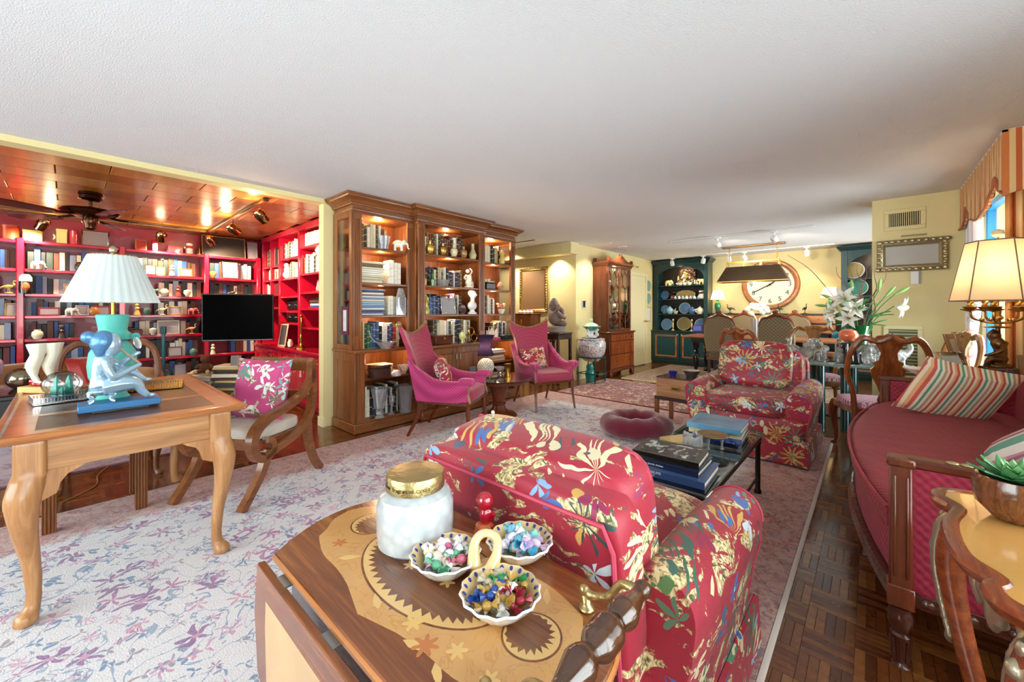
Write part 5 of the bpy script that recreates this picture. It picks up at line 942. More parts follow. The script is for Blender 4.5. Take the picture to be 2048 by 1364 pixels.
# ------------------------------------------------------------------ magenta chairs with the round table between
ZR = .0125   # top of the big rug
def magenta_chair(loc, f, label):
    t = thing('magenta_armchair', label, 'armchair', loc, face(*f), 'magenta armchairs by the walnut bookcase'); G = wood('gilt_walnut_trim', '6a4420', 'a88050', 2, 1)
    # seat
    MB().soft((0, .03, .41), (.56, .56, .13), .35).build('seat_cushion', ROSE, t)
    MB().prism([(-.29, .27), (-.15, .3), (.15, .3), (.29, .27), (.25, -.27), (-.25, -.27)], .33, .37, .008).build('seat_frame', MAHO_X, t)
    # back: waisted panel with a dipped crest
    def back(u, v):
        z = .36+.72*v; w = .27-.035*sin(pi*min(1, v*1.25))+.06*max(0, v-.7)*1.6; x = (2*u-1)*w
        y = -.24-.13*v-.06*v*v; zz = z-(.085*(1-(2*u-1)**2))*max(0, v-.55)/.45+.02*abs(2*u-1)**3*v
        return (x, y+.05*abs(2*u-1)**2*(1-.5*v), zz)
    b = MB(); b.grid(back, 14, 14); b.grid(lambda u, v: tuple(Vector(back(1-u, v))-Vector((0, .07*(1-.4*v), 0))), 14, 14)
    for e in (0, 1): b.grid(lambda u, v, e=e: tuple(Vector(back(e, v))-Vector((0, .07*(1-.4*v)*u, 0))), 1, 14)
    b.grid(lambda u, v: tuple(Vector(back(v, 1))-Vector((0, .042*u, 0))), 1, 14); b.build('backrest', ROSE, t)
    b = MB(); P = [Vector(back(i/16, 1))+Vector((0, -.02, .006)) for i in range(17)]; b.tube(P, lerps([.02, .017, .014, .017, .02], 17), 8); b.ball(P[0], (.028, .024, .03), 10, 6); b.ball(P[-1], (.028, .024, .03), 10, 6); b.build('crest_rail', G, t)
    for s in (-1, 1):
        def arm(u, v, s=s):   # outer side panel, swept from back to a drooping front
            y = -.26+.54*v; top = .78-.2*min(1, v*2.2)**.7 if v < .45 else .58-.02*sin((v-.45)*5)
            z = .36+(top-.36)*u; return (s*(.27+.05*u+.02*sin(pi*v)), y-.07*(1-v)*(u), z)
        b = MB(); b.grid(arm, 8, 14); b.grid(lambda u, v: tuple(Vector(arm(1-u, v))-Vector((s*.06, 0, 0))), 8, 14); b.grid(lambda u, v: tuple(Vector(arm(1, v))-Vector((s*.06*u, 0, -.012*sin(pi*u)))), 4, 14)
        b.grid(lambda u, v: tuple(Vector(arm(v, 1))-Vector((s*.06*u, 0, 0))), 1, 8); b.build('arm_panel', MAG, t)
        MB().soft((s*.285, .27, .565), (.09, .16, .075), .5).build('arm_pad', MAG, t)
        b = MB(); b.tube(bez([(s*.3, .31, .55), (s*.285, .275, .5), (s*.28, .28, .44), (s*.285, .3, .36)], 4), .013, 6, flat=1); b.build('arm_post', G, t)
        b = MB(); b.tube(bez([(s*.265, .27, .37), (s*.27, .275, .2), (s*.28, .31, .002)], 4), lerps([.027, .02, .015], 9), 4); b.build('front_leg', MAHO, t)
        b = MB(); b.tube(bez([(s*.235, -.24, .37), (s*.235, -.26, .2), (s*.25, -.36, .002)], 4), lerps([.027, .02, .015], 9), 4); b.build('rear_leg', MAHO, t)
    return t
magenta_chair((-3.22, 2.64, ZR), (.87, .49), 'magenta armchair with horned crest nearer the red den')
magenta_chair((-3.2, 4.17, ZR), (.93, -.38), 'magenta armchair with horned crest beside the hall')
PF = floral('crimson_floral_silk', 'a8283e', 14, (('e8ded0', 'd8b878', 'f0e8dc', '8a9a86'), ('e8d8c0', 'c8a878', 'efe6da', '6a7a68')))
for loc, f, lb in (((-3.3, 2.6, .62), (.87, .49), 'red floral scatter pillow on the magenta chair nearer the den'), ((-3.34, 4.14, .62), (.93, -.38), 'red floral scatter pillow on the magenta chair beside the hall')):
    o = MB().pillow((0, 0, 0), .34, .3, .13).build('scatter_pillow', PF, loc=loc); o.rotation_euler = (R(20), R(8), face(*f)+(.3 if 'den' in lb else -.25)); tag(o, lb, 'pillow')
t = thing('pedestal_table', 'round mahogany pedestal table with glass top between the magenta chairs', 'table', (-3.28, 3.41, ZR))
MB().lathe([(0, 0), (.21, 0), (.215, .015), (.2, .03), (.16, .035), (.12, .05), (.085, .09), (.07, .13), (.08, .14), (.082, .16), (.07, .17), (.085, .25), (.12, .36), (.14, .4), (.0, .4)], n=28).build('pedestal', MAHO, t)
MB().lathe([(0, .4), (.33, .4), (.36, .41), (.37, .425), (.37, .44), (.36, .448), (0, .448)], n=40).build('tabletop', MAHO_X, t); MB().lathe([(0, .449), (.385, .449), (.388, .453), (.385, .458), (0, .458)], n=40).build('glass_top', plain('smoked_glass_top', '1a1210', .05, coat=1), t)
ZT = ZR+.4585
t = thing('ball_lamp', 'cut-glass ball lamp with a dark pinched shade and rose on the pedestal table', 'lamp', (-3.42, 3.33, ZT)); MB().lathe([(0, 0), (.06, 0), (.05, .02), (0, .02)], n=16).build('foot', BRASS, t)
b = MB()
for k in range(16):
    a = k*pi/8
    for sg in (-1, 1): b.tube([(.098*cos(p)*cos(a+sg*p*1.2), .098*cos(p)*sin(a+sg*p*1.2), .115+.098*sin(p)) for p in [-1.35+2.7*i/12 for i in range(13)]], .0045, 4)
o = b.build('woven_cuts', plain('frosted_glass_cord', 'd8cfc0', .2, coat=.6), t); MB().ball((0, 0, .115), .093, 20, 12).build('ball', plain('pale_pressed_glass', 'b8aa98', .15, .1, coat=.6), t)
MB().cyl((0, 0, .2), (0, 0, .32), .008).build('rod', BRASS, t)
MB().grid(lambda u, v: ((lambda r: (r*cos(2*pi*u), r*sin(2*pi*u), .25+.24*v))(.105-.055*v*2*(1-v)*1.3+.0*v)), 28, 10, cu=True).build('shade', shade_mat('dark_plum_shade', '2c2038', .3), t)
b = MB(); [b.ball((.1+.012*cos(i*1.3), .012+.03*cos(i*2.4)*(i/7), .36+.03*sin(i*2.4)*(i/7)), (.014, .02, .02), 8, 5) for i in range(7)]; fuse(b.build('fabric_rose', plain('dark_red_silk', '5a0a1c', .6), t), .005)
point('ball_lamp_bulb', (0, 0, .36), 3, WARM, .03, t)
vase('brass_cup', [(0, 0), (.04, 0), (.042, .02), (.034, .06), (.04, .14), (.046, .15), (.04, .15), (.03, .03), (0, .02)], (-3.22, 3.5, ZT), BRASS, 'gold metal cup on the pedestal table', 'cup'); vase('glass_dish', [(0, 0), (.04, 0), (.03, .02), (.05, .06), (.08, .09), (.075, .092), (.04, .05), (0, .03)], (-3.4, 3.56, ZT), CRYST, 'flared glass dish behind the gold cup', 'dish', flute=8)
t = thing('small_card', 'small dark booklet leaning by the ball lamp', 'booklet', (-3.5, 3.2, ZT)); b = MB(); b.at((0, 0, .0), R(60), R(-15)); b.box((0, 0, .06), (.08, .012, .12), .002); b.build('cover', plain('navy_cover', '14283a', .4), t)
# ------------------------------------------------------------------ chintz armchairs
def piping(b, pts, r=.006, closed=False): b.tube(pts, r, 6, closed); return b
PIPE = plain('rose_piping', 'b83a52', .6)
def chintz_chair(loc, f, label):
    t = thing('chintz_armchair', label, 'armchair', loc, face(*f), 'pair of red chintz armchairs'); W = .96
    MB().soft((0, .02, .25), (.9, .8, .26), .16, 32, 12).build('seat_base', CHINTZ, t)
    def seat(p): return (p.x, p.y+.03*(1-(p.x/.33)**2)*(p.y > 0), p.z+.02*(1-(p.x/.36)**2)*(1-(p.y/.4)**2))
    MB().soft((0, .08, .425), (.66, .7, .15), .28, 32, 14, seat).build('seat_cushion', CHINTZ, t)
    MB().box((0, .0175, .195), (.9, .8, .02), .004).build('seat_deck', CHINTZ, t)
    # frame back, reclined
    b = MB(); b.T = Matrix.Translation((0, -.345, .12)) @ Matrix.Rotation(R(6), 4, 'X'); b.soft((0, 0, .345), (.74, .13, .7), .2, 32, 14); b.build('backrest', CHINTZ, t)
    c = MB(); c.T = b.T; piping(c, [(.352*sx, -.066, z) for sx, z in [(-1, .03), (-1, .6)]]+[(-.33, -.066, .655), (.33, -.066, .655)]+[(.352, -.066, .6), (.352, -.066, .03)]); c.build('back_piping', PIPE, t)
    b = MB(); b.T = Matrix.Translation((0, -.24, .39)) @ Matrix.Rotation(R(8), 4, 'X'); b.soft((0, 0, .23), (.7, .19, .5), .3, 32, 16, lambda p: (p.x, p.y*(1+.25*(1-(p.x/.36)**2)), p.z)); bc = b.build('back_cushion', CHINTZ, t)
    c = MB(); c.T = b.T; piping(c, [(sx*.338, .05, z) for sx, z in ((-1, .02), (-1, .42))]+[(-.3, .05, .468), (.3, .05, .468)]+[(.338, .05, .42), (.338, .05, .02)], .005); c.build('cushion_piping', PIPE, bc)
    for s in (-1, 1):
        def arm(u, v, s=s):     # rolled arm: section in x-z swept along y
            a = 2*pi*u; rr = .088+.012*sin(pi*v); y = -.34+.72*v; zc = .515-.02*v+.05*max(0, .25-v)*4*.25
            # stadium: roll on top, straight panel below
            x = rr*cos(a); z = rr*sin(a)
            if z < 0: z = z*(4.0); x = x*(.78 if abs(z) > .1 else .95)
            return (s*(.395)+x, y+.02*sin(a), max(.05, zc+z))
        b = MB(); b.grid(arm, 28, 10, cu=True); b.add([arm(i/28, 1) for i in range(28)], [list(range(28))]); b.add([arm(i/28, 0) for i in range(28)], [list(range(28))[::-1]]); am = b.build('rolled_arm', CHINTZ, t, smooth=50)
        c = MB(); piping(c, [tuple(Vector(arm(i/28, 1))+Vector((0, .002, 0))) for i in list(range(19, 29))+list(range(0, 19))][::1], .006); c.build('arm_piping', PIPE, am)
    # pleated skirt
    b = MB(); pth = [(-.45, .4), (-.45, -.38), (.45, -.38), (.45, .4)]; b.mold([(-.452, -.385), (.452, -.385), (.452, .42), (-.452, .42)], [(0, .2), (.012, .19), (.02, .02), (.012, .012), (0, .02)], True); b.build('skirt', CHINTZ, t)
    for sx in (-1, 1):
        for sy in (-1, 1): MB().cyl((sx*.38, sy*.33, .002), (sx*.38, sy*.33, .14), .018, .028, 8).build('leg', DARKW, t)
    return t
chintz_chair((-.775, 1.275, ZR), (0, 1), 'red chintz armchair seen from behind next to the inlaid tea table')
chintz_chair((-.82, 4.28, ZR), (-.03, -1), 'red chintz armchair facing the camera across the coffee table')
o = MB().soft((0, 0, .215), (.62, .16, .44), .4, 26, 14).build('chintz_cushion', CHINTZ, loc=(-.85, 4.4, .53)); o.rotation_euler = (R(-16), 0, face(-.03, -1)+pi); tag(o, 'thick red chintz cushion on the far armchair', 'cushion')
# side table with mill and brass cup, left of the near armchair
t = thing('small_round_stand', 'small dark round stand left of the near chintz armchair', 'table', (-1.62, 1.66, ZR)); MB().lathe([(0, .45), (.19, .45), (.2, .46), (.19, .475), (0, .475)], n=24).build('tabletop', DARKW, t); MB().lathe([(.0, .02), (.03, .03), (.02, .15), (.028, .25), (.02, .45), (0, .45)], n=12).build('stem', DARKW, t); [MB().tube([(0, 0, .1), (.12*cos(a), .12*sin(a), .05), (.18*cos(a), .18*sin(a), .008)], .014, 6).build('foot', DARKW, t) for a in (.5, 2.6, 4.7)]
t = thing('pepper_mill', 'dark blue turned pepper mill with a pale tip', 'mill', (-1.585, 1.6, ZR+.4755)); MB().lathe([(0, 0), (.032, 0), (.034, .02), (.026, .06), (.02, .11), (.026, .125)], n=18).build('body', plain('navy_lacquer', '14303c', .2, coat=.6), t); MB().lathe([(.018, .125), (.03, .135), (.032, .155), (.022, .18), (.008, .186), (0, .186)], n=18).build('head', plain('navy_lacquer_b', '14303c', .2, coat=.6), t); MB().lathe([(.007, .186), (.011, .195), (.007, .206), (0, .208)], n=10).build('tip', WHITEP, t)
b = MB().at((0, 0, .036), R(40), R(90)); b.lathe([(0, -.04), (.034, -.04), (.036, -.03), (.032, .03), (.036, .04), (.03, .045), (.026, -.02), (0, -.03)], n=20); tag(b.build('brass_candle_cup', BRASS, loc=(-1.5, 1.68, ZR+.4755)), 'brass cylinder lying beside the pepper mill', 'ornament')
# ------------------------------------------------------------------ coffee table
t = thing('coffee_table', 'glass-topped coffee table with a dark metal frame between the armchairs', 'table', (-.785, 2.55, ZR)); TX, TY = .225, .62
b = MB(); [b.bb(*q_, .355, .395, .004) for q_ in ((-TX, TX, -TY, -TY+.035), (-TX, TX, TY-.035, TY), (-TX, -TX+.035, -TY+.035, TY-.035), (TX-.035, TX, -TY+.035, TY-.035))]; b.build('frame', IRON, t)
b = MB(); b.bb(-TX-.01, TX+.01, -TY-.01, TY+.01, .3955, .41, .006); b.build('glass_top', GTOP, t)
for sx in (-1, 1):
    for sy in (-1, 1): MB().lathe([(.022, .002), (.022, .02), (.016, .03), (.016, .33), (.022, .34), (.022, .355), (0, .355)], (sx*(TX-.02), sy*(TY-.02), 0), 12).build('leg', IRON, t)
b = MB(); b.cyl((-TX+.02, -TY+.02, .11), (-TX+.02, TY-.02, .11), .008, n=8); b.build('stretcher', IRON, t); MB().cyl((TX-.02, -TY+.02, .11), (TX-.02, TY-.02, .11), .008, n=8).build('stretcher', IRON, t); MB().cyl((-TX+.02, 0, .11), (TX-.02, 0, .11), .008, n=8).build('cross_stretcher', IRON, t)
MB().bb(-TX+.03, TX-.03, -TY+.03, TY-.03, .36, .366).build('lower_panel', plain('bronze_glass_panel', '3a2a1e', .15, coat=.5), t, smooth=None)
ZC = ZR+.4105
def big_book(x, y, z, L, D, T, rz, label, cover, spine_text=None, face_m=None):
    """lying book; spine towards local -Y"""
    t = thing('large_book', label, 'book', (x, y, z), rz, 'art books on the coffee table'); c = MB(); k = .004
    c.bb(-L/2, L/2, -D/2, D/2, 0, k); c.bb(-L/2, L/2, -D/2, D/2, T-k, T); c.bb(-L/2, L/2, -D/2, -D/2+k, k, T-k); c.build('cover', cover, t, smooth=None); MB().bb(-L/2+.006, L/2-.006, -D/2+k, D/2-.006, k, T-k).build('page_block', PAGES, t, smooth=None)
    if face_m: MB().bb(-L/2+.03, L/2-.03, -D/2+.03, D/2-.03, T, T+.0006).build('cover_picture', face_m, t, smooth=None)
    for (s, x_, z_, sz) in spine_text or []: text('spine_title', s, sz, WHITEP, t, (x_, -D/2-.0004, z_), (R(90), 0, 0))
    return z+T+.0006
def cov(n, c): return plain('cover_'+n, c, .25, coat=.4)
rz = R(3)
z1 = big_book(-.77, 2.12, ZC, .37, .31, .034, rz, 'blue book of museums at the bottom of the front coffee-table stack', cov('museum', '33507e'), [('JEWISH MUSEUMS', -.15, .024, .017), ('OF THE WORLD', -.15, .009, .014)])
z1 = big_book(-.79, 2.14, z1, .34, .27, .026, rz-.02, 'navy book of artists second in the front coffee-table stack', cov('artists', '16233e'), [('Russian Jewish Artists', -.12, .013, .014)])
bw = NT('black_white_photo'); bwm = bw.fin(bw.ramp(bw.noise(bw.obj(), 9, 4, .6, 1.4), [(.4, '0c0c0c'), (.52, '3a3a3a'), (.6, 'c8c8c8'), (.66, '181818')]), .2)
z1 = big_book(-.8, 2.16, z1, .33, .25, .03, rz+.03, 'black photo-covered book on top of the front coffee-table stack', cov('blackphoto', '14140f'), None, bwm)
rz2 = R(4)
z2 = big_book(-.76, 2.93, ZC, .3, .3, .028, rz2, 'dark blue book at the bottom of the rear coffee-table stack', cov('rear1', '1d3f86')); z2 = big_book(-.77, 2.94, z2, .31, .31, .03, rz2+.03, 'cream book in the middle of the rear coffee-table stack', cov('rear2', 'd8c89a')); z2 = big_book(-.77, 2.93, z2, .32, .32, .032, rz2-.02, 'pale blue art book on top of the rear coffee-table stack', cov('rear3', '5f93b4'), None, plain('blue_painting', '5a80a0', .25, var=.5))
big_book(-.92, 2.62, ZC, .12, .2, .016, R(-30), 'thin tan booklet lying at the left edge of the coffee table', cov('thin', 'c8a45a'))
b = MB(); rn = random.Random(9)
for k in range(12): a = 2*pi*k/12; b.at((.045*cos(a), .045*sin(a), 0), a); h = .12+rn.uniform(-.012, .01); b.box((0, 0, h/2), (.018, .024, h), .004)
b.at((0, 0, 0)).lathe([(0, 0), (.048, 0), (.048, .015), (0, .015)], n=16); tag(fuse(b.build('crystal_votive', CRYST, loc=(-.775, 2.43, ZC)), .006), 'ice-like crystal candle holder behind the front stack of books', 'candle holder')
t = thing('bronze_cake_stand', 'round bronze disc on crystal feet on the coffee table', 'stand', (-.72, 2.62, ZC)); MB().lathe([(0, .075), (.085, .075), (.09, .08), (.085, .086), (0, .083)], n=28).build('disc', plain('hammered_bronze', '8a6a42', .3, .8, bump=.4, bs=70), t); [MB().lathe([(.012, 0), (.006, .02), (.009, .05), (.012, .075)], (.05*cos(a), .05*sin(a), 0), 8).build('crystal_foot', CRYST, t) for a in (.3, 2.4, 4.5)]
# ------------------------------------------------------------------ dog bed, campaign box
t = thing('dog_bed', 'plush burgundy oval dog bed on the rug', 'pet bed', (-1.76, 3.82, ZR), R(38)); PLUSH = plain('burgundy_plush', '6a0624', .95, var=.25, bump=.8, bs=120, Sheen_Weight=.6)
def ring(u, v):
    a = 2*pi*u; c = 2*pi*v; r = .105+.007*noise.noise(Vector((3*cos(a), 3*sin(a), 1)))*2; zr = r*1.0+.01*noise.noise(Vector((4*cos(a), 4*sin(a), 5)))*2
    return ((.25+r*cos(c))*cos(a), (.2+r*cos(c))*sin(a), .1+zr*sin(c)*.98)
MB().grid(ring, 48, 14, cu=True, cv=True).build('bolster', PLUSH, t); MB().lathe([(0, .01), (.26, .01), (.28, .04), (.2, .07), (0, .075)], n=28, sx=.85, sy=.7).build('pad', PLUSH, t)
t = thing('campaign_box', 'wooden campaign box with brass recessed handle on a dark stand', 'side table', (-1.52, 4.44, ZR), R(-4)); CB = wood('campaign_walnut', '8a5836', 'b88458', 0, 1)
MB().box((0, 0, .42), (.42, .36, .2), .005).build('box', CB, t); MB().box((0, 0, .525), (.424, .364, .012), .004).build('lid', plain('dark_inset_lid', '4a2414', .25, coat=.5), t)
b = MB(); b.box((0, -.182, .42), (.1, .006, .045), .004); h_ = b.build('handle_plate', BRASS, t); MB().box((0, -.184, .418), (.07, .006, .02), .002).build('handle_recess', plain('brass_shadow', '4a3818', .4, .8), h_)
b = MB(); [b.bb(*q_, .285, .319, .003) for q_ in ((-.225, .225, -.195, -.165), (-.225, .225, .165, .195), (-.225, -.195, -.165, .165), (.195, .225, -.165, .165))]; b.build('stand_frame', DARKW, t); [MB().box((sx*.205, sy*.175, .1435), (.04, .04, .283), .003).build('leg', WAL, t) for sx in (-1, 1) for sy in (-1, 1)]
t = thing('silver_bowl', 'scalloped silver bowl on the campaign box', 'bowl', (-1.44, 4.47, ZR+.5315)); MB().grid(lambda u, v: ((lambda r, z: (r*cos(2*pi*u), r*sin(2*pi*u), z))(*(lambda p: (p[0]*(1+.1*p[1]*10*cos(12*pi*u)*.8), p[1]))(lerp2([(.0, 0), (.05, 0), (.06, .02), (.095, .07), (.09, .07), (.05, .015), (0, .012)], v)))), 48, 12, cu=True).build('bowl', SILVER, t)
vase('cobalt_dish', [(0, 0), (.03, 0), (.05, .05), (.045, .05), (0, .01)], (-1.62, 4.43, ZR+.5315), plain('cobalt_glass', '14208a', .1, coat=.8), 'small cobalt glass dish on the campaign box', 'dish')
# ------------------------------------------------------------------ inlaid tea table in the foreground
OX, OY = -.745, .552; TZ = .668
WALT = wood('tea_table_walnut', '5a2a10', 'a4602c', 0, 1.3, .22, .6, c3='7c421b'); MAPLE = NT('maple_burr'); _o = MAPLE.obj()
_c = MAPLE.mix(MAPLE.noise(_o, 8, 4, .6), 'bd8648', 'd2a266'); _v = MAPLE.vor(_o, 26); _c = MAPLE.mix(MAPLE.math('MULTIPLY', MAPLE.math('LESS_THAN', _v.outputs['Distance'], .09), MAPLE.math('GREATER_THAN', MAPLE.sep(_v.outputs['Color'])[0], .8)), _c, '8a5420')
_st = MAPLE.math('ABSOLUTE', MAPLE.math('SUBTRACT', MAPLE.noise(_o, 13, 3, .55, 1.5), .5)); _c = MAPLE.mix(MAPLE.math('MULTIPLY', MAPLE.math('LESS_THAN', _st, .012), .35), _c, 'a86a30')
MAPLE = MAPLE.fin(_c, .2, Coat_Weight=.6, Coat_Roughness=.08)
PALEIN = plain('pale_inlay', 'd8ae6c', .22, coat=.5); DARKIN = wood('dark_inlay', '4a2410', '8a5028', 0, 2, .2, .6); ROSEIN = plain('rose_inlay', 'b8703c', .22, coat=.5)
tt = thing('tea_table', 'inlaid drop-leaf tea table with a turned handle in the foreground', 'table', (OX, OY, 0))
def top_outline(k=0, n=14):
    R_ = .215-k; out = []
    for i in range(n+1): a = -1+2*i/n; out.append((.345+.085*(1-a*a)-k, R_*a))
    for i in range(n+1): a = 1-2*i/n; out.append((-.335-.09*(1-a*a)+k, R_*a))
    return out
MB().prism(top_outline(), TZ-.022, TZ, .003).build('tabletop', WALT, tt)
MB().mold([p+(0,) for p in top_outline()], [(0, TZ-.02), (.004, TZ-.016), (.005, TZ-.006), (.0, TZ-.002)], True).build('edge_band', wood('orange_edge', '9a5424', 'c88448', 0, 1), tt)
def inlay(name, poly, lift, m, par=tt): return MB().prism(poly, TZ-.001, TZ+lift).build(name, m, par, smooth=None)
pan = []
for i in range(72):
    a = 2*pi*i/72; cx, sy = cos(a), sin(a); x = .355*abs(cx)**.55*(1 if cx > 0 else -1); y = .145*abs(sy)**.5*(1 if sy > 0 else -1)
    y *= 1+.18*max(0, 1-abs(x)/.11)**1.2; k = 1+.03*cos(8*a); x2 = x*(1+.1*(1-abs(y)/.17)); pan.append((x2*k, y*(1+.02*cos(12*a))))
inlay('maple_panel', pan, .0006, MAPLE)
inlay('oval_field', circ(0, 0, .215, 48, .125), .0010, DARKIN)
def feather_ring(cx, cy, a1, a2, t0=0, t1=2*pi, n=44, wid=.022, name='feather_inlay'):
    b = MB(); vs = []; F = []
    for i in range(n+1):
        t = t0+(t1-t0)*i/n; k = (i % 2)*wid*.75; tp = 1 if t1-t0 > 6 else sin(pi*min(1, max(.08, i/n)))
        for r in (0, wid*tp*.45+k*tp): vs.append((cx+(a1-r)*cos(t), cy+(a2-r)*sin(t)))
    m_ = len(vs); V3 = [(x, y, TZ-.0005) for x, y in vs]+[(x, y, TZ+.0014) for x, y in vs]
    for i in range(n): F += [(m_+2*i, m_+2*i+2, m_+2*i+3, m_+2*i+1), (2*i, 2*i+1, 2*i+3, 2*i+2), (2*i, 2*i+2, m_+2*i+2, m_+2*i), (2*i+1, m_+2*i+1, m_+2*i+3, 2*i+3)]
    b.add(V3, F).build(name, PALEIN, tt, smooth=None)
feather_ring(0, 0, .21, .12, n=96)
for sx in (-1, 1):
    inlay('scroll_field', circ(sx*.285, .012, .056, 32), .0012, DARKIN); feather_ring(sx*.285, .012, .052, .052, R(200) if sx > 0 else R(20), R(200+290) if sx > 0 else R(310), 30, .02, 'scroll_feather')
def flower(cx, cy, r, n, m, rot=0): inlay('flower_inlay', [(cx+r*(.7+.3*cos(n*a))*cos(a+rot), cy+r*(.7+.3*cos(n*a))*sin(a+rot)) for a in [2*pi*i/(n*6) for i in range(n*6)]], .0013, m)
for cx, cy, r, n, m in ((.16, -.13, .026, 7, ROSEIN), (.1, -.115, .022, 6, PALEIN), (.21, -.1, .02, 6, PALEIN), (.02, .03, .022, 7, ROSEIN), (-.05, -.02, .018, 6, PALEIN), (.06, .0, .018, 5, PALEIN), (-.26, -.09, .02, 6, ROSEIN), (-.3, .1, .018, 6, PALEIN), (.2, .11, .022, 7, ROSEIN), (.29, -.1, .018, 6, PALEIN)): flower(cx, cy, r, n, m, cx*9)
for cx, cy, ln, a in ((.12, -.15, .06, .3), (.2, -.14, .05, -.5), (-.2, -.12, .05, .9), (.26, .09, .05, 2.2), (.02, -.14, .05, 2.8), (-.1, .14, .06, .2), (.1, .14, .05, -.4)): inlay('leaf_inlay', [(cx+t*ln*cos(a)-w*sin(a), cy+t*ln*sin(a)+w*cos(a)) for t, w in ((0, 0), (.3, .008), (.6, .007), (1, 0), (.6, -.006), (.3, -.008))], .0012, PALEIN)
b = MB(); [b.bb(*q_, TZ-.11, TZ-.024, .003) for q_ in ((-.3, .3, -.19, -.17), (-.3, .3, .17, .19), (-.3, -.28, -.17, .17), (.28, .3, -.17, .17))]; b.build('apron', WALT, tt)
for sx in (-1, 1):
    for sy in (-1, 1): MB().lathe([(.012, .0015), (.018, .03), (.014, .06), (.02, .12), (.014, .2), (.022, .33), (.013, .42), (.022, .45), (.022, .64), (0, .64)], (sx*.28, sy*.165, 0), 12).build('leg', plain('dark_turned_%d%d' % (sx, sy), '2a160e', .25, coat=.5), tt)
MB().bb(-.28, .28, -.16, .16, .2, .215, .003).build('lower_shelf', WALT, tt)
# drop leaf
def leaf_pts(k=0): return [(-.355+k, -k), (.355-k, -k), (.34-k, -.1), (.28-k*.8, -.2), (.14, -.27+k), (0, -.285+k), (-.14, -.27+k), (-.28+k*.8, -.2), (-.34+k, -.1)]
b = MB(); b.T = Matrix.Translation((0, -.238, TZ-.018)) @ Matrix.Rotation(R(84), 4, 'X'); b.prism(leaf_pts(), -.009, .009, .002); lf = b.build('drop_leaf', WALT, tt)
b = MB(); b.T = Matrix.Translation((0, -.238, TZ-.018)) @ Matrix.Rotation(R(84), 4, 'X'); b.prism([(x*.9, y) for x, y in leaf_pts(.05)], .0085, .0096); b.build('leaf_inlay', plain('spalted_maple', 'c8a070', .3, coat=.3, var=.35), lf, smooth=None)
for x in (-.24, 0, .24): MB().box((x, -.222, TZ-.02), (.05, .022, .004)).build('hinge', STEEL, tt, smooth=None)
# handle: brass brackets and turned grip
BRK = plain('aged_brass_bracket', 'b09a6a', .3, .9, bump=.5, bs=90)
for sy in (-1, 1):
    b = MB(); P = bez([(.325, sy*.135, TZ+.012), (.32, sy*.138, TZ+.028), (.345, sy*.138, TZ+.034), (.375, sy*.136, TZ+.05), (.4, sy*.134, TZ+.085), (.435, sy*.132, TZ+.088)], 5); b.tube(P, lerps([.011, .009, .008, .009, .008, .012], len(P)), 8); b.lathe([(.016, .0005), (.017, .004), (.01, .012), (0, .013)], (.325, sy*.135, TZ), 14); b.ball((.318, sy*.137, TZ+.036), .011, 10, 6); fuse(b.build('bracket', BRK, tt), .003)
b = MB(); b.T = Matrix.Translation((.437, 0, TZ+.088)) @ Matrix.Rotation(R(90), 4, 'X'); b.lathe([(0, -.15)]+[(p.x, p.y) for p in bez([(.014, -.15), (.016, -.14), (.013, -.12), (.022, -.085), (.026, -.065), (.018, -.042), (.016, -.038), (.027, -.02), (.0275, 0), (.027, .02), (.016, .038), (.018, .042), (.026, .065), (.022, .085), (.013, .12), (.016, .14), (.014, .15)], 4)]+[(0, .15)], n=24); b.build('handle', wood('dark_handle', '2a160c', '5a341c', 1, 1, .15, .8), tt, smooth=85)
ZT = TZ+.0016
t = thing('candle_jar', 'white pearly glass candle jar with a hammered gold lid on the tea table', 'candle', (-.872, .598, ZT)); t.scale = (1.14, 1.14, 1.14)
pearl = NT('pearl_glass'); _v = pearl.vor(pearl.map(pearl.obj(), (1, 1, 1)), 45); pm_ = pearl.fin(pearl.mix(pearl.math('MULTIPLY', _v.outputs['Distance'], 1.4), 'd0d2d2', 'b4b8ba'), .22, Coat_Weight=.6, Metallic=.1)
MB().lathe([(0, 0), (.074, 0), (.082, .008), (.085, .05), (.084, .09), (.076, .11), (.06, .118), (.056, .122), (.056, .13), (0, .13)], n=40).build('jar', pm_, t); MB().lathe([(.057, .122), (.064, .1225), (.0645, .15), (.062, .155), (.056, .157), (0, .158)], n=40).build('lid', plain('hammered_gold', 'b09c6c', .38, .95, bump=.9, bs=50), t)
INK = plain('engraved_gold', '6a5020', .4, .8)
s_ = 'flower fragranced candle'; aim = atan2(-.575, .845)   # lettering wraps the lid rim, facing the room side
for i, ch in enumerate(s_):
    if ch == ' ': continue
    a = aim-.42+(i-len(s_)/2)*.078; text('lettering', ch, .0125, INK, t, (.0649*cos(a), .0649*sin(a), .137), (R(90), 0, a+pi/2), .0003, 'CENTER')
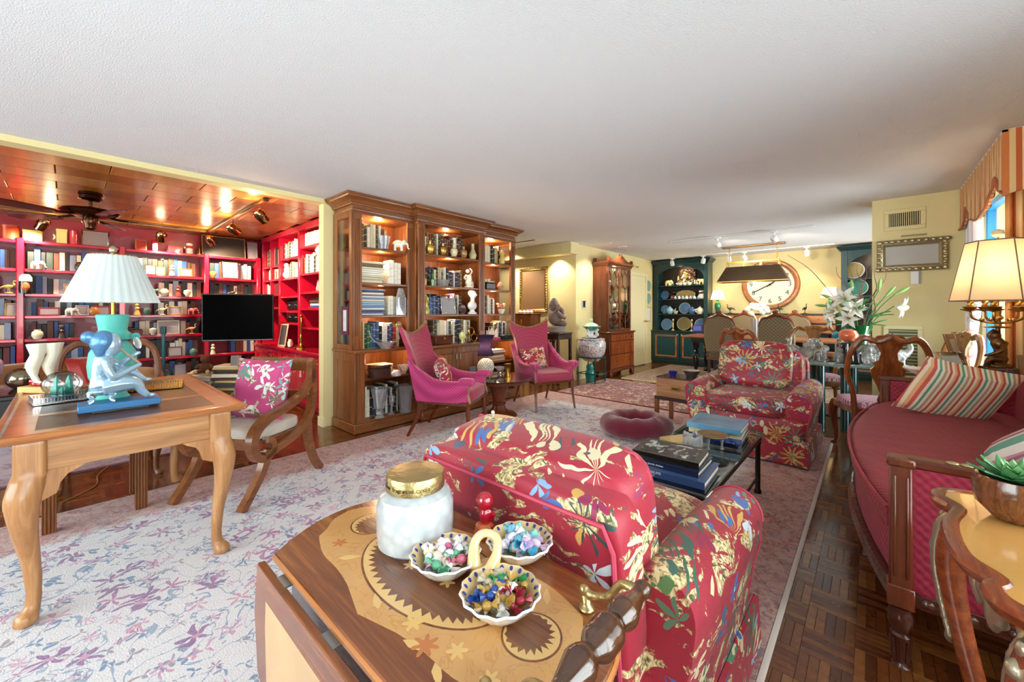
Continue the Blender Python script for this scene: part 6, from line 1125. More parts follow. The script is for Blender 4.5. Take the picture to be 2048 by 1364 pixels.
# three-lobed candy dish
CERM = plain('cream_majolica', 'dcc08a', .2, coat=.6, var=.12); CERW = plain('white_majolica', 'ece8dc', .2, coat=.6); CBLUE = plain('cobalt_dots', '1c2f8a', .25, coat=.5)
t = thing('candy_dish', 'three-lobed majolica candy dish with a loop handle and blue dots', 'dish', (-.628, .618, ZT)); LOBES = [(-.086, -.048), (.002, .104), (.088, -.052)]; BR = .079
for k, (x, y) in enumerate(LOBES):
    pf = [(0, .004), (.035, .004), (.05, .012), (.07, .034), (BR, .044), (BR-.003, .047), (.066, .038), (.045, .016), (0, .011)]
    sc = lambda u, r: r*(1+(.03*cos(14*2*pi*u) if r > .06 else 0))
    b = MB(); b.grid(lambda u, v: (lambda r, z: (x+sc(u, r)*cos(2*pi*u), y+sc(u, r)*sin(2*pi*u), z))(*lerp2(pf[5:], v)), 56, 6, cu=True); bo = b.build('lobe', CERM, t)
    b = MB(); b.grid(lambda u, v: (lambda r, z: (x+sc(u, r)*cos(2*pi*u), y+sc(u, r)*sin(2*pi*u), z))(*lerp2(pf[:6], v)), 56, 10, cu=True); b.build('lobe_outside', CERW, bo)
    b = MB()
    for i in range(22): a = 2*pi*i/22; b.at((x+.0702*cos(a), y+.0702*sin(a), .0425), a, 0, R(-38)); b.lathe([(0, 0), (.0052, 0), (.0045, .0012), (0, .0014)], n=8, sx=1, sy=.75)
    d_ = b.build('blue_dots', CBLUE, bo); d_['kind'] = 'stuff'
b = MB(); P = bez([(-.012, -.03, .03), (-.03, -.012, .07), (-.026, .012, .085), (.004, .022, .083), (.02, .008, .06), (.02, -.012, .03)], 6); b.tube(P, lerps([.017, .011, .01, .01, .011, .017], len(P)), 10); b.lathe([(0, .012), (.04, .014), (.03, .03), (0, .036)], n=16); fuse(b.build('loop_handle', CERM, t), .004)
CANDY = objcol('candy_wrapper', .25); b = MB(); b.ball((0, 0, 0), (.011, .0085, .0085), 10, 7)
for s in (-1, 1): b.grid(lambda u, v: (s*(.008+.016*v), (.0015+.0115*v)*cos(2*pi*u), (.0015+.006*v+.002*cos(12*pi*u)*v)*sin(2*pi*u)), 12, 2, cu=True)
o_ = b.build('candy', CANDY); cmesh = o_.data; bpy.data.objects.remove(o_); rn = random.Random(12)
CL = []
SETS = [('left lobe', ['e8e0e4', 'd8d4dc', 'c86a86', 'e6c8a8', '5aa07a', 'e4dcd6'], 18, .046), ('rear lobe', ['5fb4d0', '8fd0c0', 'e6dce8', 'd8c0dc', '7ac0d8'], 15, .044), ('front lobe', ['b8924a', 'c8a85c', 'd8d4cc', '2f8a4a', '2a4a9a', 'a02838', 'c0b49a', 'b08a40'], 40, .05)]
for k, (nm, cols_, n, rr) in enumerate(SETS):
    for i in range(n):
        f = sqrt((i % (n*.62))/(n*.62)); a = i*2.4; r = rr*f; lay = 0 if i < n*.62 else 1; z = .025+.015*lay+.012*(r/rr)**2*(1-lay)+rn.uniform(0, .003)
        if lay: r *= .75
        o = bpy.data.objects.new('candy', cmesh); COL.objects.link(o); h = cols_[i % len(cols_)]; o.location = (-.628+LOBES[k][0]+r*cos(a), .618+LOBES[k][1]+r*sin(a), ZT+z+.004); o.rotation_euler = (rn.uniform(-.4, .4), rn.uniform(-.4, .4), rn.uniform(0, 6.28)); o.color = srgb(h); s_ = 1.25 if k < 2 else .95; o.scale = (s_, s_, s_)
        CL.append((nm, 'gold' if h in ('b8924a', 'c8a85c', 'b08a40') else cname(srgb(h)), o))
for nm, c_ in sorted(set(x[:2] for x in CL)):
    L_ = sorted([x[2] for x in CL if x[:2] == (nm, c_)], key=lambda o: (.743*o.location.x+.669*o.location.y)/(-.669*o.location.x+.743*o.location.y))
    for i, o in enumerate(L_): tag(o, '%s wrapped candy, %s such from the left in the %s of the dish' % (c_, ORD[i], nm), 'candy', 'candies in the %s' % nm)
t = thing('red_glass_figurine', 'small glossy red figurine on an orange base behind the candy dish', 'figurine', (-.752, .728, ZT), R(200)); RG = plain('ruby_glaze', 'a00a22', .08, coat=1)
b = MB(); b.lathe([(.026, 0), (.03, .012), (.024, .03), (.016, .036), (0, .036)], n=9); b.build('base', plain('orange_glaze', 'c8582a', .15, coat=.8, var=.3), t, smooth=None); b = MB(); b.ball((0, 0, .055), (.016, .014, .022)); b.ball((0, 0, .094), (.024, .022, .023)); [b.tube([(s*.012, 0, .068), (s*.024, -.01, .054), (s*.012, -.02, .05)], .006, 8) for s in (-1, 1)]; [b.tube([(s*.008, -.006, .042), (s*.012, -.024, .038)], .008, 8) for s in (-1, 1)]; fuse(b.build('figure', RG, t), .003)
# ------------------------------------------------------------------ crimson sofa with carved frame
sf = thing('crimson_sofa', 'crimson waffle-weave sofa with carved mahogany frame at the right', 'sofa', (0, 0, 0)); Y0, Y1 = 1.98, 4.3; XK = .86
CARV = plain('carved_mahogany', '4a1f10', .28, coat=.5, var=.4, bump=.8, bs=45); GILT = plain('gilt_carving', 'b8a878', .35, .7, bump=.5, bs=60)
def xfr(y): s = (y-Y0)/(Y1-Y0); return .07-.16*sin(pi*s)**.8
ysn = [Y0+.04+(Y1-Y0-.08)*i/24 for i in range(25)]
def bow(k): return [(xfr(y)+k, y) for y in ysn]+[(XK-.05, ysn[-1]), (XK-.05, ysn[0])]
MB().prism(bow(.015), .27, .43, .01).build('seat_base', CRIM, sf)
def scush(u, v):
    y = Y0+.06+(Y1-Y0-.12)*u; a = 2*pi*v; xf, xb = xfr(y)-.01, .74; cx, hx = (xf+xb)/2, (xb-xf)/2
    px = abs(cos(a))**.35*(1 if cos(a) > 0 else -1); pz = abs(sin(a))**.5*(1 if sin(a) > 0 else -1)
    return (cx+hx*px, y, .49+.065*pz+(.02*(1-px*px) if pz > 0 else 0)+.004*sin(y*40)*(pz > 0)*(1-px*px))
b = MB(); b.grid(scush, 40, 28, cv=True); b.add([scush(0, i/28) for i in range(28)], [list(range(28))]); b.add([scush(1, i/28) for i in range(28)], [list(range(28))[::-1]]); sc_ = b.build('seat_cushion', CRIM2, sf, smooth=60)
MB().tube([(xfr(y)-.012, y, .535) for y in ysn], .007, 6).build('cushion_piping', CRIM, sc_)
b = MB(); b.mold([(x-.0, y) for x, y in bow(.0)[:25]][::-1], [(-.02, .215), (.012, .215), (.016, .225), (.01, .24), (.016, .258), (.008, .272), (-.02, .272)]); b.build('front_rail', CARV, sf)
for k, (ya, sg) in enumerate(((Y0, -1), (Y1, 1))):
    for (x, nm) in ((.075, 'front_post'), (XK-.04, 'rear_post')):
        b = MB(); w = .034; b.box((x, ya, .475), (.06, .06, .49), .006)
        if nm == 'front_post':
            for dx in (-.016, .016): b.box((x+dx, ya-.031, .5), (.009, .01, .36), .004)
            b.box((x, ya, .725), (.074, .074, .03), .006); b.box((x, ya, .255), (.072, .072, .075), .004)
        b.build(nm, MAHO, sf)
        lp = [(.026, .002), (.02, .01), (.018, .02), (.026, .1), (.03, .112), (.022, .12), (.034, .15), (.036, .18), (.03, .2), (.036, .215), (0, .216)]; b = MB(); b.lathe(lp, (x, ya, 0), 14)
        for i in range(8): a = 2*pi*i/8; b.tube([(x+.021*cos(a), ya+.021*sin(a), .02), (x+.027*cos(a), ya+.027*sin(a), .1)], .0045, 5)
        b.build('leg', CARV, sf)
    b = MB(); b.box((.45, ya, .728), (.72, .062, .034), .008); tr = b.build('arm_rail', MAHO_X, sf)
    b = MB()
    for i in range(9): b.ball((.2+.033*i, ya+sg*0.0-.0, .747), (.017, .013, .006), 10, 6)
    b.build('carved_beads', GILT, tr)
    b = MB(); b.tube([(.49+.02*i, ya+.012*sin(i*1.3), .747) for i in range(14)], .007, 6); b.build('carved_leaf', GILT, tr)
    MB().soft((.445, ya, .5), (.7, .05, .45), .12, 28, 12).build('arm_panel', CRIM, sf)
    b = MB(); b.box((.445, ya, .255), (.7, .05, .055), .006); br = b.build('side_rail', CARV, sf)
    b = MB(); [b.ball((.14+.048*i, ya-.026, .255), (.02, .008, .018), 8, 5) for i in range(14)]; b.build('carved_rosettes', CARV, br)
for x, y in ((xfr(2.75)+.04, 2.75), (xfr(3.53)+.04, 3.53)): MB().lathe([(.022, .002), (.018, .02), (.026, .1), (.022, .12), (.034, .16), (.03, .2), (.036, .215), (0, .216)], (x, y, 0), 14).build('leg', CARV, sf)
def sback(u, v):
    y = Y0+.03+(Y1-Y0-.06)*u; a = 2*pi*v; top = .86+.09*sin(pi*u)**1.5; px = abs(cos(a))**.5*(1 if cos(a) > 0 else -1); pz = abs(sin(a))**.35*(1 if sin(a) > 0 else -1); zc, hz = (top+.4)/2, (top-.4)/2
    return (.79+.075*px+.05*(zc+hz*pz-.6), y, zc+hz*pz)
b = MB(); b.grid(sback, 36, 24, cv=True); b.add([sback(0, i/24) for i in range(24)], [list(range(24))]); b.add([sback(1, i/24) for i in range(24)], [list(range(24))[::-1]]); b.build('backrest', CRIM2, sf, smooth=60)
STR1 = stripes('salmon_stripe_linen', ['e8d8b8', 'c05a52', 'e8d2b0', 'b89a78', 'e8dcc0', '5f9a82', 'e8d8b8', 'c8584a', 'e0a878'], .11, 0); STR2 = stripes('mint_stripe_knit', ['e6dcd0', 'a8526a', 'e0d2cc', '6aa08a', 'ece6da', 'c890a0'], .1, 0, bump=.6)
o = MB().pillow((0, 0, 0), .5, .44, .17).build('striped_pillow', STR1, loc=(.4, 3.84, .73)); o.rotation_euler = (R(-30), R(-12), R(-155)); tag(o, 'large salmon and cream striped pillow at the far end of the crimson sofa', 'pillow')
o = MB().pillow((0, 0, 0), .4, .36, .16).build('striped_pillow', STR2, loc=(.56, 2.86, .67)); o.rotation_euler = (R(-48), R(0), R(-112)); tag(o, 'mint and mauve striped knit pillow in the middle of the crimson sofa', 'pillow')
# ------------------------------------------------------------------ carved console table, bottom right
ct = thing('carved_console', 'serpentine console table with carved gilt legs at the lower right', 'table', (0, 0, 0)); ZK = .742
edge = bez([(.62, 1.72), (.42, 1.755), (.28, 1.735), (.16, 1.7), (.135, 1.63), (.165, 1.56), (.14, 1.45), (.135, 1.34), (.145, 1.26), (.18, 1.2), (.165, 1.16), (.18, 1.11), (.25, 1.06), (.36, .98), (.45, .86), (.62, .8)], 5); EP = [(p.x, p.y) for p in edge]
RED_W = wood('reddish_console', '5a1f0c', '9a4a22', 1, 1, .25, .5)
MB().prism(EP, ZK-.006, ZK, .002).build('tabletop', plain('blond_satinwood', 'd09a54', .12, coat=.8, var=.1), ct)
b = MB(); b.mold(EP[::-1] if area2(EP) < 0 else EP, [(-.02, ZK-.03), (.004, ZK-.03), (.01, ZK-.02), (.014, ZK-.01), (.01, ZK+.001), (.0, ZK+.004), (-.014, ZK+.004), (-.018, ZK)], True); b.build('edge_moulding', RED_W, ct)
IP = inset(EP if area2(EP) > 0 else EP[::-1], .05); MB().prism(IP, .63, ZK-.03).build('apron', RED_W, ct, smooth=30)
b = MB(); rn = random.Random(21)
for i, (x, y) in enumerate(inset(EP if area2(EP) > 0 else EP[::-1], .045)):
    if 8 < i < 64 and i % 2 == 0: b.ball((x, y, .655+.02*sin(i*.9)), (.016, .016, .03+.012*(i % 4 == 0)), 8, 6); b.ball((x, y, .625+.012*sin(i*.9)), (.011, .011, .014), 7, 5)
fuse(b.build('carved_frieze', PEWTER, ct), .006)
def clog(b, x, y, dx, dy, h=.7, s=1.):
    L_ = hypot(dx, dy); dx, dy = dx/L_, dy/L_; P = bez([(x+dx*o, y+dy*o, z) for o, z in ((-.015, h), (.02, h-.05), (.035, h-.16), (.01, h-.32), (-.035, h-.5), (-.05, .12), (-.02, .03), (.01, .002))], 4); b.tube(P, lerps([.03, .036, .034, .026, .022, .018, .022, .026], len(P)), 10); return P
for (x, y, dx, dy) in ((.19, 1.66, -.75, .55), (.24, 1.13, -.9, -.3), (.56, .88, -.2, -1), (.56, 1.68, 0, 1)):
    b = MB(); P = clog(b, x, y, dx, dy); lg = b.build('leg', RED_W, ct); b = MB(); L_ = hypot(dx, dy)
    for s in (-1, 1): b.tube([p+Vector((-dy/L_*.022*s+dx/L_*.018, dx/L_*.022*s+dy/L_*.018, .004)) for p in P[:14]], lerps([.012, .014, .011, .008], 14), 6)
    for i in range(6): p = P[3+i*2]; b.ball(p+Vector((dx/L_*.03, dy/L_*.03, 0)), (.016, .016, .02), 8, 5)
    fuse(b.build('leg_carving', PEWTER, lg), .005)
# big pewter acanthus foot under the near end
b = MB(); b.lathe([(.05, .002), (.055, .03), (.035, .08), (.03, .2), (.045, .33), (.065, .45), (.05, .53), (.062, .57), (.06, .6), (.03, .63), (0, .635)], (.3, 1.16, 0), 18)
for i in range(9): a = 2*pi*i/9; b.tube([(.3+.05*cos(a), 1.16+.05*sin(a), .36), (.3+.075*cos(a), 1.16+.075*sin(a), .45), (.3+.085*cos(a), 1.16+.085*sin(a), .5), (.3+.07*cos(a), 1.16+.07*sin(a), .49)], [.012, .018, .014, .006], 6)
fuse(b.build('acanthus_support', PEWTER, ct), .006)
t = thing('succulent_bowl', 'green succulent in a striped wooden bowl on the console table', 'plant', (.262, 1.56, ZK+.0045)); b = MB(); b.lathe([(0, 0), (.04, 0), (.066, .03), (.074, .07), (.066, .1), (.06, .1), (.064, .07), (.04, .02), (0, .02)], n=24); b.build('bowl', wood('striped_bowl_wood', '3a1c0c', '8a5430', 2, 2.5, .15, .6), t); MB().lathe([(0, .085), (.058, .085), (0, .09)], n=16).build('soil', plain('soil', '2a2018', .9), t)
for k in range(3):
    for i in range(8):
        a = 2*pi*i/8+k*.4; ti = (.25, .6, 1.0)[k]; L_ = (.085, .075, .055)[k]; b = MB(); b.T = Matrix.Translation((0, 0, .09)) @ Matrix.Rotation(a, 4, 'Z') @ Matrix.Rotation(-ti, 4, 'Y')
        b.grid(lambda u, v: (L_*u, .016*sin(pi*min(1, u*.9+.12))*(2*v-1), .004*(1-(2*v-1)**2)+.006*u*u), 6, 4); b.grid(lambda u, v: (L_*u, .016*sin(pi*min(1, u*.9+.12))*(1-2*v), -.002+.006*u*u), 6, 4); b.build('leaf', plain('succulent_green_%d' % k if i == 0 else 'succulent_green', ('3f7a4a', '5a9a5e', '7ab070')[k], .35), t)
# ------------------------------------------------------------------ hall: mirror, small chest, stone figure, jardiniere
def wall_frame(name, label, cat, loc, rz, w, h, fw, fm, pm, depth=.035, ornate=True):
    """hangs on a wall; local -Y is the front, back at y=0"""
    t = thing(name, label, cat, loc, rz); b = MB(); o = [(-w/2, -h/2), (w/2, -h/2), (w/2, h/2), (-w/2, h/2)]
    b.T = Matrix.Rotation(R(90), 4, 'X'); b.mold(o, [(0, 0), (0, depth*.6), (-fw*.2, depth), (-fw*.45, depth*.7), (-fw*.7, depth*.85), (-fw, depth*.4), (-fw, 0)], True); fr = b.build('frame', fm, t)
    b = MB(); b.box((0, -depth*.25, 0), (w-fw*1.9, depth*.3, h-fw*1.9)); b.build('canvas', pm, t, smooth=None)
    if ornate:
        b = MB(); n = int((w+h)*2/.05)
        for i in range(n):
            s = i/n*2*(w+h); k = fw*.3
            if s < w: p = (-w/2+s, -h/2+k)
            elif s < w+h: p = (w/2-k, -h/2+s-w)
            elif s < 2*w+h: p = (w/2-(s-w-h), h/2-k)
            else: p = (-w/2+k, h/2-(s-2*w-h))
            b.ball((p[0], -depth*.85, p[1]), (fw*.28, depth*.25, fw*.28), 7, 5)
        o_ = b.build('carved_ornament', fm, fr); o_['kind'] = 'stuff'
    return t
wall_frame('framed_mirror', 'tall brown picture in a carved gilt frame on the hall wall', 'picture', (-4.92, 6.098, 1.65), 0, .69, .88, .07, GOLD, BROWN_PIC)
spot('hall_downlight_and_fill', (-4.3, 5.97, 2.24), (-4.3, 6.1, 1.3), 32, (1, .88, .66), 120); spot('hall_downlight_and_fill', (-5.3, 5.6, 2.42), (-5.3, 5.7, 0), 60, (1, .9, .72), 140)  # the second one is an unseen fill, added to brighten the hall
t = thing('small_chest', 'small brown wooden chest on the hall stand under the gilt frame', 'chest', (-4.9, 5.86, 0)); MB().box((0, 0, 1.03), (.44, .3, .3), .006).build('body', MAHO, t); [MB().box((x, -.152, 1.03), (.2, .008, .27), .003).build('door', CHER, t) for x in (-.105, .105)]; MB().box((0, -.16, 1.03), (.03, .012, .09), .003).build('lock_plate', BRASS, t); MB().box((0, 0, 1.187), (.47, .33, .014), .004).build('top', MAHO_X, t); [MB().box((sx*.18, sy*.11, .44), (.035, .035, .876), .003).build('leg', DARKW, t) for sx in (-1, 1) for sy in (-1, 1)]; MB().box((0, 0, .86), (.44, .3, .04), .004).build('stand_frame', DARKW, t)
for i, x in enumerate((-.14, -.05, .04, .13)): vase('white_porcelain_flower', [(0, 0), (.03, 0), (.04, .03), (.02, .06), (0, .05)], (-4.9+x, 5.84, 1.1945), WHITEP, 'white porcelain blossom on the hall chest, %s from the left' % ORD[i], 'ornament', flute=6, group='porcelain blossoms on the hall chest')
t = thing('carved_stand', 'dark carved wooden stand under the stone elephant-headed figure', 'stand', (-4.08, 5.66, 0)); MB().box((0, 0, .86), (.42, .42, .03), .006).build('top', DARKW, t); b = MB(); [b.bb(*q_, .76, .845, .006) for q_ in ((-.18, .18, -.195, -.17), (-.18, .18, .17, .195), (-.195, -.17, -.17, .17), (.17, .195, -.17, .17))]; b.build('apron', DARKW, t); [MB().box((sx*.18, sy*.18, .4235), (.045, .045, .843), .006).build('leg', DARKW, t) for sx in (-1, 1) for sy in (-1, 1)]; b = MB(); [b.ball((x, -.2, .745), (.03, .012, .03), 8, 6) for x in (-.12, -.04, .04, .12)]; b.build('carved_scroll', DARKW, t); MB().box((0, 0, .18), (.36, .36, .02), .004).build('lower_shelf', DARKW, t)
vase('green_bottle', [(0, 0), (.035, 0), (.04, .06), (.015, .11), (.018, .15), (0, .15)], (-4.1, 5.56, .1905), plain('green_bottle_glass', '2f7a4a', .1, coat=.7), 'small green bottle on the lower shelf of the carved stand', 'bottle')
t = thing('stone_figure', 'carved grey stone elephant-headed seated figure on the carved stand', 'statue', (-4.08, 5.66, .8755), R(150)); ST = plain('mottled_stone', '7a6862', .75, var=.4, bump=.7, bs=30)
MB().prism(circ(0, 0, .2, 20, .17), 0, .11, .012).build('lotus_base', STONE, t); b = MB(); b.T = Matrix.Translation((0, 0, .1))
b.ball((0, .02, .16), (.13, .11, .14)); b.ball((0, .02, .33), (.095, .085, .09)); b.lathe([(.09, .37), (.07, .43), (.03, .49), (0, .5)], (0, .03, 0), 14); b.tube(bez([(0, -.05, .33), (0, -.12, .27), (.02, -.13, .18), (.06, -.12, .13), (.07, -.15, .15)], 5), lerps([.045, .04, .032, .026, .02], 21), 8); [b.ball((s*.11, .03, .33), (.05, .02, .07)) for s in (-1, 1)]; [b.tube(bez([(s*.1, 0, .24), (s*.16, -.04, .18), (s*.12, -.12, .15)], 4), .035, 8) for s in (-1, 1)]; [b.tube(bez([(s*.06, -.02, .06), (s*.17, -.08, .06), (s*.05, -.14, .05)], 4), .05, 8) for s in (-1, 1)]; [b.tube(bez([(s*.09, .05, .24), (s*.18, .04, .3), (s*.17, .02, .38)], 4), .025, 8) for s in (-1, 1)]; fuse(b.build('figure', ST, t), .008)
GRM = plain('verdigris_metal', '1d4a44', .4, .5)
t = thing('fishbowl_stand', 'dark green metal stand holding the blue and white jardiniere', 'stand', (-3.66, 6.15, 0)); b = MB(); [b.cyl((sx*.17, sy*.17, .002), (sx*.17, sy*.17, .46), .011, n=8) for sx in (-1, 1) for sy in (-1, 1)]
for sx in (-1, 1):
    for sy in (-1, 1): MB().cyl((sx*.17, sy*.17, .002), (sx*.17, sy*.17, .44), .011, n=8).build('leg', GRM, t)
MB().tube([(.24*cos(2*pi*i/28), .24*sin(2*pi*i/28), .445) for i in range(28)], .012, 6, True).build('ring', GRM, t); b = MB(); b.tube([(-.17, -.17, .16), (.17, -.17, .16), (.17, .17, .16), (-.17, .17, .16)], .008, 6, True); b.build('lower_rail', GRM, t)
bwp = NT('blue_white_porcelain'); _o = bwp.obj(); _c = bwp.mix(bwp.math('MULTIPLY', bwp.math('SUBTRACT', bwp.noise(_o, 22, 4, .6, 2), .52), 12, clamp=True), 'ded8d2', '5a6a92'); _c = bwp.mix(bwp.math('MULTIPLY', bwp.math('SUBTRACT', bwp.noise(_o, 17, 3, .6, 1), .6), 20, clamp=True), _c, 'a06a62'); BWP = bwp.fin(_c, .2, Coat_Weight=.6)
vase('jardiniere', [(0, 0), (.13, 0), (.14, .01), (.225, .12), (.25, .23), (.245, .32), (.225, .36), (.235, .385), (.22, .39), (.2, .37), (.21, .3), (.0, .28)], (-3.66, 6.15, .373), BWP, 'large blue and white porcelain jardiniere on a green metal stand', 'planter', 36)
vase('cobalt_plate', [(0, 0), (.13, 0), (.17, .012), (.165, .016), (.12, .006), (0, .006)], (-3.66, 6.15, .7635), plain('cobalt_plate_glaze', '14307a', .15, coat=.6), 'cobalt blue plate across the mouth of the jardiniere', 'plate', 28)
t = thing('majolica_tureen', 'green and white lidded tureen with dolphin supports above the jardiniere', 'tureen', (-3.66, 6.15, .7785)); MJ = plain('majolica_green', '3f9a86', .2, coat=.6, var=.4); MB().lathe([(0, 0), (.09, 0), (.08, .02), (.04, .04), (.035, .08), (.08, .13), (.0, .13)], n=18).build('foot', WHITEP, t); MB().lathe([(.08, .12), (.12, .16), (.165, .19), (.16, .2), (0, .19)], n=24).build('bowl', MJ, t); MB().lathe([(.13, .2), (.09, .24), (.03, .26), (.02, .28), (.03, .3), (.015, .33), (0, .335)], n=18).build('lid', plain('pale_green_glaze', 'b8d0b0', .2, coat=.6, var=.2), t); [MB().tube(bez([(.05*cos(a), .05*sin(a), .02), (.1*cos(a), .1*sin(a), .05), (.08*cos(a), .08*sin(a), .1), (.12*cos(a), .12*sin(a), .15)], 4), lerps([.025, .03, .022, .018], 13), 8).build('dolphin', WHITEP, t) for a in (.4, 2.5, 4.6)]
b = MB(); b.lathe([(0, 0), (.07, 0), (.075, .05), (.09, .12), (.075, .18), (.06, .2), (.07, .25), (.05, .3), (0, .31)], n=20); tag(b.build('teal_owl_jar', TEAL, loc=(-3.72, 6.2, .002)), 'teal glazed jar standing under the jardiniere', 'jar')
# ------------------------------------------------------------------ china cabinet
cc = thing('china_cabinet', 'mahogany china cabinet with glazed lattice doors and swan-neck pediment', 'cabinet', (0, 0, 0)); CX0, CX1, CY0, CY1 = -3.94, -3.57, 6.66, 7.66; FLAME = wood('flame_mahogany', '5a220c', 'b0602a', 2, .7, .25, .5, c3='8a3f18')
MB().bb(CX0, CX1-.01, CY0, CY1, .12, .82, .004).build('chest_body', MAHO, cc); MB().bb(CX0, CX1+.02, CY0-.015, CY1+.015, .82, .85, .008).build('chest_top', MAHO_X, cc)
MB().mold([(CX0, CY0), (CX1-.01, CY0), (CX1-.01, CY1), (CX0, CY1)], [(0, .1), (.015, .1), (.015, .13), (.004, .145), (0, .145)]).build('base_moulding', MAHO_X, cc)
for sy, y in ((1, CY0), (-1, CY1)):
    for x in (CX0+.05, CX1-.03): MB().box((x, y+sy*.05, .051), (.06, .1, .098), .01).build('bracket_foot', MAHO, cc)
def drawer(y0, y1, z0, z1, par=cc, x=CX1-.01, m=None):
    d_ = MB().bb(x, x+.014, y0, y1, z0, z1, .004).build('drawer', m or FLAME, par)
    for y in ([y0+(y1-y0)*.22, y1-(y1-y0)*.22] if y1-y0 > .3 else [(y0+y1)/2]): b = MB(); b.at((x+.014, y, (z0+z1)/2), 0, 0, R(90)); b.lathe([(0, 0), (.02, 0), (.018, .004), (.006, .006), (.01, .018), (0, .022)], n=12); b.build('pull', BRASS, d_)
drawer(6.69, 7.15, .68, .8); drawer(7.17, 7.63, .68, .8); drawer(6.69, 7.63, .43, .66); drawer(6.69, 7.63, .17, .41)
ux = CX1-.06
MB().bb(CX0, CX0+.015, CY0+.03, CY1-.03, .85, 2.1).build('cabinet_back', MAHO, cc, smooth=None)
for y in (CY0+.02, CY1-.045): MB().bb(CX0, ux-.02, y, y+.025, .85, 2.1, .003).build('cabinet_side', MAHO, cc)
for z in (1.1, 1.4, 1.72): MB().bb(CX0+.015, ux-.05, CY0+.045, CY1-.045, z-.018, z).build('cabinet_shelf', MAHO_X, cc, smooth=None)
MB().bb(CX0, ux, CY0+.02, CY1-.02, 2.09, 2.13).build('cabinet_roof', MAHO_X, cc, smooth=None)
MB().mold([(CX0, CY0+.02), (ux, CY0+.02), (ux, CY1-.02), (CX0, CY1-.02)], [(0, 2.09), (.01, 2.09), (.015, 2.12), (.035, 2.14), (.04, 2.17), (0, 2.17)]).build('cornice', MAHO_X, cc)
b = MB(); n = 24; pts = []
for i in range(n+1): u = i/n; pts.append((CY0+.02+(CY1-CY0-.04)*u, 2.17+.03+.1*abs(sin(pi*u*1.0))**2.2*(1-.25*cos(2*pi*u*1.0)*0)+.02*cos(4*pi*u)))
poly = [(p[0], p[1]) for p in pts]+[(CY1-.02, 2.168), (CY0+.02, 2.168)]
b.add([(x, y, z) for x in (ux-.0, ux+.022) for y, z in poly], [list(range(len(poly))), [len(poly)+i for i in range(len(poly))][::-1]]+[(i, (i+1) % len(poly), len(poly)+(i+1) % len(poly), len(poly)+i) for i in range(len(poly))]); b.build('pediment', MAHO_X, cc)
for y, z in ((CY0+.03, 2.21), ((CY0+CY1)/2, 2.3), (CY1-.03, 2.21)): MB().box((ux+.01, y, z), (.05, .05, .07), .006).build('finial_block', MAHO, cc)
MB().box((CX0+.03, CY0+.04, 2.21), (.05, .05, .07), .006).build('finial_block', MAHO, cc)
for k in range(2):
    y0 = CY0+.03+k*.47; y1 = y0+.466; z0, z1 = .86, 2.085; st = .035; b = MB()
    for q_ in ((y0, y0+st, z0, z1), (y1-st, y1, z0, z1), (y0+st, y1-st, z0, z0+st), (y0+st, y1-st, z1-st, z1)): b.bb(ux-.02, ux, *q_, .003)
    dr = b.build('glazed_door', MAHO, cc); MB().bb(ux-.012, ux-.009, y0+st, y1-st, z0+st, z1-st).build('pane', PANE, dr, smooth=None)
    ya, yb, za, zb = y0+st, y1-st, z0+st, z1-st; ym = (ya+yb)/2; yq, yr = (ya+ym)/2, (ym+yb)/2; H = zb-za; b = MB()
    def bar(p, r_): b.tube([(ux-.006, p[0], za+H*p[1]), (ux-.006, r_[0], za+H*r_[1])], .006, 4)
    rows = [0, .14, .2, .36, .42, .58, .64, .8, .86, 1.]
    for p, r_ in [((ym, 0), (ym, .1)), ((ya, .2), (ym, .1)), ((ym, .1), (yb, .2)), ((yq, .28), (yq, .42)), ((yr, .28), (yr, .42)), ((ya, .2), (yq, .28)), ((yq, .28), (ym, .2)), ((ym, .2), (yr, .28)), ((yr, .28), (yb, .2)), ((ym, .1), (ym, .2)), ((yq, .42), (ym, .5)), ((yq, .42), (ya, .5)), ((yr, .42), (ym, .5)), ((yr, .42), (yb, .5)), ((ym, .5), (ym, .66)), ((ym, .66), (yq, .74)), ((ya, .66), (yq, .74)), ((ym, .66), (yr, .74)), ((yb, .66), (yr, .74)), ((yq, .74), (yq, .88)), ((yr, .74), (yr, .88)), ((yq, .88), (ym, .96)), ((yq, .88), (ya, .96)), ((yr, .88), (ym, .96)), ((yr, .88), (yb, .96)), ((ym, .96), (ym, 1))]: bar(p, r_)
    b.build('glazing_bars', MAHO, dr)
point('cabinet_light', (ux-.12, (CY0+CY1)/2, 2.05), 4, WARM, .03, cc); point('cabinet_light', (ux-.1, (CY0+CY1)/2, 1.36), 1.5, WARM, .03, cc)
CHN = [WHITEP, plain('celadon', '9cc0b4', .2, coat=.5), plain('pale_blue_china', 'a8c0d4', .2, coat=.5), CREAMP]
KC = ['teacup', 'teapot', 'plate', 'jug']
rn = random.Random(14)
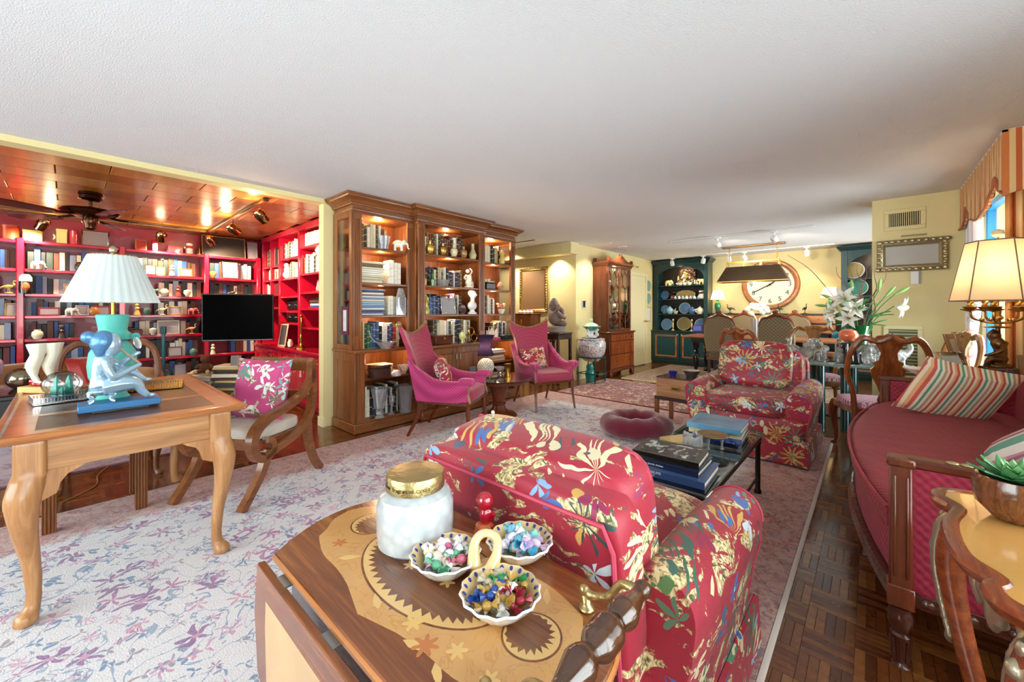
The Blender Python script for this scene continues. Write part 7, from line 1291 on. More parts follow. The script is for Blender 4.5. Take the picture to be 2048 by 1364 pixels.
def china(kind, loc, rz, m, label, s=1, group=None):
    if kind == 'plate':
        t = thing('plate', label, 'plate', loc, rz, group); b = MB(); b.at((0, .02, .09*s), 0, R(78)); b.lathe([(0, 0), (.05*s, 0), (.09*s, .012), (.09*s, .016), (.05*s, .005), (0, .004)], n=24); b.build('plate_body', m, t); b = MB(); b.at((0, .02, .09*s), 0, R(78)); b.lathe([(.062*s, .0062), (.084*s, .0125), (.084*s, .0145), (.062*s, .0085)], n=24); b.build('painted_band', plain('band_%d' % (len(bpy.data.materials)), rn.choice(['3f6a9a', '2f7a6a', '8a7a4a', '5a86b0']), .25, coat=.5), t); return t
    if kind == 'teapot':
        t = thing('teapot', label, 'teapot', loc, rz, group); MB().lathe([(0, 0), (.035*s, 0), (.06*s, .04*s), (.055*s, .075*s), (.03*s, .095*s), (0, .1*s)], n=16).build('body', m, t); MB().tube(bez([(.05*s, 0, .04*s), (.08*s, 0, .06*s), (.095*s, 0, .09*s)], 4), lerps([.014*s, .01*s, .007*s], 9), 6).build('spout', m, t); MB().tube(bez([(-.05*s, 0, .075*s), (-.09*s, 0, .07*s), (-.08*s, 0, .035*s), (-.055*s, 0, .03*s)], 4), .006*s, 6).build('handle', m, t); MB().lathe([(.028*s, .095*s), (.02*s, .108*s), (.006*s, .112*s), (.01*s, .124*s), (0, .128*s)], n=12).build('lid', m, t); return t
    pf = {'teacup': [(0, 0), (.025, 0), (.03, .01), (.045, .05), (.042, .05), (.02, .012), (0, .01)], 'jug': [(0, 0), (.035, 0), (.05, .05), (.03, .1), (.04, .14), (.035, .14), (.03, .1), (0, .05)]}[kind]
    t = thing(kind, label, kind, loc, rz, group); MB().lathe([(r*s, z*s) for r, z in pf], n=16).build('body', m, t); h = pf[4][1]*s; MB().tube(bez([(-.04*s, 0, h*.85), (-.075*s, 0, h*.7), (-.04*s, 0, h*.3)], 4), .005*s, 6).build('handle', m, t); return t
for zi, z in enumerate((.8505, 1.1005, 1.4005, 1.7205)):
    for j in range(5):
        kd = KC[(zi*2+j*3) % 4]; y = CY0+.14+.18*j; china(kd, (-3.78 if kd != 'plate' else -3.84, y, z), R(90), CHN[(zi+j) % 4], '%s %s from the left on the %s china-cabinet shelf' % (kd, ORD[j], ('lowest', 'second', 'third', 'top')[zi]), 1.15)
# things on the left-hand wall
for i, z in enumerate((1.83, 1.53)):
    t = thing('wall_plate', ('upper' if i == 0 else 'lower')+' green-rimmed plate hung on the yellow wall', 'plate', (-3.949, 9.2, z)); b = MB(); b.at((0, 0, 0), 0, 0, R(90)); b.lathe([(0, 0), (.08, 0), (.135, .014), (.135, .02), (.08, .008), (0, .006)], n=28); b.build('plate_body', CREAMP, t); b = MB(); b.at((0, 0, 0), 0, 0, R(90)); b.lathe([(.095, .0118), (.128, .0202), (.128, .0212), (.095, .0128)], n=28); b.build('rim_band', plain('green_rim_%d' % i, '8aa890', .3), t)
wall_frame('small_framed_print', 'small white framed print below the wall plates', 'picture', (-3.949, 9.2, 1.16), R(90), .24, .34, .02, plain('silver_wood', 'b8a890', .4), plain('white_mat', 'e8e0d4', .5), .02, False)
wall_frame('wall_keypad', 'dark intercom panel on the yellow wall corner', 'switch panel', (-3.949, 6.36, 1.37), R(90), .12, .12, .016, STEEL, plain('dark_panel', '1c2420', .3), .018, False)
def grille(name, label, loc, rz, w, h, m, dm, nv=16, horiz=False):
    t = thing(name, label, 'vent', loc, rz); b = MB(); f = .04; [b.box(c, s_, .003) for c, s_ in (((0, -.006, h/2-f/2), (w, .012, f)), ((0, -.006, -h/2+f/2), (w, .012, f)), ((-w/2+f/2, -.006, 0), (f, .012, h-2*f)), ((w/2-f/2, -.006, 0), (f, .012, h-2*f)))]; b.build('frame', m, t); MB().box((0, -.001, 0), (w-2*f, .002, h-2*f)).build('backing', dm, t, smooth=None)
    for i in range(nv):
        if horiz: z = -h/2+f+(h-2*f)*(i+.5)/nv; MB().box((0, -.006, z), (w-2*f, .009, .006)).build('slat', m, t, smooth=None)
        else: x = -w/2+f+(w-2*f)*(i+.5)/nv; MB().box((x, -.006, 0), (.006, .009, h-2*f)).build('slat', m, t, smooth=None)
    return t
DKV = plain('dark_vent', '2a2618', .6)
grille('wall_vent', 'cream vertical-slat air vent high on the right-hand pier', (.253, 5.8995, 2.217), 0, .316, .222, W_YEL, DKV, 15); grille('low_wall_vent', 'long horizontal-slat return vent low on the pier behind the chairs', (.24, 5.8995, .62), 0, .3, .95, W_CREAM, plain('green_shadow', '5f6a4a', .6), 26, True); grille('door_top_vent', 'small vent over the cream door', (-3.949, 8.58, 2.23), R(90), .26, .12, W_YEL, DKV, 8)
MB_ = MB().box((0, 0, 0), (.19, .02, .012), .002); tag(MB_.build('picture_light', plain('taupe_metal', '9a8a5a', .4, .6), loc=(.322, 5.8895, 2.04)), 'thin picture light bar above the gilt frame', 'picture light')
wall_frame('gilt_landscape', 'wide silver-grey picture in an ornate gilt frame on the right-hand pier', 'picture', (.303, 5.8985, 1.835), 0, .53, .335, .07, plain('champagne_gilt', 'a89a78', .35, .8, bump=.5, bs=50), plain('grey_mist_canvas', 'b4b0a8', .5, var=.1), .045)
t = thing('thermostat', 'white thermostat under the gilt frame', 'thermostat', (.336, 5.8995, 1.595)); MB().box((0, -.012, 0), (.078, .024, .135), .004).build('body', plain('white_plastic', 'e6e6e2', .4), t); MB().box((.028, -.026, 0), (.014, .006, .13), .002).build('side_bar', plain('grey_plastic', '8a8c8c', .4), t)
b = MB().box((-.0025, 5.99, 1.86), (.004, .06, .3), .001); tag(b.build('wall_plaque', plain('taupe_plaque', '8f8768', .5)), 'narrow plaque on the side edge of the right-hand pier', 'plaque')
# ------------------------------------------------------------------ dining room
PAT = diamonds('brown_diamond_tapestry', '8a7a5c', '4a3c2a', '5c4c34', .055)
def hutch(x0, x1, label, base_x1, doors):
    t = thing('green_hutch', label, 'hutch', (0, 0, 0)); yb, yu, yl = 9.795, 9.44, 9.36
    MB().bb(x0-.06, base_x1, yl+.03, yb, .06, .75, .004).build('base_body', GREEN_P, t); MB().bb(x0-.06, base_x1, yl+.06, yb, .003, .06).build('toe_kick', GREEN_P, t, smooth=None); MB().bb(x0-.07, base_x1+.01, yl, yb, .75, .78, .006).build('counter', GREEN_P, t)
    for i in range(doors):
        a = x0+.0+(base_x1-x0)*i/doors+.02; c = x0+(base_x1-x0)*(i+1)/doors-.02; b = MB(); st = .035
        d_ = MB().bb(a, c, yl+.012, yl+.03, .12, .72, .004).build('door', plain('teal_green_panel', '0f4048', .3, coat=.2), t)
        for q_ in ((a+.04, a+.04+st, .17, .68), (c-.04-st, c-.04, .17, .68), (a+.04+st, c-.04-st, .17, .17+st), (a+.04+st, c-.04-st, .68-st, .68)): b.bb(q_[0], q_[1], yl+.004, yl+.013, q_[2], q_[3], .003)
        b.build('burl_frame', BURL, d_); MB().ball(((c-.03) if i % 2 == 0 else (a+.03), yl+.004, .69), .014, 10, 6).build('knob', WHITEP, d_)
    for x in (x0, x1-.09): MB().bb(x, x+.09, yu, yb, .78, 2.34, .004).build('stile', GREEN_P, t)
    MB().bb(x0+.09, x1-.09, yb-.02, yb-.003, .78, 2.34).build('back_panel', plain('dark_brown_green', '241c14', .5), t, smooth=None)
    for z in (1.17, 1.515, 1.83): MB().bb(x0+.09, x1-.09, yu+.015, yb-.02, z-.022, z, .003).build('shelf', GREEN_P, t)
    w = (x1-x0)/2-.09; cx = (x0+x1)/2; n = 20; arc = [(cx+w*cos(pi*i/n), 2.0+.26*sin(pi*i/n)) for i in range(n+1)]; poly = arc+[(x0+.09, 2.34), (x1-.09, 2.34)]
    b = MB(); b.add([(x, y, z) for y in (yu, yu+.02) for x, z in poly], [list(range(len(poly))), [len(poly)+i for i in range(len(poly))][::-1]]+[(i, (i+1) % len(poly), len(poly)+(i+1) % len(poly), len(poly)+i) for i in range(len(poly))]); b.build('arched_head', GREEN_P, t, smooth=None)
    MB().bb(x0, x1, yu, yb, 2.34, 2.36).build('roof', GREEN_P, t, smooth=None); MB().mold([(x0, yb), (x0, yu), (x1, yu), (x1, yb)], [(0, 2.33), (.012, 2.33), (.02, 2.35), (.06, 2.385), (.065, 2.415), (0, 2.415)]).build('cornice', GREEN_P, t)
    point('hutch_light', (cx, yu+.06, 2.2), 3, WARM, .03, t)
    return t
hutch(-3.9, -2.69, 'dark green arched hutch full of plates beside the clock wall', -2.66, 2); hutch(-.42, .55, 'dark green hutch behind the green vase at the right of the clock wall', .55, 2)
YS = 9.6
PB = [plain('plate_%d' % i, c, .2, coat=.5, var=.15) for i, c in enumerate(('c8d4dc', '8fb8d4', 'd8c8a0', '4a6a9a', 'e6ddc8', '6a9ab4'))]
for i, (x, z, s, m, lb) in enumerate([(-3.66, .7805, 1.5, PB[1], 'blue-rimmed plate at the left of the hutch counter'), (-3.26, .7805, 1.75, PB[2], 'large tan plate in the middle of the hutch counter'), (-2.88, .7805, 1.6, PB[2], 'tan plate with blue edge at the right of the hutch counter'), (-3.24, 1.1705, 1.45, PB[4], 'blue lattice plate in the middle of the second hutch shelf'), (-3.7, 1.1705, 1.1, PB[1], 'blue shell dish at the left of the second hutch shelf'), (-3.7, 1.5155, 1.15, PB[3], 'blue pierced plate at the left of the third hutch shelf')]): china('plate', (x, YS, z), 0, m, lb, s)
t = thing('oval_platter', 'tan oval platter standing on the third hutch shelf', 'platter', (-3.23, YS, 1.5155)); b = MB(); b.at((0, .05, .105), 0, R(80)); b.lathe([(0, 0), (.07, 0), (.1, .012), (.1, .017), (.07, .006), (0, .005)], n=28, sx=2.2, sy=1.02); b.build('platter_body', plain('tan_scenic', 'c8aa6a', .3, var=.5), t)
t = thing('black_floral_platter', 'black platter painted with flowers on the top hutch shelf', 'platter', (-3.22, YS, 1.8305)); b = MB(); b.at((0, .06, .19), 0, R(80)); b.prism([(x*.2, y*.19) for x, y in [(-1, -.7), (-.7, -1), (.7, -1), (1, -.7), (1, .7), (.7, 1), (-.7, 1), (-1, .7)]], 0, .014, .005); b.build('platter_body', floral('black_floral_china', '16120f', 14, (('d8a050', 'c8b48a', 'b0582a', 'e0d0a8'), ('e2d2a8', 'c89a4a', 'd8d0b8', '7a8a5a'))), t)
for i, x in enumerate((-3.6, -2.85)): orn('ivory_elephant', elephant(.14), (x, YS-.06, 1.8305), R(0 if i == 0 else 180), plain('ivory_%d' % i, 'dcc488', .4), ('left' if i == 0 else 'right')+' ivory elephant on the top hutch shelf', 'figurine', .006)
for i, x in enumerate((-3.3, -3.2, -3.1)): china('teacup', (x, YS-.1, 1.8305), 0, CREAMP, 'cream cup %s from the left before the black platter' % ORD[i], 1.3)
for i, x in enumerate((-3.58, -3.46)): vase('silver_domed_dish', [(0, 0), (.09, 0), (.1, .02), (.08, .1), (.03, .15), (0, .16)], (x, YS+.03, 1.8305) if i == 0 else (-2.98, YS+.03, 1.8305), SILVER, ('left' if i == 0 else 'right')+' silver cover on the top hutch shelf', 'dish cover')
for i in range(9): orn('porcelain_cottage', MB().lathe([(.03, 0), (.035, .03), (.02, .05), (0, .08)], n=8), (-3.5+.085*i, YS-.1, 1.5155), 0, CHN[(i*2) % 4] if i else plain('red_jar', 'b0361e', .3), 'little porcelain ornament %s from the left on the third hutch shelf' % ORD[i], 'ornament', group='porcelain ornaments on the third hutch shelf')
china('jug', (-3.48, YS, 1.5155), R(30), plain('dark_bird_glaze', '4a3a36', .3, var=.4), 'dark bird-shaped jug on the third hutch shelf', 1.2); china('jug', (-2.86, YS-.05, 1.5155), R(200), CREAMP, 'cream jug at the right of the third hutch shelf', 1.3)
for i, (x, k) in enumerate(((-3.55, 'teapot'), (-3.42, 'teacup'), (-3.05, 'teapot'), (-2.88, 'teapot'))): china(k, (x, YS-.08, 1.1705), R(20*i), PB[(i+1) % 6], ('blue' if i < 2 else 'grey')+' %s %s from the left on the second hutch shelf' % (k, ORD[i]), 1.45)
for i, x in enumerate((-3.47, -3.05)): vase('brass_candlestick', [(0, 0), (.05, 0), (.04, .02), (.014, .04), (.022, .1), (.014, .16), (.02, .22), (.026, .24), (.02, .27), (0, .27)], (x, YS-.1, .7805), plain('silvered_brass_%d' % i, 'c8b48a', .2, .8), ('left' if i == 0 else 'right')+' candlestick on the hutch counter', 'candlestick', 14)
photo('small_photo_frame', (-2.92, YS-.14, .7805), .2, .14, 0, 'small blue photo in a dark red frame on the hutch counter', plain('maroon_frame', '5a1030', .3), plain('blue_photo', '5a6ad0', .3))
for i, (z, x) in enumerate(((1.83, -.25), (1.5155, -.2), (1.1705, -.25))): china('plate', (x, YS, z+.0005), 0, PB[(i*2) % 6], 'pale plate on the right-hand hutch, %s shelf from the top' % ORD[i], 1.7)
# sideboard
sbd = thing('burl_sideboard', 'long burl-wood sideboard with black mouldings under the clock', 'sideboard', (0, 0, 0)); SX0, SX1, SYF = -2.6, -.5, 9.38
MB().bb(SX0, SX1, SYF+.02, 9.79, .82, 1.16, .003).build('drawer_case', BURL, sbd)
for z0, z1 in ((1.16, 1.19), (.985, 1.01), (.8, .825)): MB().bb(SX0-.01, SX1+.01, SYF, 9.79, z0, z1, .005).build('black_moulding', BLACK, sbd)
for r_, (z0, z1) in enumerate(((1.02, 1.15), (.835, .975))):
    for i in range(5):
        a = SX0+.03+(SX1-SX0-.04)*i/5; d_ = MB().bb(a, a+(SX1-SX0-.04)/5-.02, SYF+.008, SYF+.022, z0, z1, .003).build('drawer', BURL, sbd); MB().ball((a+.19, SYF+.002, (z0+z1)/2), .013, 10, 6).build('knob', BRASS, d_)
MB().bb(SX0+.02, SX1-.02, 9.5, 9.78, .06, .8).build('lower_cabinet', plain('blue_green_lacquer', '1f5a6a', .35, coat=.2), sbd, smooth=None)
for i in range(4): x = SX0+.06+(SX1-SX0-.12)*i/3; MB().lathe([(.03, .003), (.035, .03), (.02, .06), (.03, .3), (.02, .5), (.035, .7), (.035, .8), (0, .8)], (x, SYF+.06, 0), 12).build('leg', BLACK, sbd)
for i, x in enumerate((-2.53, -.59)):
    t = thing('green_table_lamp', ('left' if i == 0 else 'right')+' green porcelain lamp with a lit cream shade on the sideboard', 'lamp', (x, 9.6, 1.1905)); MB().lathe([(0, 0), (.05, 0), (.045, .015), (.035, .03), (.06, .12), (.065, .18), (.04, .24), (.025, .26), (.03, .29), (0, .29)], n=18).build('body', plain('emerald_glaze_%d' % i, '0f7a4e', .15, coat=.7), t); MB().cyl((0, 0, .29), (0, 0, .42), .006).build('rod', BRASS, t)
    MB().lathe([(.15, .3), (.09, .5)], n=28).build('shade', shade_mat('cream_silk_shade_%d' % i, 'f0dcb8', .5), t); point('lamp_bulb', (0, 0, .4), 5, (1, .74, .45), .03, t)
for i, x in enumerate((-2.28, -1.38, -.97)): orn('bronze_bird', bird(.2), (x, 9.58, 1.1905), R(200+50*i), plain('bronze_bird_%d' % i, '4a4a38', .4, .6), 'bronze wading bird on the sideboard, %s from the left' % ORD[i], 'figurine', .005, 'bronze birds on the sideboard')
ck = thing('wall_clock', 'very large round wall clock with burl rim and cream face', 'clock', (-1.58, 9.798, 1.79)); 
b = MB(); b.at((0, 0, 0), 0, R(90)); b.lathe([(.52, 0), (.52, .03), (.5, .055), (.46, .06), (.43, .045), (.42, .02), (.42, 0)], n=56); b.build('rim', wood('clock_rim_burl', '7a3c14', 'b8702e', 0, .5), ck); b = MB(); b.at((0, 0, 0), 0, R(90)); b.lathe([(0, .015), (.425, .015), (.425, .02), (0, .02)], n=56); b.build('face', plain('cream_dial', 'ecdcc8', .5), ck)
INKB = plain('black_ink', '1a1410', .5)
for h in range(1, 13): a = pi/2-2*pi*h/12; text('numeral', str(h), .13, INKB, ck, (.345*cos(a), -.0215, .345*sin(a)), (R(90), 0, 0), .0008, 'CENTER')
def hand(a, L, w, name): b = MB(); b.at((0, -.026 if 'hour' in name else -.03, 0)); d_ = Vector((sin(a), 0, cos(a))); n_ = Vector((cos(a), 0, -sin(a))); b.add([tuple(d_*-.07+n_*w), tuple(d_*-.07-n_*w), tuple(d_*L*.8-n_*w*1.3), tuple(d_*L), tuple(d_*L*.8+n_*w*1.3)]+[tuple(p+Vector((0, .003, 0))) for p in (d_*-.07+n_*w, d_*-.07-n_*w, d_*L*.8-n_*w*1.3, d_*L, d_*L*.8+n_*w*1.3)], [(0, 1, 2, 3, 4), (9, 8, 7, 6, 5)]+[(i, i+5, (i+1) % 5+5, (i+1) % 5) for i in range(5)]); b.build(name, INKB, ck, smooth=None)
hand(R(242), .36, .007, 'minute_hand'); hand(R(52), .24, .011, 'hour_hand'); MB().at((0, -.02, 0), 0, R(90)).lathe([(0, 0), (.022, 0), (.018, .014), (0, .018)], n=14).build('hub', INKB, ck)
# dining table and chairs
dt = thing('dining_table', 'long mahogany dining table on black turned legs', 'table', (-1.47, 8.42, .0125)); DTW = wood('dining_top', '6a3418', 'a8683a', 0, 1)
MB().box((0, 0, .74), (2.55, 1.0, .035), .01).build('tabletop', DTW, dt); b = MB(); [b.bb(*q_, .63, .722, .004) for q_ in ((-1.12, 1.12, -.4, -.37), (-1.12, 1.12, .37, .4), (-1.12, -1.09, -.37, .37), (1.09, 1.12, -.37, .37))]; b.build('apron', BLACK, dt)
for sx in (-1, 1):
    for sy in (-1, 1): MB().lathe([(.045, .002), (.06, .03), (.03, .07), (.025, .1), (.045, .2), (.06, .36), (.035, .42), (.05, .45), (.03, .48), (.06, .56), (.06, .722), (0, .722)], (sx*1.05, sy*.33, 0), 16).build('leg', BLACK, dt)
def high_chair(loc, f, label):
    t = thing('tapestry_chair', label, 'chair', loc, face(*f), 'tapestry dining chairs'); MB().soft((0, 0, .46), (.5, .48, .12), .35).build('seat', PAT, t); MB().box((0, 0, .39), (.48, .46, .05), .006).build('seat_frame', MAHO_X, t)
    pts = [(-.22, .52), (-.25, .75), (-.24, .98), (-.19, 1.1), (-.1, 1.13), (0, 1.16), (.1, 1.13), (.19, 1.1), (.24, .98), (.25, .75), (.22, .52)]; b = MB(); T0 = Matrix.Translation((0, -.22, 0)) @ Matrix.Rotation(R(6), 4, 'X'); b.T = T0 @ Matrix.Rotation(R(90), 4, 'X'); b.prism(pts, -.035, .035, .014); b.build('backrest', PAT, t)
    b = MB(); b.T = T0; P = bez([(-.24, 0, .98), (-.19, 0, 1.1), (-.1, 0, 1.14), (0, 0, 1.18), (.1, 0, 1.14), (.19, 0, 1.1), (.24, 0, .98)], 4); b.tube(P, lerps([.02, .03, .04, .05, .04, .03, .02], len(P)), 8, flat=.7); b.ball((0, 0, 1.22), (.05, .03, .035), 10, 6); b.build('carved_crest', MAHO_X, t)
    for sx in (-1, 1):
        MB().box((sx*.21, .2, .185), (.045, .045, .366), .006).build('front_leg', DARKW, t); MB().box((sx*.2, -.2, .26), (.045, .045, .516), .006).build('rear_leg', DARKW, t)
    return t
for (loc, f, lb) in (((-1.95, 7.82, .0125), (0, 1), 'tapestry high-back chair, left one on the near side of the dining table'), ((-1.13, 7.82, .0125), (0, 1), 'tapestry high-back chair, right one on the near side of the dining table'), ((-1.95, 8.97, .0125), (0, -1), 'tapestry high-back chair, left one on the far side of the dining table'), ((-1.1, 8.97, .0125), (0, -1), 'tapestry high-back chair, right one on the far side of the dining table')): high_chair(loc, f, lb)
t = thing('white_flower_vase', 'fluted grey vase of white flowers on the dining table', 'flowers', (-1.55, 8.35, .771)); MB().grid(lambda u, v: ((.075+.02*v)*(1+.06*cos(24*pi*u))*cos(2*pi*u), (.075+.02*v)*(1+.06*cos(24*pi*u))*sin(2*pi*u), .32*v), 72, 2, cu=True).build('vase', plain('fluted_grey_glass', 'a8a4a4', .2, .3, coat=.5), t); rn = random.Random(33)
for i in range(16): a = i*2.4; r = .06+.12*sqrt(i/16); MB().ball((r*cos(a), r*sin(a), .38+.22*rn.random()), (.05, .05, .04), 8, 6).build('blossom', plain('white_blossom' if i else 'white_blossom_a', 'e8ecd8', .6), t)
for i in range(10): a = i*2.1; b = MB(); b.tube(bez([(0, 0, .28), (.08*cos(a), .08*sin(a), .38), (.2*cos(a), .2*sin(a), .36+.1*rn.random())], 4), lerps([.008, .01, .003], 9), 5); b.build('leaf_spray', plain('pale_green_spray' if i else 'pale_green_spray_a', 'c8d4a8', .6), t)
# pendant over the dining table
pl = thing('pendant_light', 'long bronze trough pendant light hanging over the dining table', 'pendant light', (-1.62, 8.35, 0), R(0)); PB_ = plain('bronze_shade', '3a2c1c', .35, .6)
MB().box((0, 0, 2.433), (1.0, .07, .035), .006).build('ceiling_bar', plain('bronze_bar', '7a5a34', .35, .7), pl)
for x in (-.38, .38):
    for i in range(10): MB().tube([(x+(.012*cos(a) if i % 2 else 0), (0 if i % 2 else .012*cos(a)), 2.4-.0235*i+.017*sin(a)) for a in [2*pi*k/8 for k in range(8)]], .003, 4, True).build('chain_link', BRASS, pl)
b = MB(); z = 2.06; [b.bb(*q_) for q_ in ((-.42, .42, -.07, -.058, z+.08, z+.092), (-.42, .42, .058, .07, z+.08, z+.092), (-.42, -.408, -.058, .058, z+.08, z+.092), (.408, .42, -.058, .058, z+.08, z+.092))]; [b.bb(x-.006, x+.006, y-.006, y+.006, z, z+.08) for x in (-.41, -.13, .13, .41) for y in (-.064, .064)]; b.build('gallery_rail', BRASS, pl, smooth=None)
b = MB(); o1 = [(-.42, -.07), (.42, -.07), (.42, .07), (-.42, .07)]; o2 = [(-.56, -.18), (.56, -.18), (.56, .18), (-.56, .18)]; b.add([(x, y, 2.06) for x, y in o1]+[(x, y, 1.78) for x, y in o2]+[(x*.985, y*.95, 2.055) for x, y in o1]+[(x*.985, y*.95, 1.78) for x, y in o2], [(0, 1, 5, 4), (1, 2, 6, 5), (2, 3, 7, 6), (3, 0, 4, 7), (3, 2, 1, 0), (8, 12, 13, 9), (9, 13, 14, 10), (10, 14, 15, 11), (11, 15, 12, 8), (8, 9, 10, 11), (4, 5, 13, 12), (5, 6, 14, 13), (6, 7, 15, 14), (7, 4, 12, 15)]); b.build('trough_shade', PB_, pl, smooth=None); MB().mold(o2, [(0, 1.775), (.008, 1.775), (.008, 1.79), (0, 1.79)], True).build('rim', BRASS, pl)
for x in (-.3, 0, .3): MB().ball((x, 0, 1.88), .035, 12, 8).build('bulb', emit('pendant_bulb_%d' % int(x*10), (1, .85, .6), 8), pl)
point('pendant_glow', (0, 0, 1.82), 25, (1, .82, .55), .1, pl)
# white ceiling tracks and heads, recessed lights
WPL = plain('white_lamp_enamel', 'ecece8', .35); LENS2 = emit('white_lamp_lens', (1, .95, .85), 14)
def white_spot(x, y, z, to, lb, pw=25):
    s = thing('white_track_head', lb, 'spotlight', (x, y, z)); d_ = (Vector(to)-Vector((x, y, z-.1))).normalized(); MB().box((0, 0, -.012), (.09, .05, .022), .004).build('adapter', WPL, s); MB().box((0, 0, -.045), (.02, .04, .05), .003).build('stem', WPL, s); b = MB(); b.T = Matrix.Translation((0, 0, -.11)) @ d_.to_track_quat('Z', 'Y').to_matrix().to_4x4(); b.lathe([(0, -.06), (.035, -.055), (.045, -.03), (.045, .05), (.04, .055), (.038, .03), (0, .025)], n=16); b.build('head', WPL, s); b = MB(); b.T = Matrix.Translation((0, 0, -.11)) @ d_.to_track_quat('Z', 'Y').to_matrix().to_4x4(); b.lathe([(0, .032), (.037, .032), (.037, .038), (0, .04)], n=14); b.build('lens', LENS2, s); spot('white_spot_beam', Vector((x, y, z-.11))+d_*.07, to, pw, (1, .9, .74), 80, .05)
def wtrack(name, x0, x1, y, lb): t = thing(name, lb, 'track light'); MB().bb(x0, x1, y-.018, y+.018, 2.431, 2.4505, .003).build('track', WPL, t); MB().bb(x0+.02, x1-.02, y-.006, y+.006, 2.429, 2.4315).build('slot', STEEL, t, smooth=None)
wtrack('near_white_track', -2.6, -.6, 7.0, 'white ceiling track over the near side of the dining room'); wtrack('rear_white_track', -3.7, -.5, 9.15, 'white ceiling track along the clock wall')
for i, (x, y, to) in enumerate(((-1.85, 7.0, (-1.6, 9.7, 1.4)), (-1.08, 7.0, (-.6, 9.7, 1.4)), (-3.36, 9.15, (-3.4, 9.7, 1.4)), (-2.7, 9.15, (-3.1, 9.7, 1.2)), (-2.2, 9.15, (-2.2, 9.75, 1.5)), (-1.92, 9.15, (-1.6, 9.75, 1.6)), (-.9, 9.15, (-1.0, 9.75, 1.5)))): white_spot(x, y, 2.429, to, 'white track spotlight, %s from the left on the %s dining track' % (ORD[i if i < 2 else i-2], 'near' if i < 2 else 'rear'), 35 if i < 2 else 8)
for i, (x, y) in enumerate(((-3.52, 6.45), (-3.5, 7.0))): t = thing('recessed_light', 'round recessed ceiling light %s the china cabinet' % ('before' if i == 0 else 'above'), 'ceiling light', (x, y, 2.4495)); MB().lathe([(.055, -.002), (.085, -.006), (.088, 0), (.055, 0)], n=24).build('trim_ring', WPL, t); MB().lathe([(0, -.001), (.056, -.001), (.056, 0), (0, 0)], n=20).build('lens', LENS2, t); spot('recessed_beam', (x, y, 2.41), (x, y, 0), 28, (1, .9, .75), 130)
b = MB().box((-4.7, 5.3, 2.4475), (.9, .035, .006), .001); tag(b.build('slot_diffuser', plain('dark_slot', '3a3a3c', .6)), 'thin slot diffuser in the hall ceiling', 'vent')
# ------------------------------------------------------------------ round glass table with crystal menagerie
gt = thing('glass_dining_table', 'round glass table on steel posts covered with crystal animals', 'table', (-.28, 5.38, 0))
MB().lathe([(0, .725), (.57, .725), (.58, .731), (.57, .738), (0, .738)], n=56).build('glass_top', plain('green_edge_glass', 'a8c8c0', .04, Transmission_Weight=.85, IOR=1.3), gt); PST = plain('teal_steel_post', '4a6a6c', .25, .8)
for (x, y) in ((-.2, .18), (.07, .05), (.13, .3), (-.12, -.12)): MB().lathe([(.045, .002), (.04, .01), (.038, .72), (0, .724)], (x, y, 0), 18).build('post', PST, gt)
b = MB(); b.tube([(-.2, .18, .12), (.07, .05, .12)], .012, 6); b.build('tie_bar', PST, gt)
CHA = wood('chestnut_chair', '5a2610', '9a5226', 2, 1, .22, .6); CHL = wood('burl_chair', '6a3a18', 'b07a42', 2, .6, .25, .5)
for loc, f, lb, m in (((.02, 4.72, 0), (-.3, .95), 'chestnut vase-splat chair with its back to the crimson sofa', CHA), ((-.95, 5.2, 0), (.55, .83), 'chestnut vase-splat chair behind the far chintz armchair', CHA), ((-.5, 6.12, 0), (.2, -.98), 'burl vase-splat chair on the far side of the glass table', CHL), ((.36, 5.38, 0), (-.85, -.3), 'burl vase-splat chair against the right-hand pier', CHL)): queen_anne('vase_splat_chair', lb, m, m, qa_seat, loc, f, .52, True, 1.06, 'vase-splat chairs at the glass table')
ZG = .739; rn = random.Random(41)
FRO = glass('frosted_crystal', (.93, .98, 1), .12, 1.4)
CR = []
def cry(kind, x, y, s, rz, lb, m=CRYST):
    if kind == 'elephant': b = elephant(s)
    elif kind == 'bird': b = bird(s)
    elif kind == 'bear': b = MB(); b.T = Matrix.Scale(s, 4); b.ball((0, 0, .4), (.32, .28, .4)); b.ball((.1, 0, .82), (.2, .18, .18)); [b.ball((.06, y_*.13, .98), .06) for y_ in (-1, 1)]; [b.cyl((.18, y_*.16, 0), (.12, y_*.14, .4), .1) for y_ in (-1, 1)]
    elif kind == 'column': b = MB(); b.T = Matrix.Scale(s, 4); b.lathe([(.22, 0), (.2, .08), (.12, .14), (.15, .4), (.1, .62), (.2, .72), (.22, .88), (.1, 1), (0, 1.02)], n=12)
    else: b = MB(); b.T = Matrix.Scale(s, 4); b.ball((0, 0, .3), (.5, .25, .3)); b.tube(bez([(.4, 0, .35), (.6, 0, .6), (.5, 0, .95), (.75, 0, 1.0)], 4), lerps([.16, .1, .08, .05], 13), 8); b.tube([(-.4, 0, .35), (-.7, 0, .6), (-.75, 0, .85)], [.14, .1, .03], 8)
    orn('crystal_'+kind.replace('column', 'finial').replace('swan', 'swan'), b, (x, y, ZG), rz, m, lb, 'crystal figurine', s*.045)
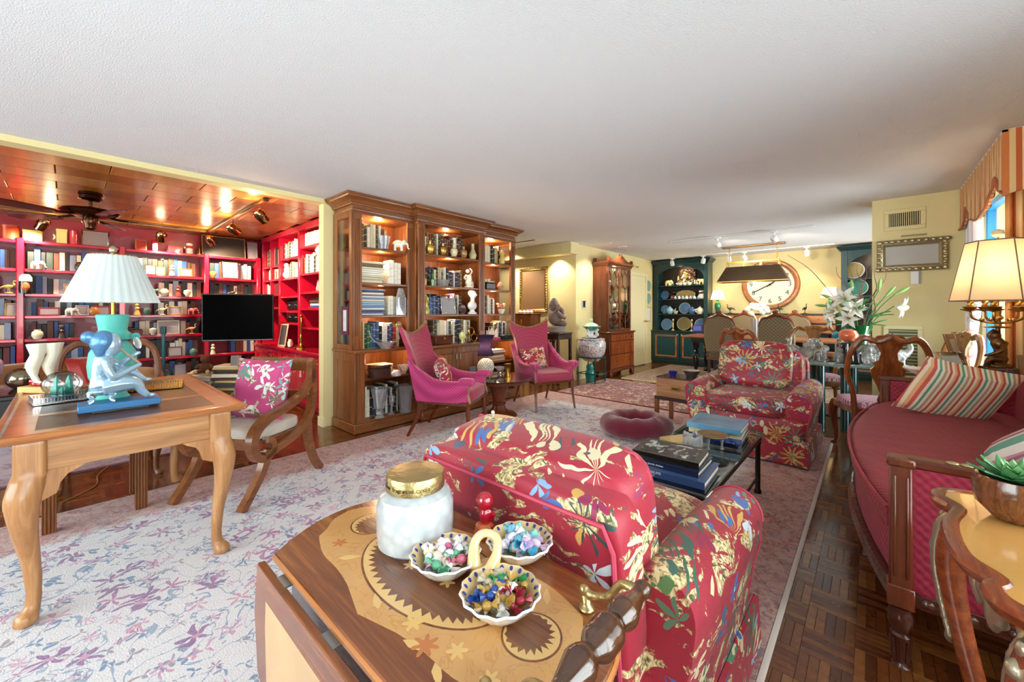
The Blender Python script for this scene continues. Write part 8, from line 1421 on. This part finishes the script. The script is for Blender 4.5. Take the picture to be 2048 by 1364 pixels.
for a in (('elephant', -.62, 5.07, .17, 3.4, 'crystal elephant at the left front edge of the glass table'), ('bear', -.5, 5.02, .19, -1.2, 'crystal bear next to the left-hand elephant'), ('elephant', -.44, 5.2, .24, -1.6, 'largest crystal elephant left of the green vase'), ('column', -.35, 5.06, .17, 0, 'crystal finial between the elephant and dark crystal'), ('bear', -.24, 5.04, .16, -1, 'small crystal bear beside the dark crystal block'), ('swan', -.6, 5.35, .2, 2.6, 'crystal swan behind the left-hand elephants'), ('elephant', -.02, 5.26, .2, -.6, 'crystal elephant behind the chestnut chair splat'), ('bear', -.03, 5.08, .17, -1.3, 'crystal bear left of the chestnut chair splat'), ('swan', .14, 5.38, .25, .4, 'tall crystal swan right of the chestnut chair splat'), ('elephant', .16, 5.12, .15, 3.6, 'crystal elephant right of the chestnut chair splat'), ('bird', .08, 5.62, .28, 1, 'crystal bird at the rear of the glass table'), ('column', -.2, 5.6, .2, 0, 'crystal finial at the rear behind the green vase'), ('bear', -.7, 5.25, .15, 0, 'crystal bear at the far left of the glass table')): cry(*a)
t = thing('smoky_crystal_block', 'dark smoky crystal block carrying an orange glass ball', 'sculpture', (-.17, 5.06, ZG)); MB().grid(lambda u, v: ((.075-.02*v)*(1+.12*cos(8*pi*u))*cos(2*pi*u), (.06-.015*v)*(1+.12*cos(8*pi*u))*sin(2*pi*u), .2*v), 40, 4, cu=True).build('block', plain('smoky_glass', '22262e', .06, coat=1), t); MB().lathe([(0, .2), (.08, .2), (.085, .206), (0, .212)], n=20).build('disc', SILVER, t)
o = MB().lathe([(0, 0), (.04, .006), (.075, .04), (.078, .07), (.06, .11), (.02, .126), (0, .122)], n=24).build('orange_glass_gourd', plain('orange_glass', 'd86a42', .12, coat=.8), loc=(-.17, 5.06, ZG+.2125)); tag(o, 'orange glass gourd resting on the smoky crystal block', 'ornament')
o = MB().lathe([(0, 0), (.03, .004), (.05, .04), (.035, .08), (0, .085)], n=18).build('orange_glass_gourd', plain('orange_glass_b', 'd87a52', .12, coat=.8), loc=(-.31, 5.32, ZG+.22)); o.location.z = ZG+.001; tag(o, 'smaller orange glass ball behind the smoky crystal', 'ornament')
t = thing('blue_glass_rose', 'turquoise glass rose beside the orange gourd', 'ornament', (-.27, 5.12, ZG)); MB().cyl((0, 0, 0), (0, 0, .24), .006).build('stem', CRYST, t); b = MB(); [b.ball((.025*cos(i*2.4)*i/9, .025*sin(i*2.4)*i/9, .26+.01*(i % 3)), (.022, .022, .026), 8, 6) for i in range(9)]; fuse(b.build('bloom', plain('turquoise_glass', '3aa8b8', .15, coat=.6), t), .006)
# green vase with lilies and curly branches
gv = thing('lily_vase', 'tall green glass vase of white lilies and curly branches', 'flowers', (-.1, 5.42, ZG)); GG = plain('green_glass_vase', '0f6a34', .08, coat=1, Transmission_Weight=.25)
MB().lathe([(0, 0), (.075, 0), (.08, .01), (.08, .24), (.078, .26), (.11, .36), (.105, .36), (.07, .26), (.0, .24)], n=32).build('vase', GG, gv); MB().lathe([(.082, .255), (.092, .262), (.092, .275), (.083, .282)], n=32).build('silver_band', SILVER, gv); MB().box((-.03, -.08, .19), (.02, .01, .13), .003).build('glass_tab', SILVER, gv)
LW = plain('lily_white', 'eeeee6', .5, Subsurface_Weight=0.); LG = plain('lily_leaf_green', '3f8a4a', .4); LB = plain('lily_bud_green', '8ab86a', .4); TWIG = plain('red_brown_twig', '7a4a38', .6)
def petal(b, L, w, M4, curl=.5):
    T0 = b.T; b.T = T0 @ M4
    b.grid(lambda u, v: (L*(u-.12*u*u*curl), w*sin(pi*min(1, .08+u*.92))**.8*(2*v-1), .35*L*u*(1-u)*1.4-curl*L*.45*u**3+.012*abs(2*v-1)), 7, 4); b.T = T0
def lily(p, d, s=1):
    d = Vector(d).normalized(); b = MB(); b.T = Matrix.Translation(p) @ d.to_track_quat('Z', 'Y').to_matrix().to_4x4() @ Matrix.Scale(s, 4)
    for i in range(6): petal(b, .13, .026, Matrix.Rotation(i*pi/3, 4, 'Z') @ Matrix.Rotation(-.75+.12*(i % 2), 4, 'Y'))
    bl = b.build('lily_bloom', LW, gv); b = MB(); b.T = Matrix.Translation(p) @ d.to_track_quat('Z', 'Y').to_matrix().to_4x4() @ Matrix.Scale(s, 4)
    for i in range(5): a = i*1.26; b.tube([(0, 0, 0), (.015*cos(a), .015*sin(a), .06), (.03*cos(a), .03*sin(a), .085)], .0025, 4)
    b.build('stamens', plain('stamen_%d' % len(bpy.data.materials), 'a8a050', .5), bl)
def stem(p, par=gv): b = MB(); b.tube(bez([(p[0]*.15, p[1]*.15, .25), (p[0]*.5, p[1]*.5, .25+(p[2]-.25)*.6), p], 5), .005, 5); b.build('stem', LG, par)
for p, d, s in (((-.1, -.05, .62), (-.3, -.9, .35), 1.25), ((-.16, -.06, .5), (-.75, -.5, .1), 1.2), ((-.03, -.08, .53), (.1, -1, .1), 1.1), ((.26, -.02, .56), (.8, -.3, -.2), 1.1), ((-.19, .0, .42), (-.9, -.3, -.25), 1.), ((-.07, -.1, .44), (-.2, -1, -.1), 1.)): stem(p); lily(p, d, s)
def leaf(p, d, L, w, m=LG, nm='leaf'):
    d = Vector(d).normalized(); b = MB(); b.T = Matrix.Translation(p) @ d.to_track_quat('X', 'Z').to_matrix().to_4x4(); b.grid(lambda u, v: (L*u, w*sin(pi*min(1, .05+.95*u))*(2*v-1), -.25*L*u*u+.01*abs(2*v-1)), 8, 2); b.build(nm, m, gv)
for i in range(16): a = i*2.4; r = .05+.05*(i % 3)/2; leaf((r*cos(a), r*sin(a), .36+.07*(i % 4)), (cos(a), sin(a), .25+.25*(i % 3)), .15+.04*(i % 2), .022)
for p, d in (((-.24, -.05, .56), (-.9, -.2, .12)), ((.2, .0, .66), (.6, 0, .8)), ((.27, 0, .68), (.8, -.1, .5)), ((-.05, 0, .72), (-.1, 0, 1)), ((.15, 0, .72), (.1, -.1, 1)), ((-.2, -.05, .64), (-.9, -.1, .4))): stem(p); d = Vector(d).normalized(); b = MB(); P = [Vector(p)+d*t for t in (0, .03, .07, .1, .12)]; b.tube(P, [.006, .014, .016, .01, .002], 8); b.build('lily_bud', LB, gv)
for i in range(9):
    a = i*.7; b = MB(); P = [Vector((.03*cos(a), .03*sin(a), .3))]
    for k in range(9): P.append(P[-1]+Vector((.03*sin(i*2+k*1.4)+(.018 if i < 5 else -.012)*cos(a), .02*cos(i+k*1.7), .075)))
    if i == 8: P = [Vector((0, 0, .3)), Vector((-.1, 0, .5)), Vector((-.24, .05, .72)), Vector((-.42, .1, .98)), Vector((-.62, .12, 1.15))]
    Q = bez(P, 3); b.tube(Q, lerps([.005, .004, .002], len(Q)), 5); b.build('curly_branch', TWIG, gv)
# ------------------------------------------------------------------ window dressing at the right
VAL = stripes('valance_stripe_side', ['d87838', 'e8c488', 'c8602c', 'ecd49c', 'e09848', 'f0dcb0'], .16, 0); VALY = stripes('valance_stripe_front', ['d08a58', 'e0bc8c', 'c87848', 'e6cc9c', 'd89a5c', 'e8d0a4'], .14, 1)
va = thing('striped_valance', 'orange striped scalloped pelmet valance over the right-hand window', 'valance', (0, 0, 0)); VX = .64
def zb(y):
    pts = [(4.12, 2.03), (4.2, 2.06), (4.34, 2.19), (4.42, 2.12), (4.7, 2.03), (5.0, 2.0), (5.3, 2.05), (5.5, 2.2), (5.58, 2.1), (5.7, 2.04), (5.88, 2.05)]
    for (a, za), (c, zc) in zip(pts, pts[1:]):
        if a <= y <= c: t = (y-a)/(c-a); t = t*t*(3-2*t); return za+(zc-za)*t
    return 2.05
b = MB(); n = 60
for x in (VX, VX+.02): b.grid(lambda u, v: (x+.008*sin(u*90)*(1-v), 4.12+1.76*u, zb(4.12+1.76*u)+(2.445-zb(4.12+1.76*u))*v), n, 4)
b.grid(lambda u, v: (VX+.02*v, 4.12+1.76*u, zb(4.12+1.76*u)), n, 1); b.build('front_board', VALY, va); MB().tube([(VX-.004, 4.12+1.76*i/n, zb(4.12+1.76*i/n)) for i in range(n+1)], .008, 6).build('fringe_cord', plain('terracotta_cord', 'b06a4a', .8), va)
b = MB(); b.grid(lambda u, v: (VX+.46*u, 4.12-.008*abs(sin(u*12))*(1-v), 2.01+.03*sin(u*7)+(2.445-2.01-.03*sin(u*7))*v), 20, 3); b.grid(lambda u, v: (VX+.46*u, 4.14, 2.01+.03*sin(u*7)+(2.445-2.01-.03*sin(u*7))*v), 20, 3); b.build('return_board', VAL, va); MB().bb(VX, 1.1, 4.12, 5.88, 2.43, 2.447).build('top_board', W_WHITE, va, smooth=None)
def drape(name, label, x, y0, y1, z1, m, folds=7, tie=None, amp=.035, axis=1):
    t = thing(name, label, 'curtain', (0, 0, 0))
    def f(u, v):
        z = .02+(z1-.02)*v; w = 1.
        if tie is not None: w = 1-.55*math.exp(-((z-tie)/.28)**2)
        c = y1; y = c+(y0-c)*u*w; return (x+amp*sin(u*folds*2*pi)*(.6+.4*w), y, z) if axis == 1 else (y, x+amp*sin(u*folds*2*pi), z)
    b = MB(); b.grid(f, folds*8, 24); b.grid(lambda u, v: tuple(Vector(f(u, v))+Vector((.004, .0, 0))), folds*8, 24); b.build('cloth', m, t)
    if tie is not None: MB().tube([f(u/20, (tie-.02)/(z1-.02)) for u in range(21)], .014, 6).build('tieback', plain('grey_silk_cord', 'a8a8b4', .5, .2), t)
    return t
SHEER = NT('mauve_stripe_sheer'); _y = SHEER.sep(SHEER.obj())[1]; _f = SHEER.math('FRACT', SHEER.math('DIVIDE', _y, .09)); SHEERM = SHEER.fin(SHEER.ramp(_f, [(0, 'eceaf0'), (.35, 'd8bcc8'), (.5, 'ece8ea'), (.75, 'b8c8c0'), (.85, 'f0eef0')], 'CONSTANT'), .8)
drape('sheer_curtain', 'white and mauve striped tied-back curtain beside the right-hand pier', .7, 5.42, 5.85, 2.42, SHEERM, 6, .95)
drape('orange_drape', 'orange and cream striped full-length drape at the near side of the window', 4.7, .74, 1.08, 2.42, diag_stripes('orange_drape_stripe', ['d8844c', 'ecd09c', 'c86a38', 'f0dcb4', 'e0a464'], .16), 6, axis=0)
# ------------------------------------------------------------------ end table with candelabrum lamp, frames
et = thing('corner_table', 'dark wooden corner table behind the far arm of the crimson sofa', 'table', (.62, 4.5, 0)); MB().box((0, 0, .77), (.5, .3, .03), .006).build('tabletop', MAHO_X, et); b = MB(); b.box((0, 0, .715), (.45, .25, .075), .004); b.build('apron', MAHO, et); [MB().lathe([(.018, .002), (.026, .05), (.016, .1), (.026, .4), (.018, .6), (.03, .67), (0, .678)], (sx*.2, sy*.11, 0), 12).build('leg', MAHO, et) for sx in (-1, 1) for sy in (-1, 1)]
ZE = .7855
lp = thing('candelabrum_lamp', 'bronze figural candelabrum lamp with a lit hexagonal cream shade', 'lamp', (.672, 4.47, ZE), R(20)); lp.scale = (.95, .95, .95)
MB().prism([(.1*cos(a), .1*sin(a)) for a in [pi/6+i*pi/3 for i in range(6)]], .01, .07, .008).build('plinth', BRONZE, lp); b = MB(); [b.ball((.09*cos(a), .09*sin(a), .008), (.018, .018, .01), 8, 5) for a in [i*pi/3 for i in range(6)]]; b.lathe([(.09, .003), (.085, .014), (0, .016)], n=12); b.build('feet', BRASS, lp); MB().box((0, -.089, .04), (.07, .008, .036), .002).build('enamel_plaque', plain('blue_enamel', '2a4a9a', .2, coat=.6, var=.4), lp)
b = MB(); b.T = Matrix.Translation((0, 0, .07)); b.lathe([(.075, 0), (.07, .02), (.04, .03), (0, .03)], n=14); b.ball((0, 0, .06), (.055, .05, .04)); b.tube(bez([(0, 0, .06), (.015, 0, .12), (0, 0, .18), (-.01, 0, .21)], 4), lerps([.045, .035, .042, .03], 13), 10); b.ball((-.015, 0, .235), (.032, .03, .036)); b.tube(bez([(.02, -.04, .19), (-.02, -.07, .13), (-.06, -.05, .1), (-.1, -.04, .085)], 4), lerps([.018, .016, .012, .009], 13), 8); b.tube(bez([(-.01, .04, .19), (-.02, .06, .24), (0, .03, .28)], 4), .013, 8); b.tube(bez([(0, -.03, .05), (-.06, -.04, .06), (-.08, -.03, .02)], 4), lerps([.03, .025, .016], 9), 8); b.cyl((0, 0, .2), (0, 0, .3), .014); fuse(b.build('bronze_figure', BRONZE, lp), .006)
MB().lathe([(0, .36), (.07, .365), (.075, .372), (.02, .38), (.014, .42), (.03, .44), (.016, .46), (.02, .52), (0, .52)], n=16).build('stem', GOLD, lp)
for i in range(5):
    a = 2*pi*i/5+.3; b = MB(); b.tube(bez([(.01*cos(a), .01*sin(a), .4), (.07*cos(a), .07*sin(a), .41), (.13*cos(a), .13*sin(a), .44), (.14*cos(a), .14*sin(a), .49)], 5), lerps([.01, .008, .009, .008], 16), 6); b.ball((.08*cos(a), .08*sin(a), .425), (.016, .016, .014), 8, 5); ar = b.build('arm', GOLD, lp); MB().lathe([(.008, .485), (.05, .5), (.055, .507), (.03, .51), (.045, .525), (.015, .53), (0, .53)], (.14*cos(a), .14*sin(a), 0), 14).build('drip_pan', GOLD, ar)
    b = MB(); x0, y0 = .14*cos(a), .14*sin(a)
    for k in range(2): b.tube([(x0+.012*cos(6*t+k*pi), y0+.012*sin(6*t+k*pi), .53+.1*t) for t in [j/24 for j in range(25)]], .0115, 6)
    b.build('twisted_candle', plain('gold_candle_%d' % i, 'c8a050', .3, .8), ar)
hexa = lambda r, z: [(r*cos(pi/6+i*pi/3), r*.92*sin(pi/6+i*pi/3), z) for i in range(6)]
b = MB(); A, B = hexa(.255, .57), hexa(.17, 1.02); b.add(A+B, [(i, (i+1) % 6, 6+(i+1) % 6, 6+i) for i in range(6)]); sh = b.build('shade', shade_mat('cream_silk_hex', 'ecd2b0', .5), lp, smooth=None)
b = MB(); [b.tube([A[i], B[i]], .004, 5) for i in range(6)]; b.tube(A, .005, 5, True); b.tube(B, .005, 5, True); b.build('shade_piping', plain('taupe_piping', '8a7660', .7), sh); MB().cyl((0, 0, .52), (0, 0, 1.05), .006).build('rod', BRASS, lp); MB().lathe([(0, 1.05), (.02, 1.052), (.035, 1.07), (.03, 1.1), (0, 1.112)], n=16).build('finial', plain('shell_finial', 'ecd8b0', .4), lp); MB().tube([B[0], (0, 0, 1.025), B[3]], .003, 5).build('spider', BRASS, lp)
point('candelabrum_bulb', (0, 0, .8), 3.2, (1, .78, .5), .05, lp)
photo('tilted_photo_frame', (.47, 4.4, ZE), .17, .18, R(30), 'grey photo frame tilted far back on the corner table', SILVER, plain('pale_photo', 'b0b4b0', .3), tilt=.5, fw=.03)
photo('gilt_photo_frame', (.52, 4.59, ZE), .15, .3, R(55), 'tall brown and silver photo frame beside the candelabrum lamp', plain('brown_silver_frame', '8a6a48', .3, .4), plain('silver_photo', '9a8a7a', .3), tilt=.25, fw=.04); photo('brown_photo_frame', (.83, 4.52, ZE), .1, .16, R(10), 'wooden photo frame right of the candelabrum lamp', plain('oak_photo_frame', '8a6440', .4), plain('teal_photo', '9ab4a8', .3), tilt=.3, fw=.04)
vase('striped_shell_dish', [(0, 0), (.05, 0), (.1, .03), (.12, .045), (.115, .05), (.05, .012), (0, .01)], (.42, 4.4-.0, ZE+.0) if False else (.3, 4.62, .7395), plain('shell_glaze', 'e0ccb4', .25, coat=.5, var=.4), 'pale striped shell dish at the right edge of the glass table', 'dish', flute=10, fl=.03)
t = thing('bamboo_plate', 'green leaf dish at the front right of the glass table', 'dish', (.12, 5.0, .7395)); MB().lathe([(0, 0), (.08, 0), (.13, .02), (.125, .024), (.07, .008), (0, .008)], n=20).build('dish', SILVER, t); b = MB(); [b.ball((.05*cos(i), .05*sin(i), .025), (.03, .02, .015), 8, 5) for i in range(6)]; fuse(b.build('green_leaves', plain('moss_green', '6a8a34', .6), t), .008)
b = MB(); b.tube(bez([(-4.75, .3, .006), (-4.4, .16, .006), (-4.12, .13, .006), (-3.92, -.03, .006)], 8), .004, 6); tag(b.build('power_cord', plain('gold_cord', 'a87a3a', .5)), 'thin gold power cord curling over the den floor under the desk', 'cord')
